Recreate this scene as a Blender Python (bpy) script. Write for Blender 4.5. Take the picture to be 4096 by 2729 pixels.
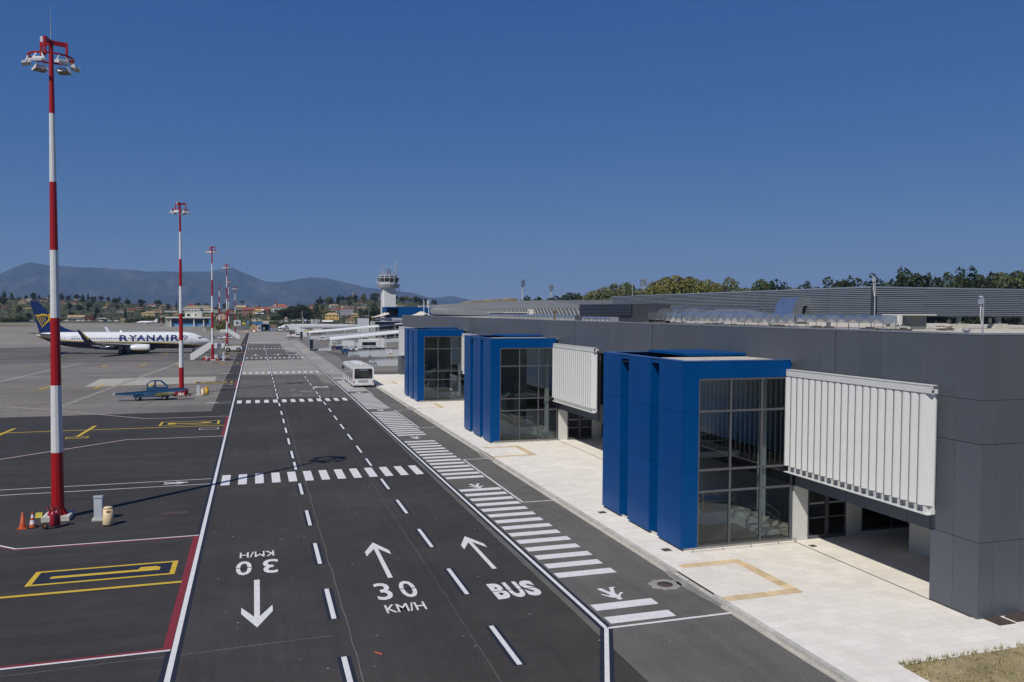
# airport apron seen from the air: settings for light and air
SKY_AIR, SKY_DUST, SKY_OZ, SKY_STR = 0.6, 0.0, 6.0, 0.1
SKY_GRADE = ((.036, 1.12, .022), (.07, .64, .093), (.156, .25, .298))
SUN_STR, EXPO = 3.9, 0.0
HAZE, HAZE_COL = 7e-5, (.40, .62, 1.0)
import bpy, bmesh, math, random
from math import radians as RAD, sin, cos, pi, sqrt, atan2
from mathutils import Vector, Matrix, noise as MN
S = bpy.context.scene
for o in list(bpy.data.objects): bpy.data.objects.remove(o)
random.seed(7)
# ------------------------------------------------------------ camera
CAM_H = 11.0
cam = bpy.data.cameras.new("camera"); cam.sensor_width = 36.0; cam.lens = 28.414
cam.clip_start = 0.5; cam.clip_end = 60000
co = bpy.data.objects.new("camera", cam); S.collection.objects.link(co)
yaw, pitch, roll = 0.30759, 0.036248, 0.00561
fw = Vector((sin(yaw)*cos(pitch), cos(yaw)*cos(pitch), -sin(pitch)))
rt = Vector((cos(yaw), -sin(yaw), 0)); up = rt.cross(fw)
r2 = rt*cos(roll)+up*sin(roll); u2 = -rt*sin(roll)+up*cos(roll)
M3 = Matrix((r2, u2, -fw)).transposed()
co.matrix_world = Matrix.Translation((0, 0, CAM_H)) @ M3.to_4x4()
S.camera = co
# ------------------------------------------------------------ sky and sun
SUN_AZ, SUN_EL = RAD(48.2+180), RAD(49.5)     # azimuth clockwise from +Y
w = bpy.data.worlds.new("World"); S.world = w; w.use_nodes = True
nt = w.node_tree; bg = nt.nodes["Background"]
sky = nt.nodes.new("ShaderNodeTexSky"); sky.sky_type = 'NISHITA'; sky.sun_disc = False
sky.sun_elevation = SUN_EL; sky.sun_rotation = SUN_AZ
sky.altitude = 0; sky.air_density = SKY_AIR; sky.dust_density = SKY_DUST; sky.ozone_density = SKY_OZ
sp_ = nt.nodes.new("ShaderNodeSeparateColor"); cb_ = nt.nodes.new("ShaderNodeCombineColor"); nt.links.new(sky.outputs[0], sp_.inputs[0])
for i, (ref, gam, val) in enumerate(SKY_GRADE):      # the deep, polarised blue of the photograph: a curve per channel
    a_ = nt.nodes.new("ShaderNodeMath"); a_.operation = 'MULTIPLY'; a_.inputs[1].default_value = .05/ref; nt.links.new(sp_.outputs[i], a_.inputs[0])
    b_ = nt.nodes.new("ShaderNodeMath"); b_.operation = 'POWER'; b_.inputs[1].default_value = gam; nt.links.new(a_.outputs[0], b_.inputs[0])
    c_ = nt.nodes.new("ShaderNodeMath"); c_.operation = 'MULTIPLY'; c_.inputs[1].default_value = val/SKY_STR; nt.links.new(b_.outputs[0], c_.inputs[0]); nt.links.new(c_.outputs[0], cb_.inputs[i])
nt.links.new(cb_.outputs[0], bg.inputs[0]); bg.inputs[1].default_value = SKY_STR
sl = bpy.data.lights.new("sun", 'SUN'); sl.energy = SUN_STR; sl.angle = RAD(0.53); sl.color = (1.0, 0.95, 0.87)
so = bpy.data.objects.new("sun", sl); S.collection.objects.link(so)
dsun = Vector((sin(SUN_AZ)*cos(SUN_EL), cos(SUN_AZ)*cos(SUN_EL), sin(SUN_EL)))
so.rotation_euler = dsun.to_track_quat('Z', 'Y').to_euler(); so.location = dsun*300
S.view_settings.view_transform = 'Standard'; S.view_settings.look = 'None'
S.view_settings.gamma = 1; S.view_settings.exposure = EXPO; S.view_settings.use_curve_mapping = False
S.cycles.max_bounces = 8; S.cycles.transparent_max_bounces = 16; S.cycles.volume_bounces = 0
# ------------------------------------------------------------ materials
MATS = {}
def srgb(h):
    if isinstance(h, str):
        h = h.lstrip('#'); c = [int(h[i:i+2], 16)/255 for i in (0, 2, 4)]
    else: c = [v/255 for v in h]
    return tuple((v/12.92 if v <= .04045 else ((v+.055)/1.055)**2.4) for v in c)
def mat(name, col, rough=.6, metal=0, var=.12, scale=2.0, bump=0, bscale=40, spec=.5, island=0, coat=0, stretch=None, dirt=None, dscale=.5, damt=.5):
    """procedural surface: base colour broken up by noise, optional per-panel variation and dirt"""
    if name in MATS: return MATS[name]
    m = bpy.data.materials.new(name); m.use_nodes = True; n = m.node_tree.nodes; L = m.node_tree.links
    b = n["Principled BSDF"]; b.inputs["Roughness"].default_value = rough; b.inputs["Metallic"].default_value = metal
    b.inputs["Specular IOR Level"].default_value = spec; b.inputs["Coat Weight"].default_value = coat
    tc = n.new("ShaderNodeTexCoord"); vec = tc.outputs["Object"]
    if stretch:
        mp = n.new("ShaderNodeMapping"); mp.inputs["Scale"].default_value = stretch
        L.new(vec, mp.inputs[0]); vec = mp.outputs[0]
    nz = n.new("ShaderNodeTexNoise"); nz.inputs["Scale"].default_value = scale; nz.inputs["Detail"].default_value = 6
    nz.inputs["Roughness"].default_value = .65; L.new(vec, nz.inputs["Vector"])
    mr = n.new("ShaderNodeMapRange"); mr.inputs[1].default_value = .25; mr.inputs[2].default_value = .75
    mr.inputs[3].default_value = 1-var; mr.inputs[4].default_value = 1+var; L.new(nz.outputs[0], mr.inputs[0])
    f = mr.outputs[0]
    if island:
        g = n.new("ShaderNodeNewGeometry"); m2 = n.new("ShaderNodeMapRange")
        m2.inputs[3].default_value = 1-island; m2.inputs[4].default_value = 1+island
        L.new(g.outputs["Random Per Island"], m2.inputs[0])
        mu = n.new("ShaderNodeMath"); mu.operation = 'MULTIPLY'; L.new(f, mu.inputs[0]); L.new(m2.outputs[0], mu.inputs[1]); f = mu.outputs[0]
    vm = n.new("ShaderNodeVectorMath"); vm.operation = 'SCALE'; vm.inputs[0].default_value = col[:3]; L.new(f, vm.inputs["Scale"])
    c = vm.outputs[0]
    if dirt:
        n2 = n.new("ShaderNodeTexNoise"); n2.inputs["Scale"].default_value = dscale; n2.inputs["Detail"].default_value = 8; n2.inputs["Roughness"].default_value = .7
        L.new(tc.outputs["Object"], n2.inputs["Vector"])
        m3 = n.new("ShaderNodeMapRange"); m3.inputs[1].default_value = .5; m3.inputs[2].default_value = .75; m3.inputs[4].default_value = damt
        L.new(n2.outputs[0], m3.inputs[0])
        mx = n.new("ShaderNodeMix"); mx.data_type = 'RGBA'; L.new(m3.outputs[0], mx.inputs["Factor"]); L.new(c, mx.inputs["A"]); mx.inputs["B"].default_value = (*dirt, 1); c = mx.outputs["Result"]
    L.new(c, b.inputs["Base Color"])
    if bump:
        nb = n.new("ShaderNodeTexNoise"); nb.inputs["Scale"].default_value = bscale; nb.inputs["Detail"].default_value = 4; L.new(tc.outputs["Object"], nb.inputs["Vector"])
        bp = n.new("ShaderNodeBump"); bp.inputs["Strength"].default_value = bump; bp.inputs["Distance"].default_value = .02
        L.new(nb.outputs[0], bp.inputs["Height"]); L.new(bp.outputs[0], b.inputs["Normal"])
    MATS[name] = m; return m
def glass_mat(name, tint, refl=.12, rough=.02):
    m = bpy.data.materials.new(name); m.use_nodes = True; n = m.node_tree.nodes; L = m.node_tree.links
    for x in list(n): n.remove(x)
    out = n.new("ShaderNodeOutputMaterial"); mix = n.new("ShaderNodeMixShader"); tr = n.new("ShaderNodeBsdfTransparent"); gl = n.new("ShaderNodeBsdfGlossy")
    tc = n.new("ShaderNodeTexCoord"); nz = n.new("ShaderNodeTexNoise"); nz.inputs["Scale"].default_value = .35; L.new(tc.outputs["Object"], nz.inputs["Vector"])
    bp = n.new("ShaderNodeBump"); bp.inputs["Strength"].default_value = .05; bp.inputs["Distance"].default_value = .02; L.new(nz.outputs[0], bp.inputs["Height"])
    tr.inputs[0].default_value = (*tint, 1); gl.inputs["Roughness"].default_value = rough; L.new(bp.outputs[0], gl.inputs["Normal"])
    lw = n.new("ShaderNodeLayerWeight"); lw.inputs["Blend"].default_value = .25
    mr = n.new("ShaderNodeMapRange"); mr.inputs[3].default_value = refl; mr.inputs[4].default_value = .8; L.new(lw.outputs["Fresnel"], mr.inputs[0])
    L.new(mr.outputs[0], mix.inputs[0]); L.new(tr.outputs[0], mix.inputs[1]); L.new(gl.outputs[0], mix.inputs[2]); L.new(mix.outputs[0], out.inputs[0])
    MATS[name] = m; return m
# ------------------------------------------------------------ mesh builder
class MB:
    """collects shapes and links them as ONE mesh object"""
    def __init__(s): s.v = []; s.f = []; s.mi = []; s.sm = []
    def add(s, vs, fs, m=0, smooth=False):
        k = len(s.v); s.v += [tuple(p) for p in vs]
        for f in fs: s.f.append([i+k for i in f]); s.mi.append(m); s.sm.append(smooth)
        return s
    def box(s, x0, x1, y0, y1, z0, z1, m=0):
        return s.add([(x0,y0,z0),(x1,y0,z0),(x1,y1,z0),(x0,y1,z0),(x0,y0,z1),(x1,y0,z1),(x1,y1,z1),(x0,y1,z1)],
                     [(0,3,2,1),(4,5,6,7),(0,1,5,4),(1,2,6,5),(2,3,7,6),(3,0,4,7)], m)
    def cbox(s, c, d, rz=0, m=0, M=None):
        """box by centre and size, turned by rz or by a matrix M"""
        R = M or Matrix.Rotation(rz, 3, 'Z'); vs = []
        for z in (-1, 1):
            for x, y in ((-1,-1),(1,-1),(1,1),(-1,1)): vs.append(Vector(c)+R@Vector((x*d[0]/2, y*d[1]/2, z*d[2]/2)))
        return s.add(vs, [(0,3,2,1),(4,5,6,7),(0,1,5,4),(1,2,6,5),(2,3,7,6),(3,0,4,7)], m)
    def bar(s, a, b, w, h=None, m=0):
        a, b = Vector(a), Vector(b); d = b-a; q = d.to_track_quat('Z', 'Y').to_matrix()
        return s.cbox((a+b)/2, (w, h or w, d.length), M=q, m=m)
    def tube(s, pts, r, n=8, m=0, cap=True, smooth=True):
        pts = [Vector(p) for p in pts]; rs = r if isinstance(r, (list, tuple)) else [r]*len(pts); vs = []; fs = []
        pu = None
        for i, p in enumerate(pts):
            d = (pts[min(i+1, len(pts)-1)]-pts[max(i-1, 0)]).normalized()
            if pu is None: pu = d.orthogonal().normalized()
            pu = (pu-d*pu.dot(d)).normalized(); q = d.cross(pu)
            for k in range(n): t = 2*pi*(k+.5)/n; vs.append(p+(pu*cos(t)+q*sin(t))*rs[i])
        for i in range(len(pts)-1):
            for k in range(n): fs.append((i*n+k, i*n+(k+1)%n, (i+1)*n+(k+1)%n, (i+1)*n+k))
        s.add(vs, fs, m, smooth)
        if cap: s.add(vs[:n], [tuple(range(n))[::-1]], m); s.add(vs[-n:], [tuple(range(n))], m)
        return s
    def lathe(s, prof, c=(0,0,0), n=16, m=0, smooth=True, axis='Z'):
        vs = []; fs = []
        for r, z in prof:
            for k in range(n):
                t = 2*pi*k/n; p = (r*cos(t), r*sin(t), z)
                if axis == 'X': p = (z, r*cos(t), r*sin(t))
                if axis == 'Y': p = (r*sin(t), z, r*cos(t))
                vs.append((p[0]+c[0], p[1]+c[1], p[2]+c[2]))
        for i in range(len(prof)-1):
            for k in range(n): fs.append((i*n+k, i*n+(k+1)%n, (i+1)*n+(k+1)%n, (i+1)*n+k))
        return s.add(vs, fs, m, smooth)
    def loft(s, rings, m=0, smooth=True, cap=True, close=True):
        n = len(rings[0]); vs = [p for r in rings for p in r]; fs = []
        for i in range(len(rings)-1):
            for k in range(n if close else n-1): fs.append((i*n+k, i*n+(k+1)%n, (i+1)*n+(k+1)%n, (i+1)*n+k))
        s.add(vs, fs, m, smooth)
        if cap: s.add(rings[0], [tuple(range(n))[::-1]], m); s.add(rings[-1], [tuple(range(n))], m)
        return s
    def prism(s, poly, a, b, axis='Z', m=0):
        """outline in the plane across the axis, from a to b"""
        def P(p, t): return {'Z': (p[0], p[1], t), 'Y': (p[0], t, p[1]), 'X': (t, p[0], p[1])}[axis]
        return s.loft([[P(p, a) for p in poly], [P(p, b) for p in poly]], m, False)
    def poly(s, pts, z=None, m=0):
        vs = [(p[0], p[1], z) if z is not None else p for p in pts]
        return s.add(vs, [tuple(range(len(vs)))], m)
    def rect(s, x0, x1, y0, y1, z, m=0): return s.poly([(x0,y0),(x1,y0),(x1,y1),(x0,y1)], z, m)
    def line(s, pts, w, z, m=0):
        """painted line of width w along a polyline on the ground"""
        P = [Vector((p[0], p[1])) for p in pts]; Lf = []; Rt = []
        for i, p in enumerate(P):
            d1 = (P[i]-P[i-1]).normalized() if i else None; d2 = (P[i+1]-P[i]).normalized() if i < len(P)-1 else None
            d = ((d1 or d2)+(d2 or d1)).normalized(); nrm = Vector((-d.y, d.x)); k = 1/max(.4, (nrm.dot(Vector((-(d2 or d1).y, (d2 or d1).x)))))
            Lf.append(p+nrm*w/2*k); Rt.append(p-nrm*w/2*k)
        for i in range(len(P)-1): s.poly([Rt[i], Rt[i+1], Lf[i+1], Lf[i]], z, m)
        return s
    def build(s, name, mats, parent=None, loc=None, fix=True):
        me = bpy.data.meshes.new(name); me.from_pydata(s.v, [], s.f)
        for m in (mats if isinstance(mats, (list, tuple)) else [mats]): me.materials.append(m)
        me.polygons.foreach_set('material_index', s.mi); me.polygons.foreach_set('use_smooth', s.sm)
        if fix:
            bm = bmesh.new(); bm.from_mesh(me); bmesh.ops.recalc_face_normals(bm, faces=bm.faces); bm.to_mesh(me); bm.free()
        me.update(); o = bpy.data.objects.new(name, me); S.collection.objects.link(o)
        if parent: o.parent = parent
        if loc: o.location = loc
        return o
def tag(o, label=None, cat=None, group=None, kind=None):
    if label: o["label"] = label
    if cat: o["category"] = cat
    if group: o["group"] = group
    if kind: o["kind"] = kind
    return o
def thing(name, label, cat, loc=(0,0,0), rz=0, group=None):
    o = bpy.data.objects.new(name, None); S.collection.objects.link(o); o.empty_display_size = .3
    o.location = loc; o.rotation_euler = (0, 0, rz); return tag(o, label, cat, group)
def kids(o): return [c for c in bpy.data.objects if c.parent == o]
def copy_tree(o, parent=None):
    c = o.copy(); S.collection.objects.link(c); c.parent = parent
    for ch in kids(o): copy_tree(ch, c)
    return c
def struct(mb, name, mats): return tag(mb.build(name, mats, fix=False), kind='structure')
_fc = {}
def text2d(txt, bold=0.0, res=3):
    """outline of a word as (verts, faces), normalised to height 1 of its own box"""
    key = (txt, bold)
    if key in _fc: return _fc[key]
    cu = bpy.data.curves.new("lettering", 'FONT'); cu.body = txt; cu.offset = bold; cu.resolution_u = res
    o = bpy.data.objects.new("lettering", cu); S.collection.objects.link(o)
    dg = bpy.context.evaluated_depsgraph_get(); me = bpy.data.meshes.new_from_object(o.evaluated_get(dg))
    vs = [(v.co.x, v.co.y) for v in me.vertices]; fs = [tuple(p.vertices) for p in me.polygons]
    bpy.data.objects.remove(o); bpy.data.curves.remove(cu); bpy.data.meshes.remove(me)
    x0 = min(v[0] for v in vs); x1 = max(v[0] for v in vs); y0 = min(v[1] for v in vs); y1 = max(v[1] for v in vs)
    _fc[key] = ([((v[0]-x0)/(x1-x0), (v[1]-y0)/(y1-y0)) for v in vs], fs, (x1-x0)/(y1-y0)); return _fc[key]
def word(mb, txt, org, ux, uy, bold=0.0, m=0, fn=None):
    """lay a word so that its box spans org .. org+ux (width) and org+uy (height)"""
    vs, fs, _ = text2d(txt, bold)
    if fn:                                   # cut into strips so that it can follow a curved skin
        bm = bmesh.new(); bv = [bm.verts.new((a, b, 0)) for a, b in vs]
        for f in fs:
            try: bm.faces.new([bv[i] for i in f])
            except ValueError: pass
        for k in range(1, 10): bmesh.ops.bisect_plane(bm, geom=bm.verts[:]+bm.edges[:]+bm.faces[:], plane_co=(0, k/10, 0), plane_no=(0, 1, 0))
        bmesh.ops.triangulate(bm, faces=bm.faces[:]); bm.verts.index_update(); vs = [(v.co.x, v.co.y) for v in bm.verts]; fs = [tuple(v.index for v in f.verts) for f in bm.faces]; bm.free()
    o, ux, uy = Vector(org), Vector(ux), Vector(uy)
    P = [o+ux*a+uy*b for a, b in vs]
    if fn: P = [fn(p) for p in P]
    return mb.add(P, fs, m)
# ------------------------------------------------------------ ground surfaces
def ground_mat(name, col, fine=.22, streak=.1, blotch=.2, sdir=(3, .05, 1), bl=.06, rough=.85, crack=0, joints=None, jcol=None, stain=None, samt=.5, sscale=.25):
    m = bpy.data.materials.new(name); m.use_nodes = True; n = m.node_tree.nodes; L = m.node_tree.links
    b = n["Principled BSDF"]; b.inputs["Roughness"].default_value = rough; b.inputs["Specular IOR Level"].default_value = .25
    tc = n.new("ShaderNodeTexCoord"); V = tc.outputs["Object"]
    def noise(scale, det, amt, vec=V, lo=.3, hi=.7, ro=.6):
        z = n.new("ShaderNodeTexNoise"); z.inputs["Scale"].default_value = scale; z.inputs["Detail"].default_value = det; z.inputs["Roughness"].default_value = ro
        L.new(vec, z.inputs["Vector"]); r = n.new("ShaderNodeMapRange"); r.inputs[1].default_value = lo; r.inputs[2].default_value = hi
        r.inputs[3].default_value = 1-amt; r.inputs[4].default_value = 1+amt; L.new(z.outputs[0], r.inputs[0]); return r.outputs[0]
    def mul(a, c):
        q = n.new("ShaderNodeMath"); q.operation = 'MULTIPLY'; L.new(a, q.inputs[0]); L.new(c, q.inputs[1]); return q.outputs[0]
    mp = n.new("ShaderNodeMapping"); mp.inputs["Scale"].default_value = sdir; L.new(V, mp.inputs[0])
    f = mul(mul(noise(14, 3, fine), noise(1, 4, streak, mp.outputs[0])), mul(noise(bl, 6, blotch), noise(.9, 5, blotch*.5)))
    sc = n.new("ShaderNodeVectorMath"); sc.operation = 'SCALE'; sc.inputs[0].default_value = col; L.new(f, sc.inputs["Scale"]); c = sc.outputs[0]
    def over(c, fac, colr):
        x = n.new("ShaderNodeMix"); x.data_type = 'RGBA'; L.new(fac, x.inputs["Factor"]); L.new(c, x.inputs["A"]); x.inputs["B"].default_value = (*colr, 1); return x.outputs["Result"]
    if stain: c = over(c, noise_fac(n, L, V, sscale, samt), stain)
    if joints:
        br = n.new("ShaderNodeTexBrick"); br.inputs["Scale"].default_value = 1; br.offset = joints[4] if len(joints) > 4 else .5
        br.inputs["Brick Width"].default_value = joints[0]; br.inputs["Row Height"].default_value = joints[1]; br.inputs["Mortar Size"].default_value = joints[2]; br.inputs["Mortar Smooth"].default_value = .2
        br.inputs["Color1"].default_value = (1, 1, 1, 1); br.inputs["Color2"].default_value = (1-joints[3],)*3+(1,); br.inputs["Mortar"].default_value = (0, 0, 0, 1)
        L.new(V, br.inputs["Vector"]); mm = n.new("ShaderNodeMix"); mm.data_type = 'RGBA'; mm.blend_type = 'MULTIPLY'; mm.inputs["Factor"].default_value = 1
        L.new(c, mm.inputs["A"]); L.new(br.outputs["Color"], mm.inputs["B"]); c = over(mm.outputs["Result"], br.outputs["Fac"], jcol)
    if crack:
        vo = n.new("ShaderNodeTexVoronoi"); vo.feature = 'DISTANCE_TO_EDGE'; vo.inputs["Scale"].default_value = crack
        wz = n.new("ShaderNodeTexNoise"); wz.inputs["Scale"].default_value = .6; wz.inputs["Detail"].default_value = 5; L.new(V, wz.inputs["Vector"])
        av = n.new("ShaderNodeVectorMath"); av.operation = 'MULTIPLY_ADD'; L.new(wz.outputs["Color"], av.inputs[0]); av.inputs[1].default_value = (5, 5, 0); L.new(V, av.inputs[2]); L.new(av.outputs[0], vo.inputs["Vector"])
        cr = n.new("ShaderNodeMapRange"); cr.inputs[1].default_value = .0; cr.inputs[2].default_value = .0022; cr.inputs[3].default_value = .55; cr.inputs[4].default_value = 0; L.new(vo.outputs["Distance"], cr.inputs[0])
        c = over(c, cr.outputs[0], (.03, .03, .032))
    L.new(c, b.inputs["Base Color"])
    bp = n.new("ShaderNodeBump"); bp.inputs["Strength"].default_value = .25; bp.inputs["Distance"].default_value = .01
    nb = n.new("ShaderNodeTexNoise"); nb.inputs["Scale"].default_value = 60; L.new(V, nb.inputs["Vector"]); L.new(nb.outputs[0], bp.inputs["Height"]); L.new(bp.outputs[0], b.inputs["Normal"])
    return m
def noise_fac(n, L, V, scale, amt):
    z = n.new("ShaderNodeTexNoise"); z.inputs["Scale"].default_value = scale; z.inputs["Detail"].default_value = 9; z.inputs["Roughness"].default_value = .72; L.new(V, z.inputs["Vector"])
    r = n.new("ShaderNodeMapRange"); r.inputs[1].default_value = .5; r.inputs[2].default_value = .72; r.inputs[4].default_value = amt; L.new(z.outputs[0], r.inputs[0]); return r.outputs[0]
A_NEW = ground_mat("asphalt_new", (.053, .048, .0445), stain=(.085, .077, .07), samt=.4, sscale=.12)
A_APR = ground_mat("asphalt_stand", (.0475, .0435, .041), sdir=(.05, 1.2, 1), streak=.16, stain=(.072, .07, .068), samt=.35)
A_MID = ground_mat("asphalt_worn", (.125, .115, .104), crack=.07, stain=(.07, .066, .064), samt=.5, sscale=.1)
A_LANE = ground_mat("asphalt_lane", (.135, .124, .112), sdir=(1.5, .06, 1), stain=(.2, .19, .17), samt=.35, sscale=.3)
A_OLD = ground_mat("concrete_old", (.20, .183, .16), crack=.05, sdir=(.03, 1, 1), streak=.16, stain=(.13, .12, .11), samt=.45, sscale=.07)
A_DARK = ground_mat("asphalt_apron_dark", (.13, .12, .108), crack=.06, sdir=(.03, .8, 1), streak=.2, stain=(.2, .19, .17), samt=.35, sscale=.05)
A_RDC = ground_mat("concrete_road", (.31, .285, .25), crack=.06, sdir=(.05, 1, 1), streak=.12, stain=(.22, .2, .18), samt=.4, sscale=.1)
A_FAR = ground_mat("concrete_far", (.26, .238, .2), sdir=(.012, .35, 1), streak=.3, fine=.1, stain=(.15, .14, .13), samt=.5, sscale=.02)
PALE = ground_mat("concrete_pale", (.36, .345, .31), sdir=(.3, 1, 1), streak=.12, joints=(2.6, 6.0, .03, .12, 0), jcol=(.2, .19, .17))
PATCH = ground_mat("concrete_patch", (.42, .395, .33), fine=.1, blotch=.12, stain=(.3, .28, .24), samt=.4)
PAVE = ground_mat("paving_stone", (.84, .79, .7), fine=.05, streak=.04, blotch=.07, sdir=(1, 1, 1), joints=(.8, .5, .006, .09), jcol=(.58, .54, .46), stain=(.7, .58, .42), samt=.3, sscale=.8, rough=.75)
DIRT = ground_mat("dry_grass_ground", (.36, .29, .16), fine=.35, blotch=.3, bl=.3, stain=(.2, .19, .07), samt=.8, sscale=.5)
FIELD = ground_mat("grass_field", (.1, .105, .045), fine=.25, blotch=.4, bl=.03, stain=(.22, .19, .08), samt=.6, sscale=.05)
def paint(name, col, wear=.25): return mat(name, col, .7, var=.1, scale=3, dirt=tuple(c*.55 for c in col), dscale=7, damt=wear)
P_WHITE = paint("paint_white", (.72, .71, .69), .5); P_RED = paint("paint_red", (.22, .022, .028)); P_YEL = paint("paint_yellow", (.62, .42, .035)); P_BLK = paint("paint_black", (.014, .018, .03))
P_FADE = paint("paint_faded", (.45, .43, .4), .7)
g = MB(); g.rect(-22000, 22000, -600, 22000, -.06); struct(g, "ground", FIELD)
g = MB()
def sheet(name, m, z, *rects):
    g = MB()
    for r in rects:
        if len(r) == 4 and not hasattr(r[0], '__len__'): g.rect(*r, z)
        else: g.poly(r, z)
    return struct(g, name, m)
# airfield seen to the left and ahead: pale runway concrete, worn apron, darker lanes
sheet("runway", A_FAR, -.02, [(-420, 150), (60, 150), (60, 480), (-16, 480), (-75, 708), (-122, 708), (-420, 708)])
sheet("apron", A_OLD, 0, (-300, -4.6, 88.5, 190), (-2.5, 60, -60, 480))
sheet("apron_asphalt", A_DARK, .004, [(-300, 183), (-4.6, 185.5), (-4.6, 262), (-300, 258)])
sheet("stand_asphalt", A_APR, .004, [(-300, -60), (-2.5, -60), (-2.5, 90), (-4.5, 93.3), (-24, 93.2), (-300, 96)])
sheet("apron_concrete_patch", PATCH, .004, [(-23.1, 127.2), (-23.5, 141.6), (-6.2, 142), (-5.9, 130.0)])
sheet("apron_joint_strip", A_RDC, .006, [(-38, 128.5), (-37.2, 128.5), (-33.5, 183), (-34.5, 183)], [(-21.5, 100), (-20.9, 100), (-14.5, 183), (-15.3, 183)])
sheet("edge_strip", A_NEW, .006, [(-4.5, 93.2), (-2.5, 88), (-2.5, 410), (-4.0, 410), (-4.4, 300)])
# road: new, worn, concrete and patched stretches one after the other
sheet("road", A_NEW, .004, [(-2.5, -60), (11.1, -60), (11.1, 50), (11.3, 78), (11.35, 100), (10.5, 104.3), (-2.5, 107.6)])
sheet("road_concrete", A_RDC, .003, [(-2.5, 143), (11.7, 142), (11.7, 345), (19, 376), (19, 430), (-2.5, 430)])
sheet("road_worn", A_MID, .004, [(-2.5, 107.6), (10.5, 104.3), (11.35, 100), (11.6, 120), (9.8, 126), (9.9, 143), (-2.5, 144.2)], [(-2.5, 185.6), (10, 188), (10.2, 218), (8.2, 224.8), (7.6, 276), (-2.5, 275.4)])
sheet("road_patch", A_DARK, .006, [(12.8, 352), (17.5, 350), (18.8, 374), (14, 376)], [(-2.5, 372), (9, 372), (9, 374.5), (-2.5, 374)])
sheet("side_lane", A_LANE, .003, [(11.1, -60), (16.55, -60), (16.55, 137.5), (14.7, 143), (11.5, 143), (11.4, 100), (11.35, 78), (11.1, 50)])
sheet("walkway_concrete", PALE, .005, (11.7, 14.75, 143, 312))
sheet("service_yard", A_OLD, .002, (14.75, 60, 138.5, 480))
sheet("service_yard_dark", A_MID, .005, (14.9, 40, 138.5, 147), [(18, 176), (31, 178), (22, 208), (19.5, 225), (17.5, 224), (19, 200)])
sheet("access_road", A_MID, .005, [(-13.5, 470), (-4.5, 478), (-6.5, 640), (-9.5, 640)])
# sealed cracks
g = MB(); rr_ = random.Random(3)
for x, y, n_, dx, dy in [(-20, 99, 5, .9, .1), (-12.7, 101, 4, .2, .8), (-9, 97.6, 4, 1.1, .15), (-16, 108, 5, .9, .2), (3, 115, 6, 1, .4), (9.2, 93, 5, .12, 1.6), (9.5, 110, 5, .15, 1.8), (8.7, 97, 4, .5, .3), (-30, 200, 6, .5, 4), (-24, 215, 5, .6, -4), (0, 118, 5, 1.3, -.1), (-26, 104, 5, 1.2, .3)]:
    pts = [(x, y)]
    for k in range(n_): pts.append((pts[-1][0]+dx*rr_.uniform(.4, 1.4), pts[-1][1]+dy*rr_.uniform(.2, 1.6)+rr_.uniform(-.2, .2)))
    g.line(pts, rr_.uniform(.07, .13), .008)
struct(g, "crack_sealant", P_BLK)
# kerb, paving, verge
PZ = .13
g = MB(); g.rect(16.9, 24.62, 19.8, 138.5, PZ); g.rect(24.62, 36, 22.3, 128, PZ); g.poly([(24.62, 19.8), (60, 20.4), (60, 22.3), (24.62, 22.3)], PZ); g.poly([(16.9, 4), (18.9, 4), (19.2, 19.8), (16.9, 19.8)], PZ)
struct(g, "pavement", PAVE)
K_ST = mat("kerb_stone", (.5, .48, .43), .8, var=.2, scale=5, dirt=(.3, .28, .25), dscale=3, damt=.6, island=.1)
g = MB()
y = 4.0
RAMPS = [(26.6, 30.3), (57.2, 60.4), (88.4, 91.2), (119, 121)]
while y < 138.4:
    y1 = min(y+1.0, 138.4); mid = (y+y1)/2; zt = PZ+.012
    if any(a < mid < b for a, b in RAMPS): zt = .05
    g.box(16.72, 16.92, y, y1-.012, -.02, zt); y = y1
g.box(16.92, 24.4, 138.4, 138.55, -.02, PZ+.01)
struct(g, "kerb", K_ST)
g = MB(); g.rect(16.5, 16.74, 4, 138.4, .009); struct(g, "gutter", ground_mat("gutter_cement", (.5, .47, .4), stain=(.3, .28, .25), samt=.6, sscale=1.2))
g = MB()
for a, b in RAMPS: g.poly([(16.5, a-.5), (16.75, a-.3), (16.75, b+.3), (16.45, b-.1), (16.25, (a+b)/2+.3)], .012)
struct(g, "kerb_ramp", ground_mat("ramp_cement", (.27, .26, .24), blotch=.3, stain=(.45, .43, .4), samt=.7, sscale=1.5))
g = MB()
nx, ny = 44, 26
vs = []
for j in range(ny+1):
    for i in range(nx+1):
        x = 18.95+i*.55; yy = 5+j*(14.7/ny)+(.36*i*.55/22)*(j/ny)
        vs.append((x, yy, PZ+.02+.12*MN.noise(Vector((x*.6, yy*.6, 0)))*(1 if 0 < i < nx and j < ny else .1)))
g.add(vs, [(j*(nx+1)+i, j*(nx+1)+i+1, (j+1)*(nx+1)+i+1, (j+1)*(nx+1)+i) for j in range(ny) for i in range(nx)], 0, True)
struct(g, "grass_verge", DIRT)
# drain slot, tiles, covers in the paving
g = MB()
for k in range(4):
    o = 31.35*k
    g.rect(24.40, 24.46, 22.3+o if k == 0 else 10+o+13, 32.3+o, PZ+.005)
struct(g, "slot_drain", mat("drain_black", (.02, .02, .02), .9))
TILE = mat("tactile_tile", (.66, .5, .29), .8, var=.2, scale=6, island=.15)
g = MB()
for k in range(4):
    o = 31.35*k
    def til(x, y): g.rect(x-.24, x+.24, y+o-.24, y+o+.24, PZ+.006)
    for i in range(6): til(17.55+i*.5, 30.45)
    for i in range(8): til(20.1, 29.95-i*.5)
    for i in range(6): til(19.6-i*.5, 26.45)
struct(g, "tactile_paving", TILE)

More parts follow.
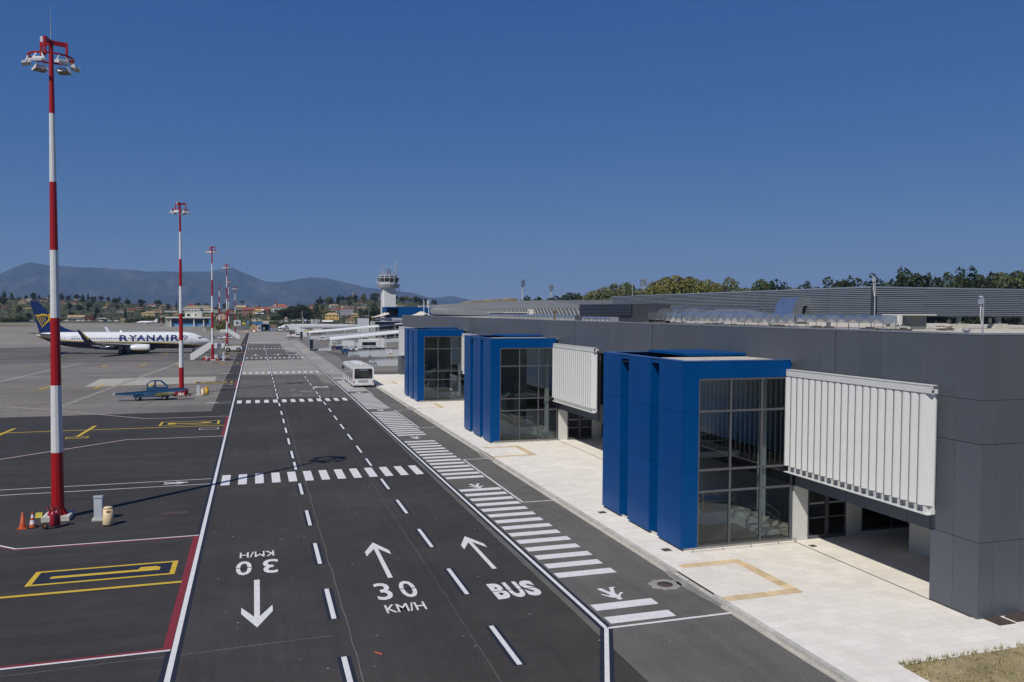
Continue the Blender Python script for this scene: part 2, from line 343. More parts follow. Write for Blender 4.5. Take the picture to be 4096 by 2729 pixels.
# covers, seams and grass tufts
g = MB(); g.add([(15.72+.66*cos(k*pi/14)*(1+.12*sin(k*1.7)), 28.9+.62*sin(k*pi/14)*(1+.1*cos(k*2.3)), .012) for k in range(28)], [tuple(range(28))])
struct(g, "manhole_collar", ground_mat("collar_cement", (.33, .32, .295), blotch=.3))
IRON = mat("cover_iron", (.07, .05, .042), .8, var=.4, scale=9)
m = MB(); m.lathe([(0, .03), (.32, .03), (.32, 0)], n=20); tag(m.build("manhole_cover", IRON, loc=(15.72, 28.9, 0)), "round rusty manhole cover in a pale cement collar beside the hatched walkway", "manhole cover")
for x, y, a, l in ((17.9, 40.0, .4, "small square brown drain cover beside the nearest tower's farthest fin"), (17.9, 32.8, .4, "small square brown drain cover beside the nearest tower's front corner"), (24.8, 31.4, .3, "small dark drain cover in front of the entrance door"), (25.1, 21.75, .75, "dark hatch in the paving at the foot of the grey corner")):
    m = MB(); m.box(-a/2, a/2, -a/2, a/2, 0, .012); tag(m.build("drain_cover", IRON, loc=(x, y, PZ)), l, "drain cover")
m = MB(); m.box(-.5, .5, -.25, .25, 0, .1); tag(m.build("steel_grating", IRON, loc=(26.1, 21.7, PZ)), "dark loose grating lying right of the hatch by the grey end wall", "grating")
m = MB(); m.box(-.7, .7, -.28, .28, .008, .03); tag(m.build("drain_grate", IRON, loc=(-4.2, 46.8, 0)), "long dark drain grate in the tarmac right of the cream bin", "drain grate")
m = MB(); m.bar((3.6, 25.75, .03), (3.82, 25.5, .03), .035); tag(m.build("marker_stick", mat("stick_red", (.5, .12, .07), .6), loc=(0, 0, 0)), "small red stick lying on the road below the word KM/H", "stick")
sr_ = random.Random(31); g = MB()
g.line([(3.02+sr_.uniform(-.03, .03), 18+k*1.1) for k in range(80)], .035, .007); g.line([(-12+k*.9, 27.2+.02*k+sr_.uniform(-.04, .04)) for k in range(17)], .04, .007); g.line([(6.9+sr_.uniform(-.02, .02)+k*.006, 18+k*1.2) for k in range(45)], .02, .007)
struct(g, "asphalt_seam", ground_mat("seam_grey", (.14, .135, .125), fine=.5))
g = MB()
for k in range(150):
    x, y, r_ = sr_.uniform(-2, 16.3), sr_.uniform(22, 75), sr_.uniform(.015, .05)
    g.add([(x-r_, y, .016), (x, y-r_*.6, .016), (x+r_*1.3, y, .016), (x, y+r_*.7, .016)], [(0, 1, 2, 3)])
tag(g.build("paint_flecks", P_FADE, fix=False), kind='stuff')
g = MB()
for k in range(2600):
    x, y = 19.0+24*sr_.random()**1.6, 19.9-6*sr_.random()**1.5
    if MN.noise(Vector((x*.8, y*.8, 2))) < -.05 and y < 19.3: continue
    for q in range(3):
        a, h_ = sr_.uniform(0, 6.28), sr_.uniform(.06, .22); dx, dy = cos(a)*.1, sin(a)*.1
        g.add([(x-dy*.12, y+dx*.12, PZ), (x+dy*.12, y-dx*.12, PZ), (x+dx, y+dy, PZ+h_)], [(0, 1, 2)], q % 2)
tag(g.build("grass_tufts", [mat("grass_straw", (.36, .29, .12), .8, var=.3), mat("grass_green", (.15, .17, .05), .8, var=.3)], fix=False), kind='stuff')
# ------------------------------------------------------------ painted markings
W = MB(); K = MB(); Rm = MB(); Ym = MB(); F = MB()
ZK, ZW = .010, .014
W.rect(-2.64, -2.47, -10, 415, ZW); K.rect(-2.47, -2.33, -10, 415, ZK)
def dashes(x, y0, y1, skip=()):
    y = y0
    while y < y1:
        if not any(abs(y+1.6-s) < 5.6 for s in skip):
            W.rect(x-.085, x+.085, y, y+3.25, ZW); K.rect(x-.21, x+.21, y-.03, y+3.28, ZK)
        y += 6.57
XW = [53.4+46.75*k for k in range(6)]
dashes(2.62, 22.47, 420, [x+1.65 for x in XW]); dashes(7.8, 23.55, 425, [x+1.65 for x in XW])
for s in (2.62, 7.8):
    for x in XW: W.rect(s-.085, s+.085, x+4.0, x+6.9, ZW); K.rect(s-.21, s+.21, x+3.97, x+6.93, ZK); W.rect(s-.085, s+.085, x-3.9, x-.7, ZW); K.rect(s-.21, s+.21, x-3.93, x-.67, ZK)
for x in XW:
    for k in range(13): a = -2.14+1.035*k; W.rect(a, a+.53, x+.02*k*.3, x+3.28, ZW+.003)
EL = [(9.05, 19.0), (9.93, 21.7), (11.58, 25.42), (11.60, 60), (11.6, 120), (11.55, 183), (11.5, 225), (11.1, 260), (11.1, 345)]
W.line(EL, .15, ZW); K.line(EL, .44, ZK)
W.rect(11.62, 16.6, 25.36, 25.5, ZW)
MAN = [(-.26,.3),(-.07,.33),(.05,-.16),(.15,-.07),(.26,.35),(.5,.32),(.47,.24),(.37,.19),(.3,-.12),(.22,-.29),(.21,-.57),(.47,-.29),(.55,-.34),(.51,-.44),(.39,-.5),(.24,-.78),(.23,-.93),(.19,-1.03),(.05,-1.03),(.02,-.9),(.05,-.84),(-.13,-.74),(-.24,-.59),(-.38,-.33),(-.34,-.27),(-.1,-.54),(-.05,-.49),(-.11,-.24),(-.29,.24)]
def ground_poly(mb, pts, z):
    """concave outline on the ground, cut into triangles"""
    from mathutils.geometry import tessellate_polygon
    v = [Vector((p[0], p[1], z)) for p in pts]; mb.add(v, [t for t in tessellate_polygon([v])])
y = 25.75
men = [28.9+20.3*k for k in range(7)]
while y < 168:
    if not any(abs(y+.32-m) < 1.25 for m in men):
        mb = W if y < 135 else F
        mb.rect(11.9+.02*sin(y), 14.48+.03*sin(2.3*y), y, y+.63, ZW)
    y += 1.28
for m in men: ground_poly(W, [(13.15+a, m+b) for a, b in MAN], ZW)
for a, b in ((43.9, 57.9), (75, 89), (106, 120)):
    W.rect(14.6, 14.72, a, b, ZW)
    for yy in (a, b): W.rect(14.72, 16.5, yy-.06, yy+.06, ZW)
F.rect(14.72, 14.86, 143, 160, ZW)
for a, b in ((160.5, 190), (192, 198), (200, 211), (228, 305)): F.rect(14.85, 14.97, a, b, ZW)
Ym.rect(12.0, 13.8, 227.2, 229.5, ZW)
def arrow(x, y0, y1, s=1, w=.2, hw=.55, hl=1.8, m=W):
    """long road arrow from tail y0 to tip y1"""
    d = 1 if y1 > y0 else -1; t = y1-d*1.05
    ground_poly(m, [(x-w/2, y0), (x+w/2, y0), (x+w/2*.9, t), (x+hw, y1-d*hl-d*.3), (x+hw, y1-d*hl+d*.35), (x, y1), (x-hw, y1-d*hl+d*.35), (x-hw, y1-d*hl-d*.3), (x-w/2*.9, t)], ZW)
arrow(0, 34.2, 29.0, w=.22); arrow(5.25, 32.9, 38.2); arrow(9.7, 32.8, 38.0)
def rword(mb, t, x0, x1, y0, y1, bold=.0, flip=False):
    if flip: word(mb, t, (x1, y1, ZW), (x0-x1, 0, 0), (0, y0-y1, 0), bold)
    else: word(mb, t, (x0, y0, ZW), (x1-x0, 0, 0), (0, y1-y0, 0), bold)
rword(W, "3", 4.42, 5.03, 30.4, 32.35, .012); rword(W, "0", 5.38, 6.02, 30.4, 32.35, .012); rword(W, "KM/H", 4.52, 6.0, 29.0, 29.85, .01)
rword(W, "3", .25, .88, 34.95, 36.9, .012, True); rword(W, "0", -.85, -.2, 34.95, 36.9, .012, True); rword(W, "KM/H", -.72, .75, 37.4, 38.25, .01, True)
K.rect(5.3, 6.1, 31.36, 31.44, ZW+.004); K.rect(-.92, -.14, 35.9, 35.98, ZW+.004)      # stencil bridges
for t, a, b in (("B", 8.8, 9.38), ("U", 9.44, 10.02), ("S", 10.08, 10.66)): rword(W, t, a, b, 29.2, 31.0, .05)
K.rect(8.78, 10.7, 30.05, 30.1, ZW+.004)
for o in (89.3, 177):
    for t, a, b in (("B", 8.0, 8.6), ("U", 8.7, 9.3), ("S", 9.4, 10.0)): rword(W, t, a, b, 29.2+o-.5, 31.0+o-.5, .05)
arrow(0, 212.2, 206, w=.3, hw=.9, hl=1.5); arrow(5.3, 205, 211.2, w=.3, hw=.9, hl=1.5); arrow(9.7, 204.5, 210.7, w=.3, hw=.8, hl=1.5)
for x0, x1, y in ((4.6, 5.3, 115.5), (5.7, 7.4, 113), (4.6, 5.8, 108)): F.rect(x0, x1, y, y+.5, ZW)
# stands on the left: red and white limits, yellow centre lines, numbers in frames
for k in range(6):
    o = 46.7*k; e = -2.68
    Wk = W if k < 2 else F
    w_ = .11
    W.line([(e, 41.86+o), (-10.54, 41.8+o), (-27, 57.3+o)], w_, ZW); Rm.line([(e, 41.72+o), (-10.5, 41.66+o), (-27, 57.1+o)], .16, ZK)
    W.line([(e, 27.84+o), (-10.47, 27.84+o), (-26, 12.4+o)], w_, ZW); Rm.line([(e, 27.98+o), (-10.5, 27.98+o), (-26, 12.6+o)], .16, ZK)
    Rm.rect(-2.92, -2.66, 27.9+o, 41.8+o, ZK+.001); K.rect(-2.8, -2.64, o+41.9-46.7, 27.78+o, ZK)
    Ym.rect(-60, -2.9, 34.72+o, 34.95+o, ZW); K.rect(-60, -2.9, 34.64+o, 35.03+o, ZK)
    fx0, fx1, fy0, fy1 = -8.78, -3.27, 35.95+o, 37.85+o
    if k: fx0, fx1, fy0, fy1 = -8.8, -3.4, 82.65+o-46.7, 85.3+o-46.7
    K.rect(fx0, fx1, fy0, fy1, ZK+.002); t = .17
    Ym.rect(fx0, fx1, fy0, fy0+t, ZW); Ym.rect(fx0, fx1, fy1-t, fy1, ZW); Ym.rect(fx0, fx0+t+.04, fy0+t, fy1-t, ZW+.001); Ym.rect(fx1-t-.04, fx1, fy0+t, fy1-t, ZW+.001)
    ch = "123456"[k]; ym = (fy0+fy1)/2
    if k == 0: ground_poly(Ym, [(-8.05, 36.72), (-8.05, 37.0), (-4.78, 37.0), (-4.72, 37.3), (-4.1, 37.3), (-3.92, 37.1), (-3.92, 36.72)], ZW)
    else: word(Ym, ch, (fx0+.7, ym+.55, ZW), (0, -1.1, 0), (4.0, 0, 0), .02)
    for x in (-14.6, -21.3, -28): Ym.line([(x-.1, 77.6+o-46.7), (x+.15, 84.3+o-46.7)], .3, ZW+.001); Ym.rect(x-.9, x+.85, 76.5+o-46.7, 77.45+o-46.7, ZK+.001); K.rect(x-.8, x+.75, 76.7+o-46.7, 77.25+o-46.7, ZK+.003)
    for yy in (54.15, 55.78): W.rect(-60, -2.78, yy+o-.05, yy+o+.05, ZW)
    ground_poly(W, [(-4.85-(b+.36)*1.05, 54.97+o+a*.9) for a, b in MAN], ZW)
    for sx in (-5.0, -3.4): W.rect(sx, sx+.08, 79+o, 80.2+o, ZW)
    W.rect(-5, -3.4, 79+o, 79.1+o, ZW); W.rect(-5, -3.4, 80.1+o, 80.2+o, ZW)
struct(K, "marking_backing", P_BLK); struct(Rm, "red_stand_marking", P_RED); struct(Ym, "yellow_stand_marking", P_YEL); struct(W, "white_road_marking", P_WHITE); struct(F, "faded_road_marking", P_FADE)
# ------------------------------------------------------------ new terminal: grey hall, blue stair towers, white louvres
GREY = mat("cladding_grey", (.088, .1, .118), .38, var=.04, scale=.6, island=.05, spec=.4, dirt=(.14, .145, .15), dscale=.25, damt=.25)
GREYD = mat("cladding_joint", (.02, .022, .026), .8)
FRAME = mat("frame_grey", (.10, .105, .115), .45, spec=.4)
BLUE = mat("cladding_blue", (.0, .058, .215), .34, var=.04, scale=.5, island=.035, spec=.12)
WALLW = mat("wall_white", (.62, .62, .59), .8, var=.05, scale=1.5, dirt=(.4, .4, .38), dscale=1.2, damt=.25)
WALLI = mat("interior_white", (.7, .74, .72), .8, var=.04)
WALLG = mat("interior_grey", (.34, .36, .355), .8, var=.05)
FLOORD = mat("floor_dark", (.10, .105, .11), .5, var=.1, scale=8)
MARB = mat("marble_plinth", (.55, .54, .52), .5, var=.25, scale=6, stretch=(1, 1, 4), island=.1)
STEEL = mat("stainless", (.42, .40, .36), .35, metal=.8)
ROOFG = ground_mat("roof_gravel", (.55, .5, .41), fine=.55, blotch=.2, stain=(.36, .33, .28), samt=.5, sscale=1.5)
WHITEM = mat("white_metal", (.63, .63, .615), .45, var=.05, scale=1.2, dirt=(.5, .49, .46), dscale=1.5, damt=.25)
GLASS = glass_mat("glass_tower", (.92, .96, .95), .02); GLASSD = glass_mat("glass_dark", (.25, .29, .3), .08)
DARK = mat("shade_black", (.012, .013, .015), .9)  # near-black colour standing in for the shade of unlit interiors
X0, Y0, Y1, ZT = 24.5, 22.1, 140.5, 10.33
b = thing("terminal_hall", "long dark grey panelled airport hall with flat gravel roof, along the paved kerb", "building", (X0, Y0, 0))
def P(m, name, mt, par=b): return m.build(name, mt, par, loc=(-X0, -Y0, 0) if par == b else None)
m = MB(); pt = .05; jg = .014                      # cladding: separate panels with open joints on a dark backing
y = Y0+.02; k = 0
while y < Y1-.2:
    y1 = min(y+1.214, Y1); m.box(X0-pt, X0, (y+jg/2 if y > Y0+.1 else Y0-pt+.003), y1-jg/2, 7.96, ZT-.06); y = y1
for (a, c) in ((Y0, 23.16), (23.16, 24.22)):
    for z0, z1 in ((.12, 2.86), (2.88, 6.37), (6.39, 7.945)): m.box(X0-pt, X0, a+jg/2-(pt+jg/2-.003 if a == Y0 else 0), c-jg/2, z0, z1)
x = X0-.004
while x < 48:                                       # end face
    x1 = x+(.62 if x < 24.6 else 1.22)
    for z0, z1 in ((.12, 2.86), (2.88, 6.37), (6.39, 7.945), (7.96, ZT-.06)): m.box(x+jg/2, x1-jg/2, Y0-pt, Y0, z0, z1)
    x = x1
for k in range(4):                                  # beams under the louvres
    o = 31.35*k; yy = 24.24+o if k else 24.24
    ya = yy if k == 0 else 10.0+o+14.2; yb = 32.33+o
    n_ = 7; st = (yb-ya)/n_
    for i in range(n_): m.box(X0-pt, X0, ya+i*st+jg/2, ya+(i+1)*st-jg/2, 2.8, 4.1)
for z0, z1 in ((.12, 3.2),): m.box(23.7, 24.45, 137.6, 140.3, z0, z1)
P(m, "cladding", GREY)
m = MB(); m.box(X0+.003, X0+.3, Y0+.003, Y1, 7.95, ZT-.1); m.box(X0+.003, 48, Y0+.003, Y0+.3, .1, ZT-.1); m.box(X0+.003, X0+.3, Y0+.31, 24.2, .1, 7.94)
m.box(X0+.003, X0+.3, 24.21, Y1, 2.79, 4.08)
P(m, "backing_wall", GREYD)
m = MB(); m.box(X0-.07, X0+.35, Y0-.07, Y1, ZT-.055, ZT); m.box(X0+.36, 48, Y0-.07, Y0+.35, ZT-.055, ZT); P(m, "parapet_cap", mat("cap_grey", (.2, .22, .26), .4))
m = MB(); m.rect(X0+.3, 60, Y0+.3, Y1, 10.14); P(m, "roof", ROOFG)
m = MB(); m.box(X0+.31, 47, 24.3, Y1, 2.82, 2.98); P(m, "soffit", mat("soffit_grey", (.25, .25, .25), .8))
for k in range(4):
    o = 31.35*k; m = MB(); m.box(28.55, 28.75, 22.5 if k == 0 else 23+o, 29.5+o, .13, 2.8); m.box(28.755, 33, 29.3+o, 29.5+o, .13, 2.8); P(m, "ground_floor_wall", WALLW)
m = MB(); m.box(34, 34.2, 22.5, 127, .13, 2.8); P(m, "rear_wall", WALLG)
for k in range(4):                                  # entrance beside each tower, in the plane of its glass
    o = 31.35*k; yw = 32.36+o
    m = MB(); m.box(24.42, 25.22, yw, yw+.2, .28, 2.79); m.box(27.5, 28.38, yw, yw+.2, .28, 2.79); m.box(32, 34, yw, yw+.2, .28, 2.79); m.box(24.42, 25.22, yw-.02, yw+.2, .13, .275); m.box(27.5, 34, yw-.02, yw+.2, .13, .275)
    P(m, "entrance_wall", WALLW)
    for i in range(2):
        m = MB(); a = 25.23+i*1.135; c = a+1.13
        m.box(a, a+.1, yw+.04, yw+.1, .14, 2.78); m.box(c-.1, c, yw+.04, yw+.1, .14, 2.78); m.box(a+.1, c-.1, yw+.04, yw+.1, 2.62, 2.78); m.box(a+.1, c-.1, yw+.04, yw+.1, .14, .3); m.box(a+.1, c-.1, yw+.045, yw+.095, 1.15, 1.2)
        d = P(m, "door", FRAME)
        q = MB(); q.box(a+.1, c-.1, yw+.06, yw+.075, .3, 2.62); q.build("pane", GLASSD, d)
        q = MB(); q.bar((a+.15, yw-.02, 1.17), (c-.15, yw-.02, 1.17), .05); q.build("push_bar", STEEL, d)
        q = MB()
        for j in range(6): q.lathe([(.001, 0), (.055, 0)], (a+.2+j*.145, yw+.052, 1.85), 10, axis='Y')
        q.build("sticker_dots", mat("sticker_grey", (.4, .42, .42), .7), d)
    m = MB(); m.box(28.4, 31.98, yw+.04, yw+.1, .28, .36); m.box(28.4, 31.98, yw+.04, yw+.1, 2.7, 2.78)
    for xx in (28.4, 30.2, 31.9): m.box(xx, xx+.08, yw+.03, yw+.11, .36, 2.7)
    d = P(m, "window", FRAME); q = MB(); q.box(28.48, 31.9, yw+.06, yw+.075, .36, 2.7); q.build("pane", GLASSD, d)
    m = MB(); m.box(24.8, 33, yw+.35, yw+.4, .14, 2.79); P(m, "shade_sheet", DARK)  # near-black sheet behind the glass, the room's shade put into its colour
for k in range(4):                                  # dark window band behind each louvre screen
    o = 31.35*k; ya = 24.24 if k == 0 else 10+o+14.2; yb = 32.33+o
    if k == 3: yb = 140
    m = MB(); n_ = 5; st = (yb-ya)/n_
    for i in range(n_+1): m.box(X0+.02, X0+.12, ya+i*st-.04, ya+i*st+.04, 4.1, 7.94)
    m.box(X0+.03, X0+.11, ya, yb, 6.35, 6.42); m.box(X0+.03, X0+.11, ya, yb, 4.1, 4.17)
    d = P(m, "window_band", FRAME); q = MB(); q.box(X0+.06, X0+.075, ya, yb, 4.1, 7.94); q.build("pane", GLASSD, d)
m = MB(); m.box(27.5, 27.6, 24.3, 140, 3, 7.95); P(m, "corridor_wall", WALLG)
m = MB()
for yv in (47.0, 29.7, 60.4, 92, 93.5): m.tube([(X0-.07, yv, 10.28), (X0-.07, yv+.02, 9.4), (X0-.07, yv-.03, 8.0)], .012, 5)
P(m, "lightning_cable", mat("cable_dark", (.03, .03, .035), .7))
# ---- one stair tower, copied twice
T = thing("stair_tower", "", "stair tower", (18.4, 32.35, .13), group="blue stair towers")
def TP(m, name, mt, par=None): return m.build(name, mt, par or T)
Zt, Zb, D = 8.69, .12, 6.1
m = MB(); gp = .011
def panel_x(x0, x1, y, z0, z1, t=.045): m.box(x0+gp/2, x1-gp/2, y, y+t, z0+gp/2, z1-gp/2)
def panel_y(y0, y1, x, z0, z1, t=.045): m.box(x, x+t, y0+gp/2, y1-gp/2, z0+gp/2, z1-gp/2)
ZL = [Zb, 2.6, 3.58, 6.34, Zt-.03]
FIN = [(0, 2.31), (3.15, 5.6), (6.52, 8.78)]
for a, c in FIN:
    mid = a+(c-a)*.52
    for z0, z1 in zip(ZL, ZL[1:]):
        panel_y(a+(.05 if a == 0 else .05), mid, 0, z0, z1); panel_y(mid, c-.05, 0, z0, z1)
        panel_x(.003, .83 if a == 0 else .52, a, z0, z1); panel_x(.003, .52, c-.045, z0, z1)
for a, c in ((FIN[0][1], FIN[1][0]), (FIN[1][1], FIN[2][0])): panel_y(a+.02, c-.02, .03, Zt-.25, Zt-.03)
for x0, x1 in ((.83, 2.53), (2.53, 4.2), (4.2, 5.74)): panel_x(x0, x1, 0, 7.87, Zt-.03)
m.box(.5, 6.05, 8.74, 8.78, 7.0, Zt-.03)
TP(m, "cladding", BLUE)
m = MB()
for a, c in FIN: m.box(.05, .5, a+.05, c-.05, Zb+.03, Zt-.05)
TP(m, "fin_core", GREYD)
m = MB()
m.box(-.01, .3, -.02, 8.8, Zt-.03, Zt); m.box(.3, 5.74, -.02, .3, Zt-.03, Zt); m.box(.3, 6.0, 8.45, 8.8, Zt-.03, Zt)
TP(m, "parapet_cap", mat("cap_blue", (.05, .12, .32), .35))
m = MB(); m.box(.3, 6.0, .3, 4.2, Zt-.14, Zt-.09); TP(m, "roof_gravel", ROOFG)
m = MB(); m.box(.06, 6.0, 4.2, 8.44, Zt-.4, Zt-.36); m.box(.5, 6.0, .3, 8.4, 7.9, 7.98); TP(m, "roof_slab", GREYD)
m = MB(); m.box(2.6, 6.05, 4.2, 8.44, Zt-.03, Zt+.1); TP(m, "rear_parapet", BLUE)
m = MB()
for a, c in ((FIN[0][1], FIN[1][0]), (FIN[1][1], FIN[2][0])):
    for yy in (a+.01, c-.05): m.box(.46, .52, yy, yy+.04, Zb, Zt-.3)
    for z in (2.6, 3.58, 6.34): m.box(.47, .51, a+.05, c-.05, z-.03, z+.03)
d = TP(m, "slit_window", FRAME)
q = MB()
for a, c in ((FIN[0][1], FIN[1][0]), (FIN[1][1], FIN[2][0])): q.box(.485, .495, a+.05, c-.05, Zb, Zt-.3)
q.build("pane", GLASS, d)
# glazed side: frame and panes
m = MB(); vx = [.85, 2.52, 4.19, 5.87]; hz = [.15, 2.66, 3.66, 6.36, 7.83]
for x in vx: m.box(x-.035, x+.035, .0, .16, Zb, 7.86)
for i, z in enumerate(hz):
    for x0, x1 in zip(vx, vx[1:]): m.box(x0+.036, x1-.036, .01, .15, z-.045, z+.045)
d = TP(m, "window_frame", FRAME)
for x0, x1 in zip(vx, vx[1:]):
    for z0, z1 in zip(hz, hz[1:]):
        q = MB(); q.box(x0+.036, x1-.036, .07, .085, z0+.046, z1-.046); q.build("pane", GLASS, d)
m = MB(); m.box(.18, 5.95, .06, .12, 0, .11); m.box(.18, .26, .13, 8.6, 0, .11); TP(m, "plinth", MARB)
# inside: floor, rear wall, stairs, gallery, rails
m = MB(); m.box(.53, 6.05, .2, 8.6, .03, .1); TP(m, "floor", FLOORD)
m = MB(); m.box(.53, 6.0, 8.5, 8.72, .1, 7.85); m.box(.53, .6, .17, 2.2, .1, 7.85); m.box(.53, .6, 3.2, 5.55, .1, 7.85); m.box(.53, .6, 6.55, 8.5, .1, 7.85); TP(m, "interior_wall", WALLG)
m = MB(); m.box(3.0, 4.0, 8.42, 8.49, .1, 2.9); m.box(4.75, 5.3, 8.42, 8.49, .1, 3.1); m.box(5.55, 5.85, 2.0, 2.3, .1, 7.85); m.box(1.4, 1.7, 8.2, 8.45, .1, 7.8); TP(m, "column", WALLI)
m = MB(); m.box(3.2, 5.98, 3.45, 5.4, .1, .72)
for i in range(5): m.box(4.95, 5.98, .95+i*.5, 3.44, .1+i*.125, .1+(i+1)*.125)
for i in range(9): m.box(3.18-(i+1)*.27, 3.18-i*.27, 3.6, 5.3, .1, .72+(i+1)*.17)
for i in range(9): m.box(.8+i*.3, 1.1+i*.3, 5.6, 7.4, 2.2+i*.14, 2.35+(i+1)*.14)
TP(m, "staircase", WALLI)
m = MB(); m.box(.62, 6.0, 7.45, 8.45, 3.3, 3.6); m.box(3.6, 6.0, 4.6, 7.44, 3.3, 3.6); TP(m, "gallery_floor", WALLG)
m = MB()
def rail(pts, h=.95):
    for a, c in zip(pts, pts[1:]):
        for dz in (h, h*.6): m.bar((a[0], a[1], a[2]+dz), (c[0], c[1], c[2]+dz), .045)
    for p in pts: m.bar(p, (p[0], p[1], p[2]+h), .045)
rail([(4.97, 1.0, .2), (4.97, 3.4, .72), (3.2, 3.47, .72), (.8, 3.62, 2.25)]); rail([(3.6, 4.65, 3.6), (5.9, 4.65, 3.6)]); rail([(5.93, 1.0, .2), (5.93, 3.4, .72)]); rail([(.7, 7.47, 3.6), (3.6, 7.47, 3.6)])
TP(m, "railing", STEEL)
m = MB(); m.bar((.25, -.28, .2), (5.98, -.28, .2), .035)
for x in (.45, 2.0, 3.5, 5.0, 5.95): m.bar((x, -.28, 0), (x, -.28, .2), .03)
TP(m, "kick_rail", STEEL)
tag(T, "nearest and largest blue stair tower, with white gravel showing on its roof")
t2 = copy_tree(T); t2.location.y += 31.35; tag(t2, "middle of the three blue stair towers, behind the nearest white louvre screens")
t3 = copy_tree(T); t3.location.y += 62.85; tag(t3, "farthest blue stair tower, beside the white bus")
# ---- louvre screens
def louvre(y0, y1, n, label):
    t = thing("louvre_screen", label, "louvre", (23.85, y0, 3.5), group="white louvre screens on the grey hall")
    Ln = y1-y0
    m = MB(); m.box(-.02, .30, 0, Ln, 4.83, 4.86); m.box(.0, .03, 0, Ln, 4.55, 4.83); m.box(.03, .2, 0, Ln, 4.52, 4.55)
    m.box(.14, .2, -.12, 0, 4.55, 4.72); m.build("top_rail", WHITEM, t)
    m = MB(); m.box(-.05, .30, 0, Ln, 0, .03); m.box(.27, .3, 0, Ln, .03, .33)
    m.box(.14, .2, -.12, 0, .05, .22)
    for i in range(n): yy = Ln-.05-(i+.5)*(Ln-.1)/n; m.box(.02, .26, yy-.012, yy+.012, .03, .29)
    m.build("bottom_rail", WHITEM, t)
    m = MB()
    for i in range(8): m.box(.31, .6, Ln*(i+.5)/8-.04, Ln*(i+.5)/8+.04, 4.6, 4.75); m.box(.31, .6, Ln*(i+.5)/8-.04, Ln*(i+.5)/8+.04, .08, .25)
    m.build("bracket", WHITEM, t)
    blade = MB(); ang = RAD(38); c, s = cos(ang), sin(ang)      # aerofoil blade
    prof = []
    for i in range(9): u = -1+2*i/8; prof.append((u*.32, -.055*sqrt(max(0, 1-u*u))))
    for i in range(7, 0, -1): u = -1+2*i/8; prof.append((u*.32, .03*sqrt(max(0, 1-u*u))))
    ring = [(.13+px_*-s*1+py_*c, px_*c+py_*s) for px_, py_ in prof]
    blade.loft([[(x, y, .32) for x, y in ring], [(x, y, 4.5) for x, y in ring]])
    first = None
    for i in range(n):
        yy = Ln-.05-(i+.5)*(Ln-.1)/n
        if first is None: first = blade.build("blade", WHITEM, t, loc=(0, yy, 0))
        else:
            q = first.copy(); S.collection.objects.link(q); q.location = (0, yy, 0); q.parent = t
    return t
louvre(23.75, 32.33, 20, "nearest white vertical louvre screen, between the grey end pier and the nearest blue tower")
louvre(55.1, 63.66, 20, "white louvre screen between the nearest and the middle blue stair tower")
louvre(86.5, 95.1, 20, "white louvre screen showing as a thin strip between the middle and farthest blue tower")
louvre(117.9, 140.2, 52, "long white louvre screen at the far end of the grey hall")
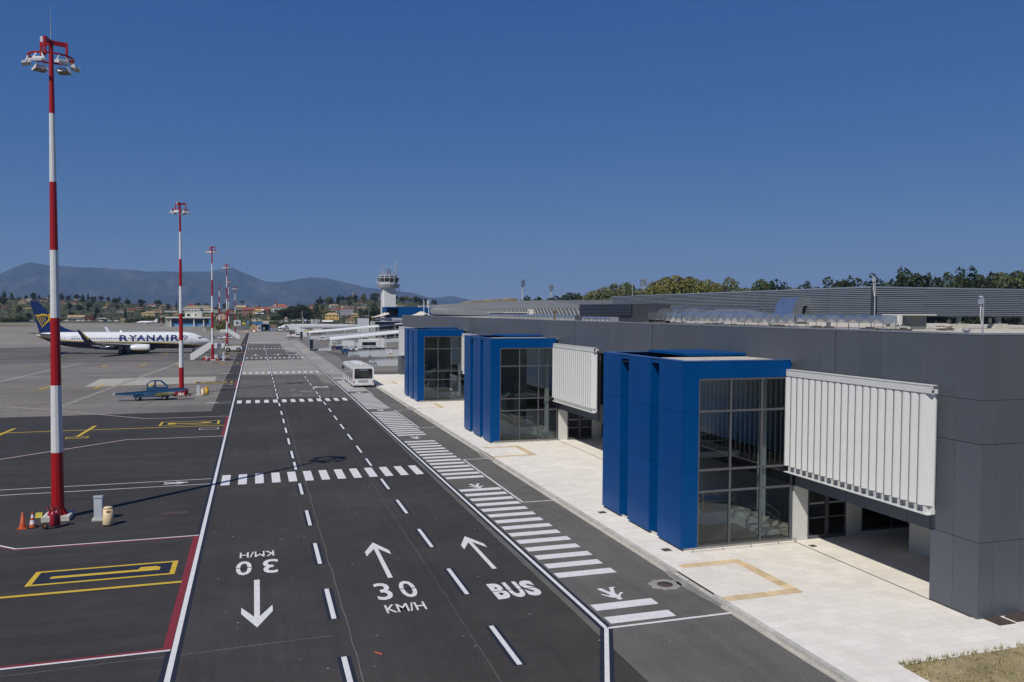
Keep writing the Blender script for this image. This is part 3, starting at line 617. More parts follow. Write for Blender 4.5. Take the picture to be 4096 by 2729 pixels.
# ------------------------------------------------------------ apron furniture: light masts, cones, bins, cabinets
M_RED = mat("mast_red", (.36, .006, .010), .4, var=.08, scale=1.5, dirt=(.2, .02, .02), dscale=1.2, damt=.35)
M_WHT = mat("mast_white", (.68, .69, .68), .45, var=.06, scale=1.2, dirt=(.5, .5, .48), dscale=1.0, damt=.3)
CONC = mat("plinth_concrete", (.55, .53, .48), .85, var=.2, scale=4, dirt=(.3, .28, .25), dscale=3, damt=.5)
LAMPW = mat("lamp_housing", (.75, .75, .74), .4); LENS = mat("lamp_glass", (.3, .28, .22), .2)
RUB = mat("rubber", (.015, .015, .016), .85, var=.2, scale=6); CABLE = mat("cable_black", (.02, .02, .022), .7)
GALV = mat("galvanised", (.42, .43, .44), .45, metal=.3, var=.15)
def mast(x, y, label, h=24.6, s=1.0, head=True):
    t = thing("light_mast", label, "light mast", (x, y, 0), group="red and white floodlight masts along the apron")
    m = MB(); m.box(-.65, .65, -.65, .65, 0, .24); m.build("plinth", CONC, t)
    m = MB()
    for i in range(7):
        z0, z1 = .24 if i == 0 else h*i/7, h*(i+1)/7
        r = lambda z: (.315-(.315-.105)*z/h)*s
        ring = lambda z: [(r(z)*cos(2*pi*k/12), r(z)*sin(2*pi*k/12), z) for k in range(12)]
        m.loft([ring(z0), ring(z1)], i % 2, False, cap=(i in (0, 6)))
    m.build("pole", [M_RED, M_WHT], t)
    m = MB(); m.lathe([(.0, .24), (.5, .24), (.5, .28), (0, .28)], n=12)
    for k in range(12):
        a = 2*pi*k/12; m.prism([(.29, .28), (.47, .28), (.31, .55)], -.012, .012, 'Y')
        q = m.v[-8:]; n_ = len(m.v)
        for i in range(len(m.v)-12, len(m.v)):
            X, Y, Z = m.v[i]; m.v[i] = (X*cos(a)-Y*sin(a), X*sin(a)+Y*cos(a), Z)
    m.build("base_flange", M_RED, t)
    m = MB(); m.tube([(0, 0, h), (0, 0, h+.5), (0, 0, h+2.0)], [.04, .02, .008], 6); m.build("lightning_rod", GALV, t)
    if not head:
        m = MB(); m.box(-.5, .5, -.5, .5, h-.3, h-.1); m.build("head_frame", M_RED, t); return t
    m = MB()
    for k in range(3):
        a = RAD(20+120*k); e = Vector((cos(a)*.72, sin(a)*.72, h+.1)); m.bar((0, 0, h+.1), e, .12, .22); m.bar(e+Vector((0, 0, .12)), e-Vector((0, 0, .85)), .1, .16)
        m.bar(e-Vector((0, 0, .8)), (cos(a)*1.02, sin(a)*1.02, h-.7), .08, .12)
    n_ = 20
    for k in range(n_):
        a, b_ = 2*pi*k/n_, 2*pi*(k+1)/n_; m.bar((1.02*cos(a), 1.02*sin(a), h-.68), (1.02*cos(b_), 1.02*sin(b_), h-.68), .12, .07)
    m.build("head_frame", M_RED, t)
    for k in range(6):
        a = RAD(10+60*k); c = Vector((1.1*cos(a), 1.1*sin(a), h-1.08)); Mx = Matrix.Rotation(a, 3, 'Z') @ Matrix.Rotation(RAD(14), 3, 'Y')
        m = MB(); m.cbox(c, (.42, .62, .12), M=Mx); m.cbox(c+Mx@Vector((-.1, 0, .1)), (.14, .5, .1), M=Mx)
        for sy in (-.33, .33): m.bar(c+Mx@Vector((0, sy, 0)), Vector((1.02*cos(a), 1.02*sin(a), h-.72))+Mx@Vector((0, sy*.4, 0)), .03, .06)
        f = m.build("floodlight", LAMPW, t)
        q = MB(); q.cbox(c+Mx@Vector((0, 0, -.066)), (.38, .58, .012), M=Mx); q.build("lens", LENS, f)
    m = MB(); m.box(-.42, -.3, -.34, -.22, h+.0, h+.28); m.build("control_box", LAMPW, t)
    return t
mast(-9.94, 47.33, "nearest and tallest looking red and white light mast, in front of the airliner's tail")
mast(-9.2, 113, "second red and white light mast, rising behind the blue conveyor truck")
mast(-8.95, 188.3, "third red and white light mast, beside the white passenger stairs at the airliner's nose")
mast(-8.7, 276, "fourth red and white light mast, behind the white pushback tug", 25.6)
mast(-9.2, 411, "rightmost red and white light mast, nearest the road's far end", 22.2)
mast(-13.6, 462, "slim red and white light mast showing close behind the fourth mast", 27.2)
mast(-23, 580, "thick red and white mast without a lamp ring, beyond the bushes of the far island", 28, 1.9, False)
for x, y, l in ((-57.4, 561, "leftmost small red and white mast, at the left corner of the fire station"), (-51.9, 585, "small red and white mast standing behind the flat roof of the fire station"), (-48.4, 590, "pale thin mast behind the fire station, right of the other small masts")):
    mast(x, y, l, 13.2, .7)
ORA = mat("cone_orange", (.52, .09, .02), .6, dirt=(.3, .08, .04), dscale=8, damt=.5); OREF = mat("cone_white", (.75, .75, .75), .5)
def cone(x, y, label, striped, h=.85):
    t = thing("traffic_cone", label, "traffic cone", (x, y, 0))
    m = MB(); m.box(-.21, .21, -.21, .21, 0, .045); m.build("base", RUB if striped else ORA, t)
    m = MB(); r = lambda z: .17-.145*z/h
    if striped:
        for z0, z1, i in ((.045, .2, 0), (.2, .4, 1), (.4, .52, 0), (.52, .68, 1), (.68, h, 0)): m.lathe([(r(z0), z0), (r(z1), z1)], n=14, m=i)
    else: m.lathe([(r(.045), .045), (r(h), h), (0, h)], n=14)
    m.build("body", [ORA, OREF], t)
cone(-11.17, 45.66, "plain faded orange cone, left of the striped cone by the nearest mast", False); cone(-10.73, 45.69, "orange cone with two white bands, left of the fire extinguisher cart", True)
cone(-9.05, 110.0, "small striped orange cone under the tail of the blue conveyor truck", True, .6)
cone(-10.55, 188.3, "red cone left of the extinguisher at the third mast", False); cone(-10.15, 188.1, "orange cone between the red cone and the third mast", True); cone(-7.78, 185.1, "tall red cone right of the third mast's foot", False, .95)
EXR = mat("extinguisher_red", (.3, .012, .03), .35, var=.1)
def ext_cart(x, y, label, rz=0, n=2):
    t = thing("extinguisher_cart", label, "fire extinguisher", (x, y, 0), rz)
    for i in range(n):
        m = MB(); m.lathe([(0, .12), (.14, .12), (.155, .2), (.155, .7), (.12, .8), (.05, .84), (.04, .9), (0, .9)], (.0, i*.34, 0), 14); m.build("cylinder", EXR, t)
    for s in (-.2, n*.34-.14):
        m = MB(); m.lathe([(.05, -.035), (.15, -.035), (.165, -.01), (.165, .01), (.15, .035), (.05, .035)], (-.28, s, .165), 14, axis='Y')
        w_ = m.build("wheel", RUB, t); q = MB(); q.lathe([(0, -.04), (.05, -.04), (.05, .04), (0, .04)], (-.28, s, .165), 10, axis='Y'); q.build("hub", ORA, w_)
    m = MB()
    for i in range(n): m.tube([(-.1, i*.34-.07, .75), (-.3, i*.34-.07, 1.08), (-.3, i*.34+.09, 1.08), (-.1, i*.34+.09, .75)], .015, 5)
    m.bar((-.28, -.2, .165), (-.28, n*.34-.14, .165), .03); m.build("handle", EXR, t)
    m = MB(); pts = []
    for k in range(14): a = k*.75; pts.append((.02+.13*cos(a), .17*(n-1)+.2*sin(a), .86+.012*k))
    m.tube(pts, .025, 5); m.build("hose", CABLE, t)
ext_cart(-9.72, 45.25, "twin red fire extinguisher cart with black wheels in front of the nearest mast", RAD(-18))
ext_cart(-9.6, 110.6, "red extinguisher cart half hidden under the blue conveyor truck, left of the striped cone", .4); ext_cart(-8.35, 110.7, "red extinguisher cart at the right end of the blue conveyor truck", 2.4)
ext_cart(-9.45, 185.6, "dark red extinguisher cart at the foot of the third mast", .2); ext_cart(-10.75, 188.9, "tall brownish red extinguisher cart under the white passenger stairs", 0, 1)
CHK = mat("chock_yellow", (.4, .36, .03), .7)
m = MB(); m.prism([(-.25, 0), (.25, 0), (.12, .22), (-.08, .22)], -.16, .16, 'X'); tag(m.build("wheel_chock", CHK, loc=(-10.95, 48.0, 0)), "yellow wheel chock lying behind the two cones by the nearest mast", "wheel chock")
CABG = mat("cabinet_grey", (.52, .55, .6), .5, var=.05)
def cabinet(x, y, label, h=1.2, rz=0):
    t = thing("utility_cabinet", label, "cabinet", (x, y, 0), rz)
    m = MB(); m.box(-.3, .3, -.3, .3, 0, .1); m.build("plinth", CONC, t)
    m = MB(); m.box(-.2, .2, -.22, .22, .1, h); m.build("body", CABG, t)
    m = MB(); m.prism([(-.25, h), (.25, h), (.25, h+.04), (-.25, h+.12)], -.22, .22, 'X'); m.build("lid", CABG, t)
    m = MB(); m.box(-.17, .17, -.232, -.222, .16, h-.06); m.build("door", mat("cabinet_door", (.56, .59, .63), .5), t)
cabinet(-7.85, 46.45, "pale grey utility cabinet right of the nearest mast, behind the cream bin"); cabinet(-7.05, 111.2, "pale grey utility cabinet left of the two bins, right of the conveyor truck", 1.25)
cabinet(-6.65, 185.9, "pale grey utility cabinet in front of the ground power unit at the third mast", 1.75); cabinet(-5.1, 408, "small pale cabinet by the road, right of the far yellow bin", 1.3); cabinet(-25.5, 452, "white cabinet post at the tip of the far grass island", 1.4)
def bin_(x, y, label, col, name):
    t = thing("waste_bin", label, "bin", (x, y, 0), .2)
    mt = mat(name, col, .45, var=.05)
    m = MB(); m.lathe([(0, .06), (.245, .06), (.265, .1), (.235, .86), (0, .86)], n=20); m.build("body", mt, t)
    m = MB(); m.lathe([(0, 0), (.2, 0), (.235, .06), (0, .06)], n=20); m.build("base", RUB, t)
    m = MB(); m.lathe([(0, .98), (.2, .955), (.215, .93), (.215, .86), (0, .86)], n=20); m.build("lid", mt, t)
    m = MB(); m.box(.2, .25, -.1, .1, .72, .8); m.box(-.1, .1, -.25, -.2, .72, .8); m.build("opening", mat("bin_opening", (.35, .15, .01), .7), t)
bin_(-7.2, 45.1, "cream waste bin in front of the grey cabinet by the nearest mast", (.7, .55, .33), "bin_cream"); bin_(-6.45, 110.6, "cream waste bin beside the yellow one, right of the conveyor truck", (.66, .52, .3), "bin_cream")
bin_(-6.1, 112.7, "yellow waste bin behind the cream one near the conveyor truck", (.62, .36, .01), "bin_yellow"); bin_(-5.75, 407, "small yellow bin near the far mast, left of the small cabinet", (.62, .36, .01), "bin_yellow")
# ------------------------------------------------------------ vehicles
VWHITE = mat("vehicle_white", (.74, .74, .73), .3, var=.03, coat=.3, dirt=(.55, .53, .5), dscale=.8, damt=.3); VBLUE = mat("vehicle_blue", (.015, .09, .22), .4, var=.12, scale=2, dirt=(.06, .1, .14), dscale=2, damt=.5)
VGLASS = mat("vehicle_glass", (.012, .014, .018), .08, spec=.6); VBLACK = mat("vehicle_black", (.02, .02, .022), .5); RIM = mat("wheel_rim", (.4, .4, .4), .4, metal=.5)
TRED = mat("tail_red", (.3, .015, .012), .3); AMBER = mat("beacon_amber", (.6, .22, .02), .3); NAVYP = mat("vehicle_navy", (.015, .03, .12), .4); RUST = mat("rust", (.12, .06, .035), .8)
SILV = mat("vehicle_silver", (.45, .46, .47), .35, metal=.4); YELV = mat("vehicle_yellow", (.6, .5, .01), .4); HAZB = mat("hazard_black", (.02, .02, .02), .6); VRED = mat("vehicle_red", (.35, .02, .02), .35)
_wh = {}
def wheel(par, x, y, z, r=.35, w=.22, axis='Y'):
    k = (r, w, axis)
    if k not in _wh:
        m = MB(); m.lathe([(r*.55, -w/2), (r*.92, -w/2), (r, -w/2+.04), (r, w/2-.04), (r*.92, w/2), (r*.55, w/2)], n=18, axis=axis); a = m.build("tyre", RUB)
        m = MB(); m.lathe([(0, -w/2+.03), (r*.2, -w/2+.01), (r*.3, -w/2+.04), (r*.56, -w/2+.015), (r*.56, w/2-.015), (r*.3, w/2-.04), (r*.2, w/2-.01), (0, w/2-.03)], n=14, axis=axis); c = m.build("rim", RIM)
        _wh[k] = (a.data, c.data); bpy.data.objects.remove(a); bpy.data.objects.remove(c)
    e = bpy.data.objects.new("wheel", None); S.collection.objects.link(e); e.parent = par; e.location = (x, y, z); e.empty_display_size = .2
    for n_, d in zip(("tyre", "rim"), _wh[k]): o = bpy.data.objects.new(n_, d); S.collection.objects.link(o); o.parent = e
def profile_body(mb, prof, y0, y1, taper=0, m=0, z_t=1.0):
    """side outline (x,z) across the width; points above z_t lean inwards by taper"""
    A = [(x, y0+(taper if z > z_t else 0), z) for x, z in prof]; B = [(x, y1-(taper if z > z_t else 0), z) for x, z in prof]
    return mb.loft([A, B], m, False)
# ---- apron bus
t = thing("apron_bus", "white airport apron bus seen from behind on the hatched walkway", "bus", (14.75, 116.8, 0))
m = MB(); Wd, Ln = 1.5, 13.4
ring = lambda y, k=0: [(-Wd+k, y, .32), (-Wd, y, .5), (-Wd, y, 2.6), (-Wd+.04, y, 2.85), (-Wd+.16, y, 3.0), (-.9, y, 3.06), (.9, y, 3.06), (Wd-.16, y, 3.0), (Wd-.04, y, 2.85), (Wd, y, 2.6), (Wd, y, .5), (Wd-k, y, .32)]
m.loft([ring(0), ring(.06), ring(Ln)], 0, False); m.box(-Wd-.01, Wd+.01, -.1, .0, .32, .58); m.build("body", VWHITE, t)
m = MB(); m.loft([[(-1.28, -.02, 1.28), (1.28, -.02, 1.28), (1.25, -.02, 2.62), (1.18, -.02, 2.7), (-1.18, -.02, 2.7), (-1.25, -.02, 2.62)], [(-1.28, .01, 1.28), (1.28, .01, 1.28), (1.25, .01, 2.62), (1.18, .01, 2.7), (-1.18, .01, 2.7), (-1.25, .01, 2.62)]], 0, False)
rw = m.build("rear_window", VGLASS, t); q = MB(); word(q, "COBUS 3000", (-.55, -.025, 2.45), (1.1, 0, 0), (0, 0, .13), .02); q.build("lettering", mat("lettering_pale", (.35, .45, .6), .6), rw)
m = MB(); m.box(-.75, .62, -.035, -.005, .72, 1.12)
for i in range(9): m.box(-.72, .59, -.045, -.034, .75+i*.04, .77+i*.04, 1)
m.build("rear_grille", [mat("grille_pale", (.55, .52, .4), .6, var=.3, scale=3), mat("grille_blue", (.45, .5, .6), .6)], t)
for sx in (-1.42, 1.3): m = MB(); m.box(sx, sx+.13, -.03, .02, .62, 1.02); m.build("tail_light", TRED, t)
for sx in (-1.05, -.85, .75, .95): m = MB(); m.box(sx, sx+.08, -.115, -.1, .44, .49); m.build("reflector", TRED, t)
for i, (a, c) in enumerate(((1.0, 1.9), (3.4, 4.6), (6.0, 7.2), (9.0, 10.2))):
    for sx in (-1, 1): m = MB(); x = sx*1.512; m.box(min(x, x+sx*.01), max(x, x+sx*.01), a, c, .5, 2.5); d = m.build("door", VWHITE, t)
for sx in (-1, 1):
    m = MB(); x = sx*1.516
    for a, c in ((.35, .95), (1.95, 3.35), (4.65, 5.95), (7.25, 8.95), (10.25, 13.1)): m.box(min(x, x+sx*.012), max(x, x+sx*.012), a, c, 1.25, 2.55)
    for a, c in ((1.0, 1.9), (3.4, 4.6), (6.0, 7.2), (9.0, 10.2)): m.box(min(x+sx*.008, x+sx*.016), max(x+sx*.008, x+sx*.016), a+.12, c-.12, .75, 2.45)
    m.build("side_windows", mat("bus_side_glass", (.1, .1, .105), .12, var=.7, scale=3.5, spec=.6), t)
for yy in (4.2, 7.4, 10.5):
    m = MB(); m.loft([[(-.62, yy-.8, 3.06), (.62, yy-.8, 3.06), (.62, yy+.8, 3.06), (-.62, yy+.8, 3.06)], [(-.5, yy-.55, 3.24), (.5, yy-.55, 3.24), (.5, yy+.6, 3.24), (-.5, yy+.6, 3.24)]], 0, False); hh = m.build("roof_hatch", VWHITE, t)
    q = MB()
    for sx in (-.36, .3): q.box(sx, sx+.16, yy-.82, yy-.6, 3.1, 3.17)
    q.build("vent", VBLACK, hh)
m = MB(); m.rect(-1.25, 1.25, .3, 13, 3.066); m.build("roof_panel", mat("roof_dusty", (.5, .48, .43), .7, var=.15, scale=2, stretch=(4, .3, 1)), t)
m = MB(); m.box(-1.72, -1.5, 13.0, 13.1, 1.85, 2.35); m.build("mirror", VBLACK, t)
for sx in (-1.32, 1.32):
    for yy in (2.4, 10.6): wheel(t, sx, yy, .44, .44, .3, 'X')
# ---- conveyor truck
t = thing("conveyor_truck", "blue baggage conveyor truck with a long sloping belt and open cab", "belt loader", (-12.0, 106.9, 0))
m = MB(); m.box(-2.1, 2.0, -.8, .75, .42, .62); profile_body(m, [(-2.05, .45), (-1.2, .42), (1.15, .42), (1.95, .5), (2.05, .72), (1.5, .85), (.9, .8), (.5, .66), (-.6, .66), (-.9, .8), (-1.6, .84), (-2.1, .68)], -.86, -.74); m.build("chassis", VBLUE, t)
m = MB(); m.box(-1.0, 1.0, -.88, -.865, .47, .52); m.build("sill", RUST, t)
m = MB(); yb0, yb1 = -.95, -.15
zb = lambda x: .86+.0685*(x+3.0)
for yy in (yb0, yb1-.06): m.prism([(-3.05, zb(-3.05)-.17), (3.2, zb(3.2)-.2), (3.9, zb(3.9)-.16), (3.9, zb(3.9)+.02), (3.0, zb(3.0)+.12), (-3.05, zb(-3.05)+.1)], yy, yy+.06, 'Y')
for yy in (yb0-.03,): m.prism([(-3.05, zb(-3.05)+.1), (3.0, zb(3)+.12), (3.0, zb(3)+.16), (-3.05, zb(-3.05)+.14)], yy, yb1+.03, 'Y')
m.prism([(-4.1, .78), (-3.05, .72), (-3.05, .92), (-3.9, .93)], yb0, yb1, 'Y'); m.build("belt_frame", VBLUE, t)
m = MB(); m.prism([(-4.0, .935), (-3.05, zb(-3.05)+.145), (3.0, zb(3)+.165), (3.9, zb(3.9)+.03), (3.9, zb(3.9)+.04), (3.0, zb(3)+.18), (-3.05, zb(-3.05)+.16), (-4.0, .95)], yb0+.06, yb1-.06, 'Y'); m.build("belt", RUB, t)
m = MB(); m.box(-4.2, -4.08, yb0, yb1, .74, .98); m.build("bumper", LAMPW, t)
m = MB(); m.tube([(-2.95, -.98, .98), (-2.6, -.98, 1.38), (-.6, -.98, 1.55)], .02, 5); m.tube([(-.95, -.98, 1.54), (-.95, -.98, 1.12)], .02, 5); m.tube([(2.2, -.98, 1.42), (2.0, -.98, 1.75), (2.9, -.98, 1.42)], .02, 5); m.build("hand_rail", VBLUE, t)
m = MB()
for yy in (-.1, .68):
    for a, c in (((-.6, .9), (-.6, 1.95)), ((-.6, 1.95), (-.15, 2.32)), ((-.15, 2.32), (.9, 2.32)), ((.9, 2.32), (1.55, 1.75)), ((1.55, 1.75), (1.75, 1.4)), ((.28, 1.45), (.28, 2.3))): m.bar((a[0], yy, a[1]), (c[0], yy, c[1]), .1, .1)
    m.box(-.6, 1.7, yy-.03, yy+.03, .9, 1.5)
m.box(-.15, .9, -.14, .72, 2.28, 2.36); m.box(1.62, 1.72, -.1, .68, .9, 1.6); m.build("cab", VBLUE, t)
m = MB(); m.lathe([(0, 2.36), (.07, 2.36), (.07, 2.5), (0, 2.54)], (.5, .3, 0), 10); m.build("beacon", AMBER, t)
m = MB(); m.box(.1, .7, .1, .5, .9, 1.3); m.box(.05, .15, .1, .5, 1.3, 1.75); m.build("seat", VBLACK, t)
m = MB()
for i in range(9):
    x = .45+i*.2; m.prism([(x, zb(x)-.33), (x+.1, zb(x)-.33), (x+.14, zb(x)-.24), (x+.04, zb(x)-.24)], yb0-.055, yb0-.035, 'Y'); m.prism([(x, zb(x)-.5), (x+.1, zb(x)-.5), (x+.14, zb(x)-.43), (x+.04, zb(x)-.43)], yb0-.055, yb0-.035, 'Y')
m.box(.4, 2.3, yb0-.035, yb0, .66, .76, 1); m.box(.4, 2.3, yb0-.035, yb0, .84, .94, 1); m.build("hazard_stripe", [YELV, HAZB], t)
m = MB(); m.bar((-1.0, -.5, .6), (.6, -.5, 1.0), .1); m.bar((-2.3, -.5, .6), (-2.7, -.5, .85), .08); m.box(-.7, .4, -.8, -.3, .62, .84); m.build("lift_arm", GALV, t)
for yy in (-.78, .7):
    for xx in (-1.55, 1.42): wheel(t, xx, yy, .31, .31, .22)
# ---- pushback tug
def tug(x, y, label, lettering=True):
    t = thing("pushback_tug", label, "tug", (x, y, 0))
    m = MB()
    def arch(cx, r, n_=9): return [(cx+r*cos(pi-pi*k/n_), .55+r*sin(pi-pi*k/n_)) for k in range(n_+1)]
    prof = [(-2.15, .3)]+arch(-1.35, .66)+arch(1.25, .66)+[(2.1, .3), (2.15, 1.0), (1.95, 1.35), (1.6, 1.5), (-1.6, 1.52), (-2.15, 1.45)]
    from mathutils.geometry import tessellate_polygon
    for yy in (-1.15, 1.05):
        v = [Vector((a, yy, c)) for a, c in prof]; m.add(v, tessellate_polygon([v])); v2 = [Vector((a, yy+.1, c)) for a, c in prof]; m.add(v2, tessellate_polygon([v2]))
    m.loft([[(a, -1.15, c) for a, c in prof], [(a, 1.15, c) for a, c in prof]], 0, False, cap=False); m.build("body", VWHITE, t)
    m = MB(); m.box(-2.0, -.2, -.9, .9, 1.52, 1.58); m.box(2.1, 2.5, -.6, .6, .4, .7); m.build("deck", VBLACK, t)
    m = MB()
    for a, c in (((-2.1, 1.55), (-1.95, 2.1)), ((-1.95, 2.1), (-1.5, 2.25)), ((-1.5, 2.25), (-1.1, 1.6))): m.bar((a[0], -.3, a[1]), (c[0], -.3, c[1]), .06); m.bar((a[0], .5, a[1]), (c[0], .5, c[1]), .06)
    m.build("roll_bar", NAVYP, t)
    if lettering: m = MB(); word(m, "Skyserv", (-.6, -1.156, .92), (1.3, 0, 0), (0, 0, .25), .0); m.line([(-.2, 0), (0, 0)], .01, 0); m.build("lettering", mat("lettering_grey", (.35, .37, .42), .6), t)
    for xx in (-1.35, 1.25):
        for yy in (-.95, .95): wheel(t, xx, yy, .58, .58, .38)
    return t
tug(-5.5, 226, "white low pushback tug with four big black wheels, right of the airliner's nose")
# ---- baggage tractor and dolly group
def tractor(x, y, label, col, rz=0, s=1.0):
    t = thing("baggage_tractor", label, "tractor", (x, y, 0), rz)
    m = MB(); profile_body(m, [(-1.3, .35), (1.3, .35), (1.35, .8), (1.2, 1.0), (.2, 1.05), (.15, .7), (-.6, .7), (-.65, 1.0), (-1.3, .95)], -.65, .65); m.build("body", col, t)
    m = MB()
    for a, c in (((.1, 1.0), (-.05, 1.85)), ((-.05, 1.85), (-.9, 1.85)), ((-.9, 1.85), (-1.0, .95))):
        for yy in (-.6, .6): m.bar((a[0], yy, a[1]), (c[0], yy, c[1]), .07)
    m.box(-.95, 0, -.65, .65, 1.85, 1.92); m.build("cab_frame", col, t)
    m = MB(); m.box(-.6, -.1, -.4, .4, .7, 1.0); m.box(-.7, -.6, -.4, .4, .7, 1.35); m.build("seat", VBLACK, t)
    for xx in (-.85, .85):
        for yy in (-.6, .6): wheel(t, xx, yy, .35, .35, .22)
def dolly(x, y, label, col, L_=2.8, rz=0, high=False):
    t = thing("baggage_dolly", label, "baggage cart", (x, y, 0), rz)
    m = MB(); m.box(-L_/2, L_/2, -.75, .75, .55, .68); m.bar((L_/2, 0, .55), (L_/2+.9, 0, .35), .06); m.build("bed", col, t)
    m = MB()
    for xx in (-L_/2, L_/2-.06): m.box(xx, xx+.06, -.75, .75, .68, 1.25)
    m.box(-L_/2, L_/2, .7, .75, .68, 1.1); m.build("side_rail", col, t)
    for xx in (-L_/2+.4, L_/2-.4):
        for yy in (-.6, .6): wheel(t, xx, yy, .27, .27, .16)
tractor(-6.9, 232.5, "dark blue baggage tractor behind the white pushback tug", VBLUE); dolly(-4.6, 234, "long blue baggage cart with pale lettered side, behind the tug's right end", VBLUE, 2.9)
dolly(-15.6, 331, "dark blue baggage cart left of the farther passenger stairs", NAVYP, 1.6); dolly(-13.4, 332, "blue baggage cart with blue wheels, next to the farther passenger stairs", VBLUE, 1.6); tractor(-10.2, 331, "blue baggage tractor half hidden behind the farther passenger stairs", NAVYP)
# ---- passenger stairs
def stairs(x, y, label, flip, lettering=True, grp="white passenger stairs on the apron"):
    t = thing("passenger_stairs", label, "passenger stairs", (x, y, 0), 0, grp); f = -1 if flip else 1
    R = lambda pts: [(f*a, c) for a, c in pts]
    side = [(-3.6, .1), (-2.9, .06), (.45, 2.45), (.5, 4.05), (-3.6, 1.38)]; bx = [(.5, 2.6), (3.1, 2.6), (3.4, 2.85), (3.4, 3.62), (.5, 3.7)]
    m = MB()
    for yy in (-.85, .8): m.prism(R(side), yy, yy+.05, 'Y'); m.prism(R(bx), yy, yy+.05, 'Y')
    m.build("side_panel", VWHITE, t)
    m = MB()
    for i in range(16): a = -3.3+i*.24; z = .18+i*.155; m.box(min(f*a, f*(a+.26)), max(f*a, f*(a+.26)), -.79, .79, z, z+.05)
    m.box(min(f*.5, f*3.3), max(f*.5, f*3.3), -.79, .79, 2.62, 2.7); m.build("steps", SILV, t)
    m = MB()
    for yy in (-.7, .7): m.bar((f*-2.8, yy, .06), (f*.6, yy, 2.45), .12)
    m.bar((f*3.2, 0, .6), (f*.9, 0, 2.5), .14); m.bar((f*-.6, .5, 1.5), (f*-.9, .5, .6), .08); m.bar((f*2.2, -.55, .6), (f*2.2, -.55, 2.6), .1); m.build("lift_frame", GALV, t)
    m = MB(); a0, a1 = sorted((f*-.9, f*3.5)); m.box(a0, a1, -.8, .8, .42, .7); c0, c1 = sorted((f*.9, f*2.4)); m.box(c0, c1, -.8, .8, .7, 1.1); profile_body(m, R([(3.5, .4), (4.3, .4), (4.3, .95), (3.9, 1.05), (3.6, .9), (3.5, .7)]), -.8, .8); m.box(*sorted((f*-1.1, f*-.2)), -.8, .8, .7, .9); m.build("chassis", VWHITE, t)
    m = MB(); m.tube([(f*.6, -.83, 3.7), (f*.7, -.83, 3.95), (f*3.2, -.83, 3.8), (f*3.4, -.83, 3.6)], .025, 5); m.tube([(f*3.0, .3, 3.7), (f*3.2, .3, 4.3), (f*3.7, .3, 4.2), (f*4.0, .3, 3.6)], .05, 5); m.build("hand_rail", NAVYP, t)
    if lettering:
        m = MB(); word(m, "swissport", ((1.2 if f > 0 else -2.9), -.856, 3.08), (1.2, 0, 0), (0, 0, .22)); m.box(f*2.55, f*2.55+.28, -.858, -.852, 3.1, 3.36, 1); m.build("lettering", [mat("lettering_dark", (.08, .08, .1), .6), VRED], t)
    for xx in (-.2, 3.0):
        for yy in (-.65, .65): wheel(t, f*xx, yy, .38, .38, .24)
    return t
stairs(-10.0, 190.3, "white passenger stairs leaning up to the right, between the airliner's nose and the third mast", False)
stairs(-9.3, 325, "white passenger stairs sloping down to the right, farther along the apron behind the airliner", True)
st3 = stairs(16.5, 340, "white passenger stairs beside the flagpoles, sloping down to the covered ramp", True, False); st3.scale = (1, 1, 1.25)
t = thing("ground_power_unit", "worn brownish ground power unit right of the third mast's cabinet", "power unit", (-5.85, 187.6, 0))
m = MB(); m.box(-.42, .42, -.8, .8, .3, 1.25); m.build("housing", mat("gpu_tan", (.33, .28, .2), .6, var=.2), t)
m = MB(); m.tube([(-.4, -.4, 1.25), (-.2, -.5, 1.55), (.3, -.5, 1.45), (.4, -.6, .8)], .06, 6); m.box(-.3, .1, -.3, .3, 1.25, 1.5); m.build("cable", RUB, t)
for yy in (-.55, .55):
    for xx in (-.4, .4): wheel(t, xx, yy, .2, .2, .12, 'X')
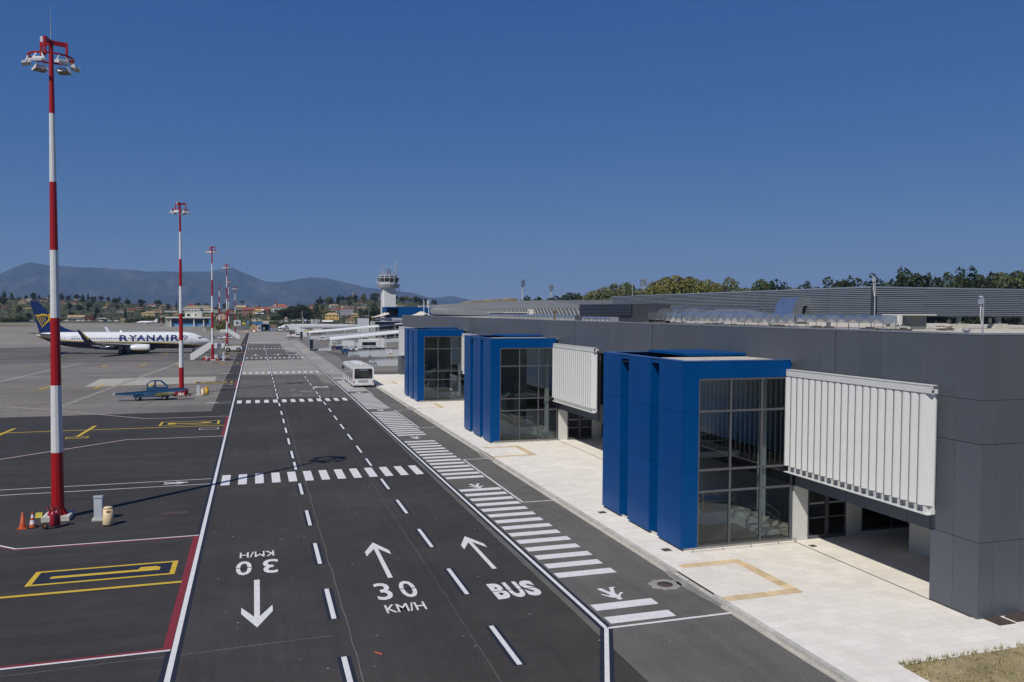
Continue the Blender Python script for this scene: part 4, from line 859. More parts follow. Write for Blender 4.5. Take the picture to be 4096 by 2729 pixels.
# ---- cars and vans
def car(x, y, rz, label, col, L_=4.1, kind="car", van=False, name=None):
    t = thing(name or ("parked_van" if van else "parked_car"), label, kind, (x, y, 0), rz); h = 1.85 if van else 1.46; w_ = .88
    if van: body = [(-L_/2, .3), (L_/2, .3), (L_/2, .75), (L_/2-.85, 1.02), (L_/2-1.5, h), (-L_/2+.12, h), (-L_/2, .9)]
    else: body = [(-L_/2, .3), (L_/2, .3), (L_/2, .62), (L_/2-.3, .8), (L_/2-1.15, .92), (L_/2-1.8, h-.04), (-L_/2+.75, h), (-L_/2+.1, .98), (-L_/2, .8)]
    m = MB(); profile_body(m, body, -w_, w_, .14, z_t=1.03); m.build("body", col, t)
    m = MB()
    if van: gl = [(L_/2-1.0, 1.06), (L_/2-1.52, h-.12), (-L_/2+.3, h-.12), (-L_/2+.25, 1.06)]
    else: gl = [(L_/2-1.3, .97), (L_/2-1.84, h-.14), (-L_/2+.8, h-.13), (-L_/2+.32, .99)]
    for s in (-1, 1): yy = s*(w_-.07); m.add([(a, s*(w_+.005 if z < 1.03 else w_-.13), z) for a, z in gl], [(0, 1, 2, 3)])
    m.build("side_windows", VGLASS, t)
    m = MB(); xr = -L_/2
    if van: m.add([(xr-.01, -.7, 1.05), (xr-.01, .7, 1.05), (xr+.11, .66, h-.14), (xr+.11, -.66, h-.14)], [(0, 1, 2, 3)]); m.add([(L_/2-.89, -.7, 1.08), (L_/2-.89, .7, 1.08), (L_/2-1.46, .64, h-.08), (L_/2-1.46, -.64, h-.08)], [(0, 1, 2, 3)])
    else: m.add([(xr+.1, -.7, 1.02), (xr+.1, .7, 1.02), (xr+.7, .62, h-.05), (xr+.7, -.62, h-.05)], [(0, 1, 2, 3)]); m.add([(L_/2-1.13, -.7, .97), (L_/2-1.13, .7, .97), (L_/2-1.76, .62, h-.08), (L_/2-1.76, -.62, h-.08)], [(0, 1, 2, 3)])
    m.build("windscreen", VGLASS, t)
    for s in (-.8, .62): m = MB(); m.box(xr-.015, xr+.03, s, s+.18, .72, .92); m.build("tail_light", TRED, t); m = MB(); m.box(L_/2-.03, L_/2+.012, s, s+.18, .62, .74); m.build("headlight", LAMPW, t)
    for xx in (-L_/2+.75, L_/2-.8):
        for yy in (-.78, .78): wheel(t, xx, yy, .31, .31, .2)
    return t
car(24.2, 303.5, .15, "small white hatchback car between the two covered ramps", VWHITE); car(16.3, 339.6, pi/2, "white minivan seen from behind, left of the farther dark totem", VWHITE, 4.2, "van", True)
car(14.9, 346, pi/2, "red car half hidden behind the white minivan", VRED); car(15.2, 362, pi/2, "dark van behind the red car near the flagpoles", VBLACK, 4.6, "van", True); car(17.6, 352, pi/2, "white cab van behind the white minivan, beside the farther totem", VWHITE, 4.8, "van", True)
def truck(x, y, rz, label, cabc, boxc, kind, tank=False, name="box_truck"):
    t = thing(name, label, kind, (x, y, 0), rz)
    m = MB(); profile_body(m, [(1.6, .45), (3.2, .45), (3.2, 1.2), (2.95, 2.0), (1.6, 2.05)], -1.0, 1.0); m.build("cab", cabc, t)
    m = MB(); m.add([(3.21, -.85, 1.25), (3.21, .85, 1.25), (2.98, .8, 1.92), (2.98, -.8, 1.92)], [(0, 1, 2, 3)]); m.build("windscreen", VGLASS, t)
    m = MB()
    if tank: m.lathe([(0, -3.2), (.8, -3.15), (1.05, -2.8), (1.05, 1.1), (.8, 1.45), (0, 1.5)], (0, 0, 1.65), 18, axis='X'); m.build("tank", boxc, t)
    else: m.box(-3, 1.5, -1.05, 1.05, .75, 2.3); m.build("cargo_box", boxc, t)
    m = MB(); m.box(-3, 3.2, -.95, .95, .45, .6); m.build("chassis", VBLACK, t)
    for xx in (-2.2, 2.3):
        for yy in (-.85, .85): wheel(t, xx, yy, .45, .45, .28)
truck(12.2, 437.5, -pi/2, "silver tanker lorry facing the camera right of the brown shed", VWHITE, SILV, "tanker lorry", True, "tanker_lorry"); truck(16.2, 437, pi/2, "white box lorry seen from behind, right of the silver tanker", VWHITE, VWHITE, "box lorry")
truck(21, 395, 0, "white box lorry standing in front of the white aircraft, behind the flagpoles", VWHITE, VWHITE, "box lorry"); truck(29.5, 402, 0, "white lorry with a blue cab beside the white aircraft", VBLUE, VWHITE, "box lorry")
# ---- ambulift and loaders by the ramps
t = thing("lift_truck", "white high loader truck, glazed box body lettered in blue, behind the low white wall", "lift truck", (28.5, 222.6, 0))
m = MB(); m.box(-1.5, 3.85, -1.2, 1.2, 1.05, 3.05); m.build("box_body", VWHITE, t)
m = MB(); m.box(-.85, 2.85, -1.215, -1.2, 1.62, 2.52); wn = m.build("window", VGLASS, t); q = MB(); word(q, "S-box", (.6, -1.222, 1.9), (1.3, 0, 0), (0, 0, .25)); q.build("lettering", mat("lettering_blue_dim", (.1, .16, .25), .5), wn)
m = MB(); word(m, "Goldair Handling", (-1.25, -1.208, 1.12), (4.3, 0, 0), (.08, 0, .42), .03); m.build("lettering", mat("lettering_blue", (.02, .05, .28), .5), t)
m = MB(); profile_body(m, [(-4.1, .4), (-1.9, .4), (-1.9, 1.5), (-3.0, 1.55), (-3.5, .95), (-4.1, .8)], -1.05, 1.05); m.build("cab", VWHITE, t)
m = MB(); m.add([(-3.05, -1.06, 1.0), (-2.3, -1.06, 1.0), (-2.3, -1.06, 1.45), (-2.95, -1.06, 1.45)], [(0, 1, 2, 3)]); m.build("window", VGLASS, t)
m = MB(); m.box(-4.0, 5.2, -1.0, 1.0, .45, .62)
for a in (-1.0, 2.6): m.bar((a, -.9, .6), (a+1.4, -.9, 1.05), .12); m.bar((a+1.4, -.9, .6), (a, -.9, 1.05), .12)
m.build("chassis", VBLACK, t)
m = MB(); m.box(-6.1, -3.1, -1.1, 1.1, 1.55, 2.85); m.build("front_pod", VWHITE, t)
m = MB(); m.box(3.9, 5.2, -1.1, 1.1, 1.0, 3.45); m.build("rear_pod", VWHITE, t)
m = MB(); m.box(-1.4, 3.7, -1.1, 1.1, 3.05, 3.2); m.box(1.0, 3.6, -.8, .8, 3.2, 3.45); m.build("roof_unit", VWHITE, t)
m = MB()
for x0, x1 in ((-3.0, -1.55), (2.95, 3.75)):
    for z in (1.3, 1.8, 2.3, 2.8): m.bar((x0, -1.15, z), (x1, -1.15, z), .05)
    for x in (x0, x1): m.bar((x, -1.15, 1.1), (x, -1.15, 2.9), .05)
m.bar((-3, -1.15, 1.3), (-1.55, -1.15, 2.8), .04); m.build("railing", LAMPW, t)
for xx in (-3.2, 2.0, 4.4):
    for yy in (-.95, .95): wheel(t, xx, yy, .45, .45, .28)
tractor(21.9, 210.4, "blue baggage tractor with a cab frame in front of the low white wall", VBLUE, pi/2)
t = thing("tool_trolley", "white wheeled tool trolley with a wire cage, by the far grey wall", "trolley", (30.2, 190.2, 0))
m = MB()
for x in (-.65, .45):
    for y in (-.4, .4): m.bar((x, y, .3), (x, y, 2.0), .07)
for z in (1.2, 1.6, 2.0): m.bar((-.65, -.4, z), (.45, -.4, z), .05); m.bar((-.65, .4, z), (.45, .4, z), .05)
for k in range(4): m.bar((-.65+.27*k, -.4, 1.2), (-.65+.27*k, -.4, 2.0), .03)
m.build("cage", LAMPW, t)
m = MB(); m.box(-.6, .75, -.45, .45, .28, .85); m.build("body", mat("trolley_cream", (.6, .56, .45), .6, var=.3, scale=3), t)
m = MB(); m.box(-.2, .2, -.46, -.2, .85, 1.0, 0); m.box(.35, .6, -.46, -.2, .85, 1.05, 1); m.build("tools", [VRED, AMBER], t)
for xx in (-.45, .5):
    for yy in (-.4, .4): wheel(t, xx, yy, .18, .18, .1)
t = thing("service_vehicle", "open service vehicle with yellow and black hazard board, under the nearer ramp's lower end", "service vehicle", (22.0, 233.0, 0))
m = MB(); m.box(-1.6, 1.6, -.8, .8, .4, 1.0); m.build("body", NAVYP, t)
m = MB()
for a, c in (((-1.6, 1.0), (-1.6, 2.2)), ((-.2, 1.0), (-.2, 2.2)), ((-1.6, 2.2), (-.2, 2.2))):
    for yy in (-.75, .75): m.bar((a[0], yy, a[1]), (c[0], yy, c[1]), .08)
m.box(-1.65, -.15, -.8, .8, 2.2, 2.27); m.build("cab_frame", LAMPW, t)
m = MB(); m.box(-1.3, -.5, -.83, -.805, .8, 1.3, 1)
for i in range(4): m.prism([(-1.3+i*.2, .8), (-1.2+i*.2, .8), (-1.1+i*.2+.02, 1.3), (-1.2+i*.2+.02, 1.3)], -.85, -.832, 'Y')
m.build("hazard_board", [AMBER, HAZB], t)
for xx in (-1.1, 1.1):
    for yy in (-.7, .7): wheel(t, xx, yy, .36, .36, .22)
t = thing("yellow_conveyor", "long bright yellow conveyor behind the covered ramps", "belt loader", (25, 372, 0))
m = MB(); m.prism([(-7, 1.55), (7, 2.1), (7, 2.6), (-7, 2.0)], -.6, .6, 'Y'); m.build("belt_frame", YELV, t)
m = MB(); m.box(-3.5, 3.5, -.9, .9, .45, .9); m.bar((-2, 0, .9), (-1, 0, 1.8), .2); m.bar((2, 0, .9), (3, 0, 1.9), .2); m.build("chassis", VBLACK, t)
for xx in (-2.5, 2.5):
    for yy in (-.8, .8): wheel(t, xx, yy, .4, .4, .25)
m = MB(); word(m, "AIR SERVICE", (-3, -.612, 1.78), (5, 0, .17), (0, 0, .2)); m.build("lettering", HAZB, t)
# ------------------------------------------------------------ airliner
PWHITE = mat("aircraft_white", (.78, .78, .79), .25, var=.02, coat=.4); PNAVY = mat("aircraft_navy", (.006, .012, .055), .3, coat=.3); PYEL = mat("aircraft_yellow", (.62, .42, .01), .35); PFIN = mat("fin_blue", (.004, .022, .115), .3, coat=.3)
PGREY = mat("wing_grey", (.33, .34, .35), .4, var=.08); TITLE = mat("title_blue", (.008, .02, .12), .4); PPALE = mat("outline_grey", (.42, .43, .45), .5); REGG = mat("registration_grey", (.35, .36, .4), .5)
A = thing("airliner", "white and navy passenger jet with yellow cheat line and harp on its blue fin", "airliner", (-31, 222, 0))
OX = 31.0
ST = [(-50.75,4.85,4.55,.12),(-50.3,5.1,4.25,.35),(-49,5.25,3.6,.72),(-47.86,5.35,2.99,1.05),(-45.3,5.42,2.15,1.45),(-43.5,5.43,1.78,1.64),(-41.7,5.43,1.5,1.78),(-38,5.43,1.26,1.88),(-33,5.43,1.22,1.88),(-28,5.43,1.2,1.88),(-23,5.43,1.18,1.88),(-17.5,5.4,1.18,1.88),(-16.4,5.32,1.2,1.82),(-15.5,5.17,1.26,1.74),(-14.6,4.92,1.38,1.58),(-13.9,4.62,1.52,1.42),(-13.2,4.28,1.72,1.22),(-12.4,3.92,1.98,.95),(-11.6,3.45,2.3,.6),(-11.1,3.05,2.55,.28),(-10.95,2.85,2.7,.05)]
YL = [(-51,4.62),(-50.6,4.5),(-47.8,3.9),(-45.3,3.4),(-41,3.12),(-36.7,3.0),(-31.6,2.92),(-23.9,2.7),(-18.7,2.44),(-14.5,2.05),(-12.8,1.86),(-10.9,1.75)]
def itp(T_, x):
    for a, c in zip(T_, T_[1:]):
        if a[0] <= x <= c[0]: f = (x-a[0])/(c[0]-a[0]); return [p+(q-p)*f for p, q in zip(a[1:], c[1:])]
    return list(T_[0][1:] if x < T_[0][0] else T_[-1][1:])
def surf(x, z, off=.012):
    zt, zb, w_ = itp(ST, x); zc, a = (zt+zb)/2, (zt-zb)/2; u = max(-1, min(1, (z-zc)/a)); return -w_*sqrt(max(0, 1-u*u))-off
rings = []; NW, NB = 14, 12
xs = sorted(set([s[0] for s in ST]+[-50, -46.5, -40, -35, -30, -25.5, -20, -14.2, -13.5, -12.8, -12]))
for x in xs:
    zt, zb, w_ = itp(ST, x); zc, a = (zt+zb)/2, (zt-zb)/2; zy = itp(YL, x)[0]
    ang = lambda z: math.asin(max(-.97, min(.97, (z-zc)/a)))
    t1, t2 = ang(zy+.13), ang(zy-.09)
    R_ = []
    for k in range(NW+1): t_ = t1+(pi-2*t1)*k/NW; R_.append((x+OX, -w_*cos(t_), zc+a*sin(t_)))
    for k in range(NB+1): t_ = pi-t2+(pi+2*t2)*k/NB; R_.append((x+OX, -w_*cos(t_), zc+a*sin(t_)))
    rings.append(R_)
m = MB(); m.loft(rings, 0, True)
n_ = len(rings[0])
for i in range(len(rings)-1):
    for k in range(n_): m.mi[i*n_+k] = 0 if k < NW else (1 if k in (NW, n_-1) else 2)
m.build("fuselage", [PWHITE, PYEL, PNAVY], A)
def plate(pts, off=.014, n=1): return [(x+OX, surf(x, z, off), z) for x, z in pts]
for k in range(50):
    x = -42.75+k*.545
    if x > -16.9: break
    m = MB(); m.add(plate([(x, 3.68), (x+.25, 3.68), (x+.25, 4.0), (x, 4.0)], .02), [(0, 1, 2, 3)]); m.build("window", mat("cabin_window", (.07, .08, .1), .15), A)
def outline(x0, x1, z0, z1, nm, t_=.05):
    m = MB()
    for a, b_, c, d in ((x0, x1, z0, z0+t_), (x0, x1, z1-t_, z1), (x0, x0+t_, z0, z1), (x1-t_, x1, z0, z1)):
        N = 4 if d-c > .5 else 1
        for i in range(N): m.add(plate([(a, c+(d-c)*i/N), (b_, c+(d-c)*i/N), (b_, c+(d-c)*(i+1)/N), (a, c+(d-c)*(i+1)/N)], .016), [(0, 1, 2, 3)])
    m.build(nm, PPALE, A)
outline(-16.15, -15.35, 2.7, 4.53, "door"); outline(-45.1, -44.25, 2.8, 4.6, "door"); outline(-29.75, -29.0, 3.13, 4.15, "emergency_exit"); outline(-28.8, -28.2, 3.13, 4.15, "emergency_exit")
m = MB()
for P_ in ([(-14.05, 4.0), (-13.62, 3.66), (-13.5, 3.72), (-13.56, 4.08)], [(-13.5, 4.08), (-13.44, 3.7), (-12.9, 3.78), (-12.98, 4.1)], [(-12.92, 4.08), (-12.84, 3.8), (-12.3, 3.72), (-12.5, 3.9)]): m.add(plate(P_, .02), [(0, 1, 2, 3)])
m.build("cockpit_window", VGLASS, A)
def on_skin(p): return Vector((p.x, surf(p.x-OX, p.z, .03), p.z))
m = MB()
for ch, x0, x1 in (("R", -32.12, -30.1), ("Y", -30.05, -28.1), ("A", -28.2, -26.2), ("N", -25.95, -24.06), ("A", -23.8, -21.75), ("I", -21.4, -20.9), ("R", -20.35, -18.3)): word(m, ch, (x0+OX, 0, 3.18), (x1-x0, 0, 0), (0, 0, 1.5), .035, fn=on_skin)
m.build("airline_title", TITLE, A)
m = MB(); word(m, "EI-ENP", (-42.75+OX, 0, 4.26), (1.45, 0, 0), (0, 0, .27), fn=on_skin); m.build("registration", REGG, A)
# harp emblem
HARP = [[(500,480),(530,500),(575,505),(578,560),(545,605),(480,655),(430,700),(395,745),(375,775),(383,735),(410,690),(455,640),(500,590),(520,550),(515,520),(490,497)], [(217,465),(260,468),(320,455),(380,440),(430,436),(470,445),(510,470),(530,500),(490,497),(450,485),(400,485),(340,498),(290,505),(250,490)], [(540+32*cos(k*pi/6), 470+32*sin(k*pi/6)) for k in range(12)], [(262,515),(285,512),(385,725),(375,730)], [(318,515),(340,512),(405,670),(395,675)], [(370,510),(390,508),(435,635),(425,640)], [(418,505),(437,503),(468,595),(458,600)]]
from mathutils.geometry import tessellate_polygon
def harp(m, fn):
    for pl in HARP: v = [Vector(fn(*p)) for p in pl]; m.add(v, tessellate_polygon([v]))
# fin, stabilisers
m = MB(); FP = [(-51.92,12.9),(-50.4,12.97),(-47.75,9.85),(-45.5,7.07),(-44.57,6.4),(-43.2,5.85),(-41.3,5.38),(-44,5.2),(-50.0,5.1)]
v1 = [Vector((x+OX, -.16 if z < 6 else -.1, z)) for x, z in FP]; v2 = [Vector((x+OX, .16 if z < 6 else .1, z)) for x, z in FP]
for v in (v1, v2): m.add(v, tessellate_polygon([v]))
m.loft([v1, v2], 0, False, cap=False); fin = m.build("fin", PFIN, A)
m = MB(); harp(m, lambda a, c: (-51.05+(a-220)*.01034*.975+OX, -.175, 9.57-(c-465)*.01034*1.02)); m.build("harp_emblem", PYEL, fin)
m = MB(); harp(m, lambda a, c: (-17.85+(a-217)*.0040+OX, surf(-17.85+(a-217)*.0040, 4.55-(c-436)*.0046, .02), 4.55-(c-436)*.0046)); m.build("harp_emblem", TITLE, A)
for s in (-1, 1):
    m = MB(); m.loft([[(-46.2+OX, s*.5, 4.75), (-47.5+OX, s*.5, 4.9), (-49.9+OX, s*.5, 4.78), (-47.5+OX, s*.5, 4.66)], [(-50.0+OX, s*7.1, 5.4), (-50.4+OX, s*7.1, 5.46), (-51.5+OX, s*7.1, 5.42), (-50.4+OX, s*7.1, 5.38)]], 0, False); m.build("stabiliser", PGREY, A)
    # wing with blended winglet
    def sec(xl, xt, y, z, th): return [(xl+OX, y, z), (xl+(xt-xl)*.3+OX, y, z+th*.6), (xt+OX, y, z+.02), (xl+(xt-xl)*.35+OX, y, z-th*.4)]
    m = MB(); m.loft([sec(-25.8, -33.4, s*1.5, 1.95, .95), sec(-29.3, -34.2, s*5.6, 2.35, .6), sec(-34.6, -36.9, s*16.6, 3.3, .28)], 0, False); wg = m.build("wing", PGREY, A)
    m = MB(); m.loft([sec(-34.6, -36.9, s*16.6, 3.3, .25), [(-35.3+OX, s*17.15, 3.55), (-35.8+OX, s*17.2, 3.62), (-37.2+OX, s*17.1, 3.62), (-36+OX, s*17.05, 3.5)], [(-38.0+OX, s*17.7, 6.25), (-38.1+OX, s*17.74, 6.3), (-38.6+OX, s*17.7, 6.3), (-38.2+OX, s*17.66, 6.25)]], 0, False)
    wl = m.build("winglet", PNAVY if s < 0 else PWHITE, A)
    q = MB(); yy = -17.2 if s < 0 else 17.0
    word(q, "RYANAIR", (-37.72+OX, yy-.42 if s < 0 else yy-.05, 5.65), (1.35, .28, -1.75), (.33, 0, .3), .02); q.build("lettering", PYEL if s < 0 else TITLE, wl)
    m = MB()
    for (fx, fy) in ((-33.0, 6.9), (-34.6, 10.4)): m.loft([[(fx+.9+OX, s*fy, 2.2), (fx+.9+OX, s*fy+.1, 2.3), (fx+.9+OX, s*fy-.1, 2.3)], [(fx+OX, s*fy, 2.0), (fx+OX, s*fy+.2, 2.45), (fx+OX, s*fy-.2, 2.45)], [(fx-2.3+OX, s*fy, 2.5), (fx-2.3+OX, s*fy+.05, 2.6), (fx-2.3+OX, s*fy-.05, 2.6)]], 0, False)
    m.build("flap_fairing", PWHITE, A)
    # engine
    ey, ez = s*4.83, 1.5; rr = []
    prof = [(-24.85, .86), (-25.0, .98), (-25.6, 1.06), (-27, 1.08), (-28.4, .98), (-29.3, .8)]
    for x, r in prof: rr.append([(x+OX, ey-r*cos(t_)*1.04, ez+r*sin(t_)*(.98 if sin(t_) > 0 else .9)) for t_ in [2*pi*k/20-.3 for k in range(20)]])
    m = MB(); m.loft(rr, 0, True, cap=False)
    for i in range(len(rr)-1):
        for k in range(20):
            zz = sin(2*pi*(k+.5)/20-.3); m.mi[i*20+k] = 0 if zz > -.38 else (1 if zz > -.6 else 2)
    eng = m.build("engine", [PWHITE, PYEL, PNAVY], A)
    q = MB(); q.lathe([(.86, -24.85+OX), (.78, -24.9+OX), (.74, -25.3+OX), (.0, -25.5+OX)], (0, ey, ez), 20, axis='X'); q.build("intake", SILV, eng)
    q = MB(); q.lathe([(.8, -29.3+OX), (.55, -29.4+OX), (.4, -30.2+OX), (.0, -30.6+OX)], (0, ey, ez), 16, axis='X'); q.build("exhaust", PGREY, eng)
    m = MB(); m.loft([[(-26+OX, ey-.15, 2.45), (-29.2+OX, ey-.15, 2.3), (-29.2+OX, ey+.15, 2.3), (-26+OX, ey+.15, 2.45)], [(-27.6+OX, ey-.15, 2.75), (-31+OX, ey-.15, 2.6), (-31+OX, ey+.15, 2.6), (-27.6+OX, ey+.15, 2.75)]], 0, False); m.build("pylon", PGREY, A)
    m = MB(); m.bar((-31.6+OX, s*2.86, .55), (-31.6+OX, s*2.6, 2.0), .22); m.bar((-31.6+OX, s*2.86-.45, .56), (-31.6+OX, s*2.86+.45, .56), .14); m.box(-32.1+OX, -31.2+OX, s*2.86-.1, s*2.86+.1, .9, 1.9); m.build("landing_gear_leg", GALV, A)
    for dy in (-.43, .43): wheel(A, -31.6+OX, s*2.86+dy, .56, .56, .38)
m = MB(); m.loft([[(-24.2+OX, -1.0, 1.35), (-24.2+OX, 1.0, 1.35), (-24.2+OX, .8, 1.1), (-24.2+OX, -.8, 1.1)], [(-28+OX, -2.1, 2.1), (-28+OX, 2.1, 2.1), (-28+OX, 1.5, .9), (-28+OX, -1.5, .9)], [(-34+OX, -2.0, 2.0), (-34+OX, 2.0, 2.0), (-34+OX, 1.4, .95), (-34+OX, -1.4, .95)], [(-38+OX, -.8, 1.5), (-38+OX, .8, 1.5), (-38+OX, .6, 1.2), (-38+OX, -.6, 1.2)]]); m.build("belly_fairing", PNAVY, A)
m = MB(); m.bar((-15.1+OX, 0, .34), (-15.0+OX, 0, 1.5), .14); m.box(-15.5+OX, -14.7+OX, -.35, -.3, .8, 1.3); m.box(-15.5+OX, -14.7+OX, .3, .35, .8, 1.3); m.build("landing_gear_leg", GALV, A)
for dy in (-.22, .22): wheel(A, -15.1+OX, dy, .34, .34, .2)
m = MB(); m.loft([[(-31.6+OX, -.02, 5.42), (-32.3+OX, -.02, 5.42), (-32.3+OX, .02, 5.42), (-31.6+OX, .02, 5.42)], [(-32.1+OX, -.02, 5.85), (-32.3+OX, -.02, 5.85), (-32.3+OX, .02, 5.85), (-32.1+OX, .02, 5.85)]]); m.build("aerial", PWHITE, A)
# small business jet far off, and a white airliner hull behind the ramps
def small_jet(x, y, label, s=1.0, rz=pi):
    t = thing("business_jet", label, "jet", (x, y, 0), rz)
    m = MB(); pr = [(-7.8, 1.5, .25), (-6, 1.65, .55), (-3, 1.55, .85), (2, 1.5, .9), (4.2, 1.5, .85), (5.6, 1.35, .6), (7.2, 1.1, .12)]
    m.loft([[(a, r*cos(2*pi*k/12), z+r*sin(2*pi*k/12)) for k in range(12)] for a, z, r in pr]); m.build("fuselage", PWHITE, t)
    for q in (-1, 1):
        m = MB(); m.loft([[(1.5, q*.6, .95), (0, q*.6, 1.1), (-1.5, q*.6, .95), (0, q*.6, .85)], [(-1.2, q*7, 1.3), (-1.7, q*7, 1.36), (-2.2, q*7, 1.3), (-1.7, q*7, 1.26)]], 0, False); m.build("wing", PWHITE, t)
        m = MB(); m.lathe([(0, -2.6), (.4, -2.8), (.45, -4.5), (.3, -5.2), (0, -5.3)], (0, q*1.25, 1.95), 12, axis='X'); m.build("engine", PWHITE, t)
        m = MB(); m.loft([[(-6.9, 0, 4.0), (-8.2, 0, 4.0), (-8.2, 0, 4.08), (-6.9, 0, 4.08)], [(-7.9, q*2.6, 4.05), (-8.6, q*2.6, 4.05), (-8.6, q*2.6, 4.1), (-7.9, q*2.6, 4.1)]], 0, False); m.build("tailplane", PWHITE, t)
    m = MB(); m.prism([(-4.6, 2.1), (-6.6, 4.05), (-8.1, 4.05), (-7.2, 1.8)], -.1, .1, 'Y'); m.build("fin", PWHITE, t)
    m = MB(); m.box(4.5, 5.3, -.62, .62, 1.7, 1.98); m.build("windscreen", VGLASS, t)
    for xx, yy in ((5.2, 0), (-.8, 1.3), (-.8, -1.3)): wheel(t, xx, yy, .25, .25, .2)
small_jet(-79, 672, "small white business jet parked far off, left of the fire station")
RAMPG = mat("hull_white", (.5, .51, .53), .4, var=.15, scale=.3)
t = thing("parked_airliner", "white airliner hull lying behind the tanker, lorries and covered ramps", "airliner", (30, 421, 0))
m = MB(); pr = [(-18.5, 2.5, .1), (-17.8, 2.55, .6), (-16, 2.7, 1.2), (-13, 2.75, 1.5), (12, 2.75, 1.5), (20, 3.1, .9), (24, 3.4, .3)]
m.loft([[(a, r*cos(2*pi*k/14), z+r*1.02*sin(2*pi*k/14)) for k in range(14)] for a, z, r in pr]); m.build("fuselage", RAMPG, t)
m = MB(); m.box(-15.8, -14.9, -1.6, 1.6, 3.0, 3.5); m.build("cockpit_window", VGLASS, t)
for xx, yy in ((-13, 0), (-1, 2), (-1, -2)): wheel(t, xx, yy, .45, .45, .4)
m = MB(); m.bar((-13, 0, .4), (-13, 0, 1.5), .15); m.bar((-1, 2, .4), (-1, 1.5, 1.8), .15); m.bar((-1, -2, .4), (-1, -1.5, 1.8), .15); m.build("landing_gear_leg", GALV, t)
# ------------------------------------------------------------ equipment on the hall's roof
PLANT = mat("plant_louvre", (.21, .235, .26), .42, metal=.25, var=.1, scale=.7, island=.1); PLANTD = mat("plant_dark", (.04, .048, .06), .5)
DUCT = mat("duct_foil", (.62, .64, .66), .2, metal=.9, var=.1, scale=1.5, island=.08)
STONE = mat("roof_pad_stone", (.55, .51, .43), .85, var=.2, scale=3); PALEP = mat("pale_panel", (.62, .6, .52), .7, var=.06); DKBOX = mat("shaft_grey", (.16, .17, .165), .7, var=.1, dirt=(.3, .3, .28), dscale=1.2, damt=.3)
ZR = 10.14
def slats(m, p0, p1, z0, z1, n, out=.1):
    """horizontal curved louvre blades between two plan points"""
    p0, p1 = Vector((*p0, 0)), Vector((*p1, 0)); d = (p1-p0).normalized(); nr = Vector((d.y, -d.x, 0)); st = (z1-z0)/n; L_ = (p1-p0).length; nb = max(1, round(L_/3.4))
    for b_ in range(nb):
        a = p0+d*(L_*b_/nb+.015); c = p0+d*(L_*(b_+1)/nb-.015)
        for i in range(n):
            z = z0+i*st; pr = [(0, z+st*1.0), (out*.45, z+st*.92), (out*.9, z+st*.55), (out, z+st*.1), (out*.8, z+st*.06), (out*.7, z+st*.5), (out*.3, z+st*.8)]
            m.loft([[tuple(a+nr*u+Vector((0, 0, w_))) for u, w_ in pr], [tuple(c+nr*u+Vector((0, 0, w_))) for u, w_ in pr]], 0, False)
t = thing("plant_screen", "long grey louvred plant enclosure turning a corner on the roof before the trees", "plant screen", (33.8, 38, ZR))
def RP(m, nm, mt, x, y): return m.build(nm, mt, t, loc=(-x, -y, -ZR))
m = MB(); slats(m, (33.8, 73.6), (33.8, 38.05), 10.93, 12.58, 15, .13); RP(m, "side_louvre", PLANT, 33.8, 38)
m = MB(); slats(m, (33.86, 38), (52, 38), 10.92, 12.57, 15, .13); RP(m, "front_louvre", PLANT, 33.8, 38)
m = MB(); m.box(33.83, 33.9, 38.05, 73.6, 10.93, 12.56); m.box(33.9, 52, 38.03, 38.1, 10.93, 12.55); m.box(33.7, 33.84, 37.9, 38.06, 10.9, 12.6); m.box(33.95, 52, 73.5, 73.6, 10.93, 12.5); RP(m, "inner_panel", PLANTD, 33.8, 38)
for i, x in enumerate((37.2, 40.3, 43.4, 46.4, 49.4)):
    m = MB(); m.box(x-.1, x+.1, 38.1, 38.3, 10.4, 10.93); m.bar((x-.35, 38.2, 10.86), (x+.35, 38.2, 10.86), .08); RP(m, "leg", PLANT, 33.8, 38)
    m = MB(); m.box(x-.42, x+.42, 37.8, 38.6, ZR, 10.34); m.box(x-.36, x+.36, 37.85, 38.55, 10.345, 10.43); RP(m, "foot_block", STONE, 33.8, 38)
for y in (42, 48, 54, 60, 66, 72): m = MB(); m.box(33.9, 34.1, y-.1, y+.1, ZR, 10.93); RP(m, "leg", PLANT, 33.8, 38)
m = MB(); m.bar((33.7, 38.0, 10.9), (50, 38.15, 10.84), .05); RP(m, "cross_rail", PLANT, 33.8, 38)
t = thing("plant_screen", "small dark louvred plant enclosure left of the silver ducts on the roof", "plant screen", (29.5, 60.2, ZR))
m = MB(); slats(m, (29.5, 71.5), (29.5, 60.3), 10.76, 11.74, 8, .12); m.build("louvre", PLANTD, t, loc=(-29.5, -60.2, -ZR))
m = MB(); m.box(29.53, 29.6, 60.3, 71.5, ZR, 11.72); m.box(29.6, 33, 60.3, 60.4, ZR, 11.72); m.build("inner_panel", PLANTD, t, loc=(-29.5, -60.2, -ZR))
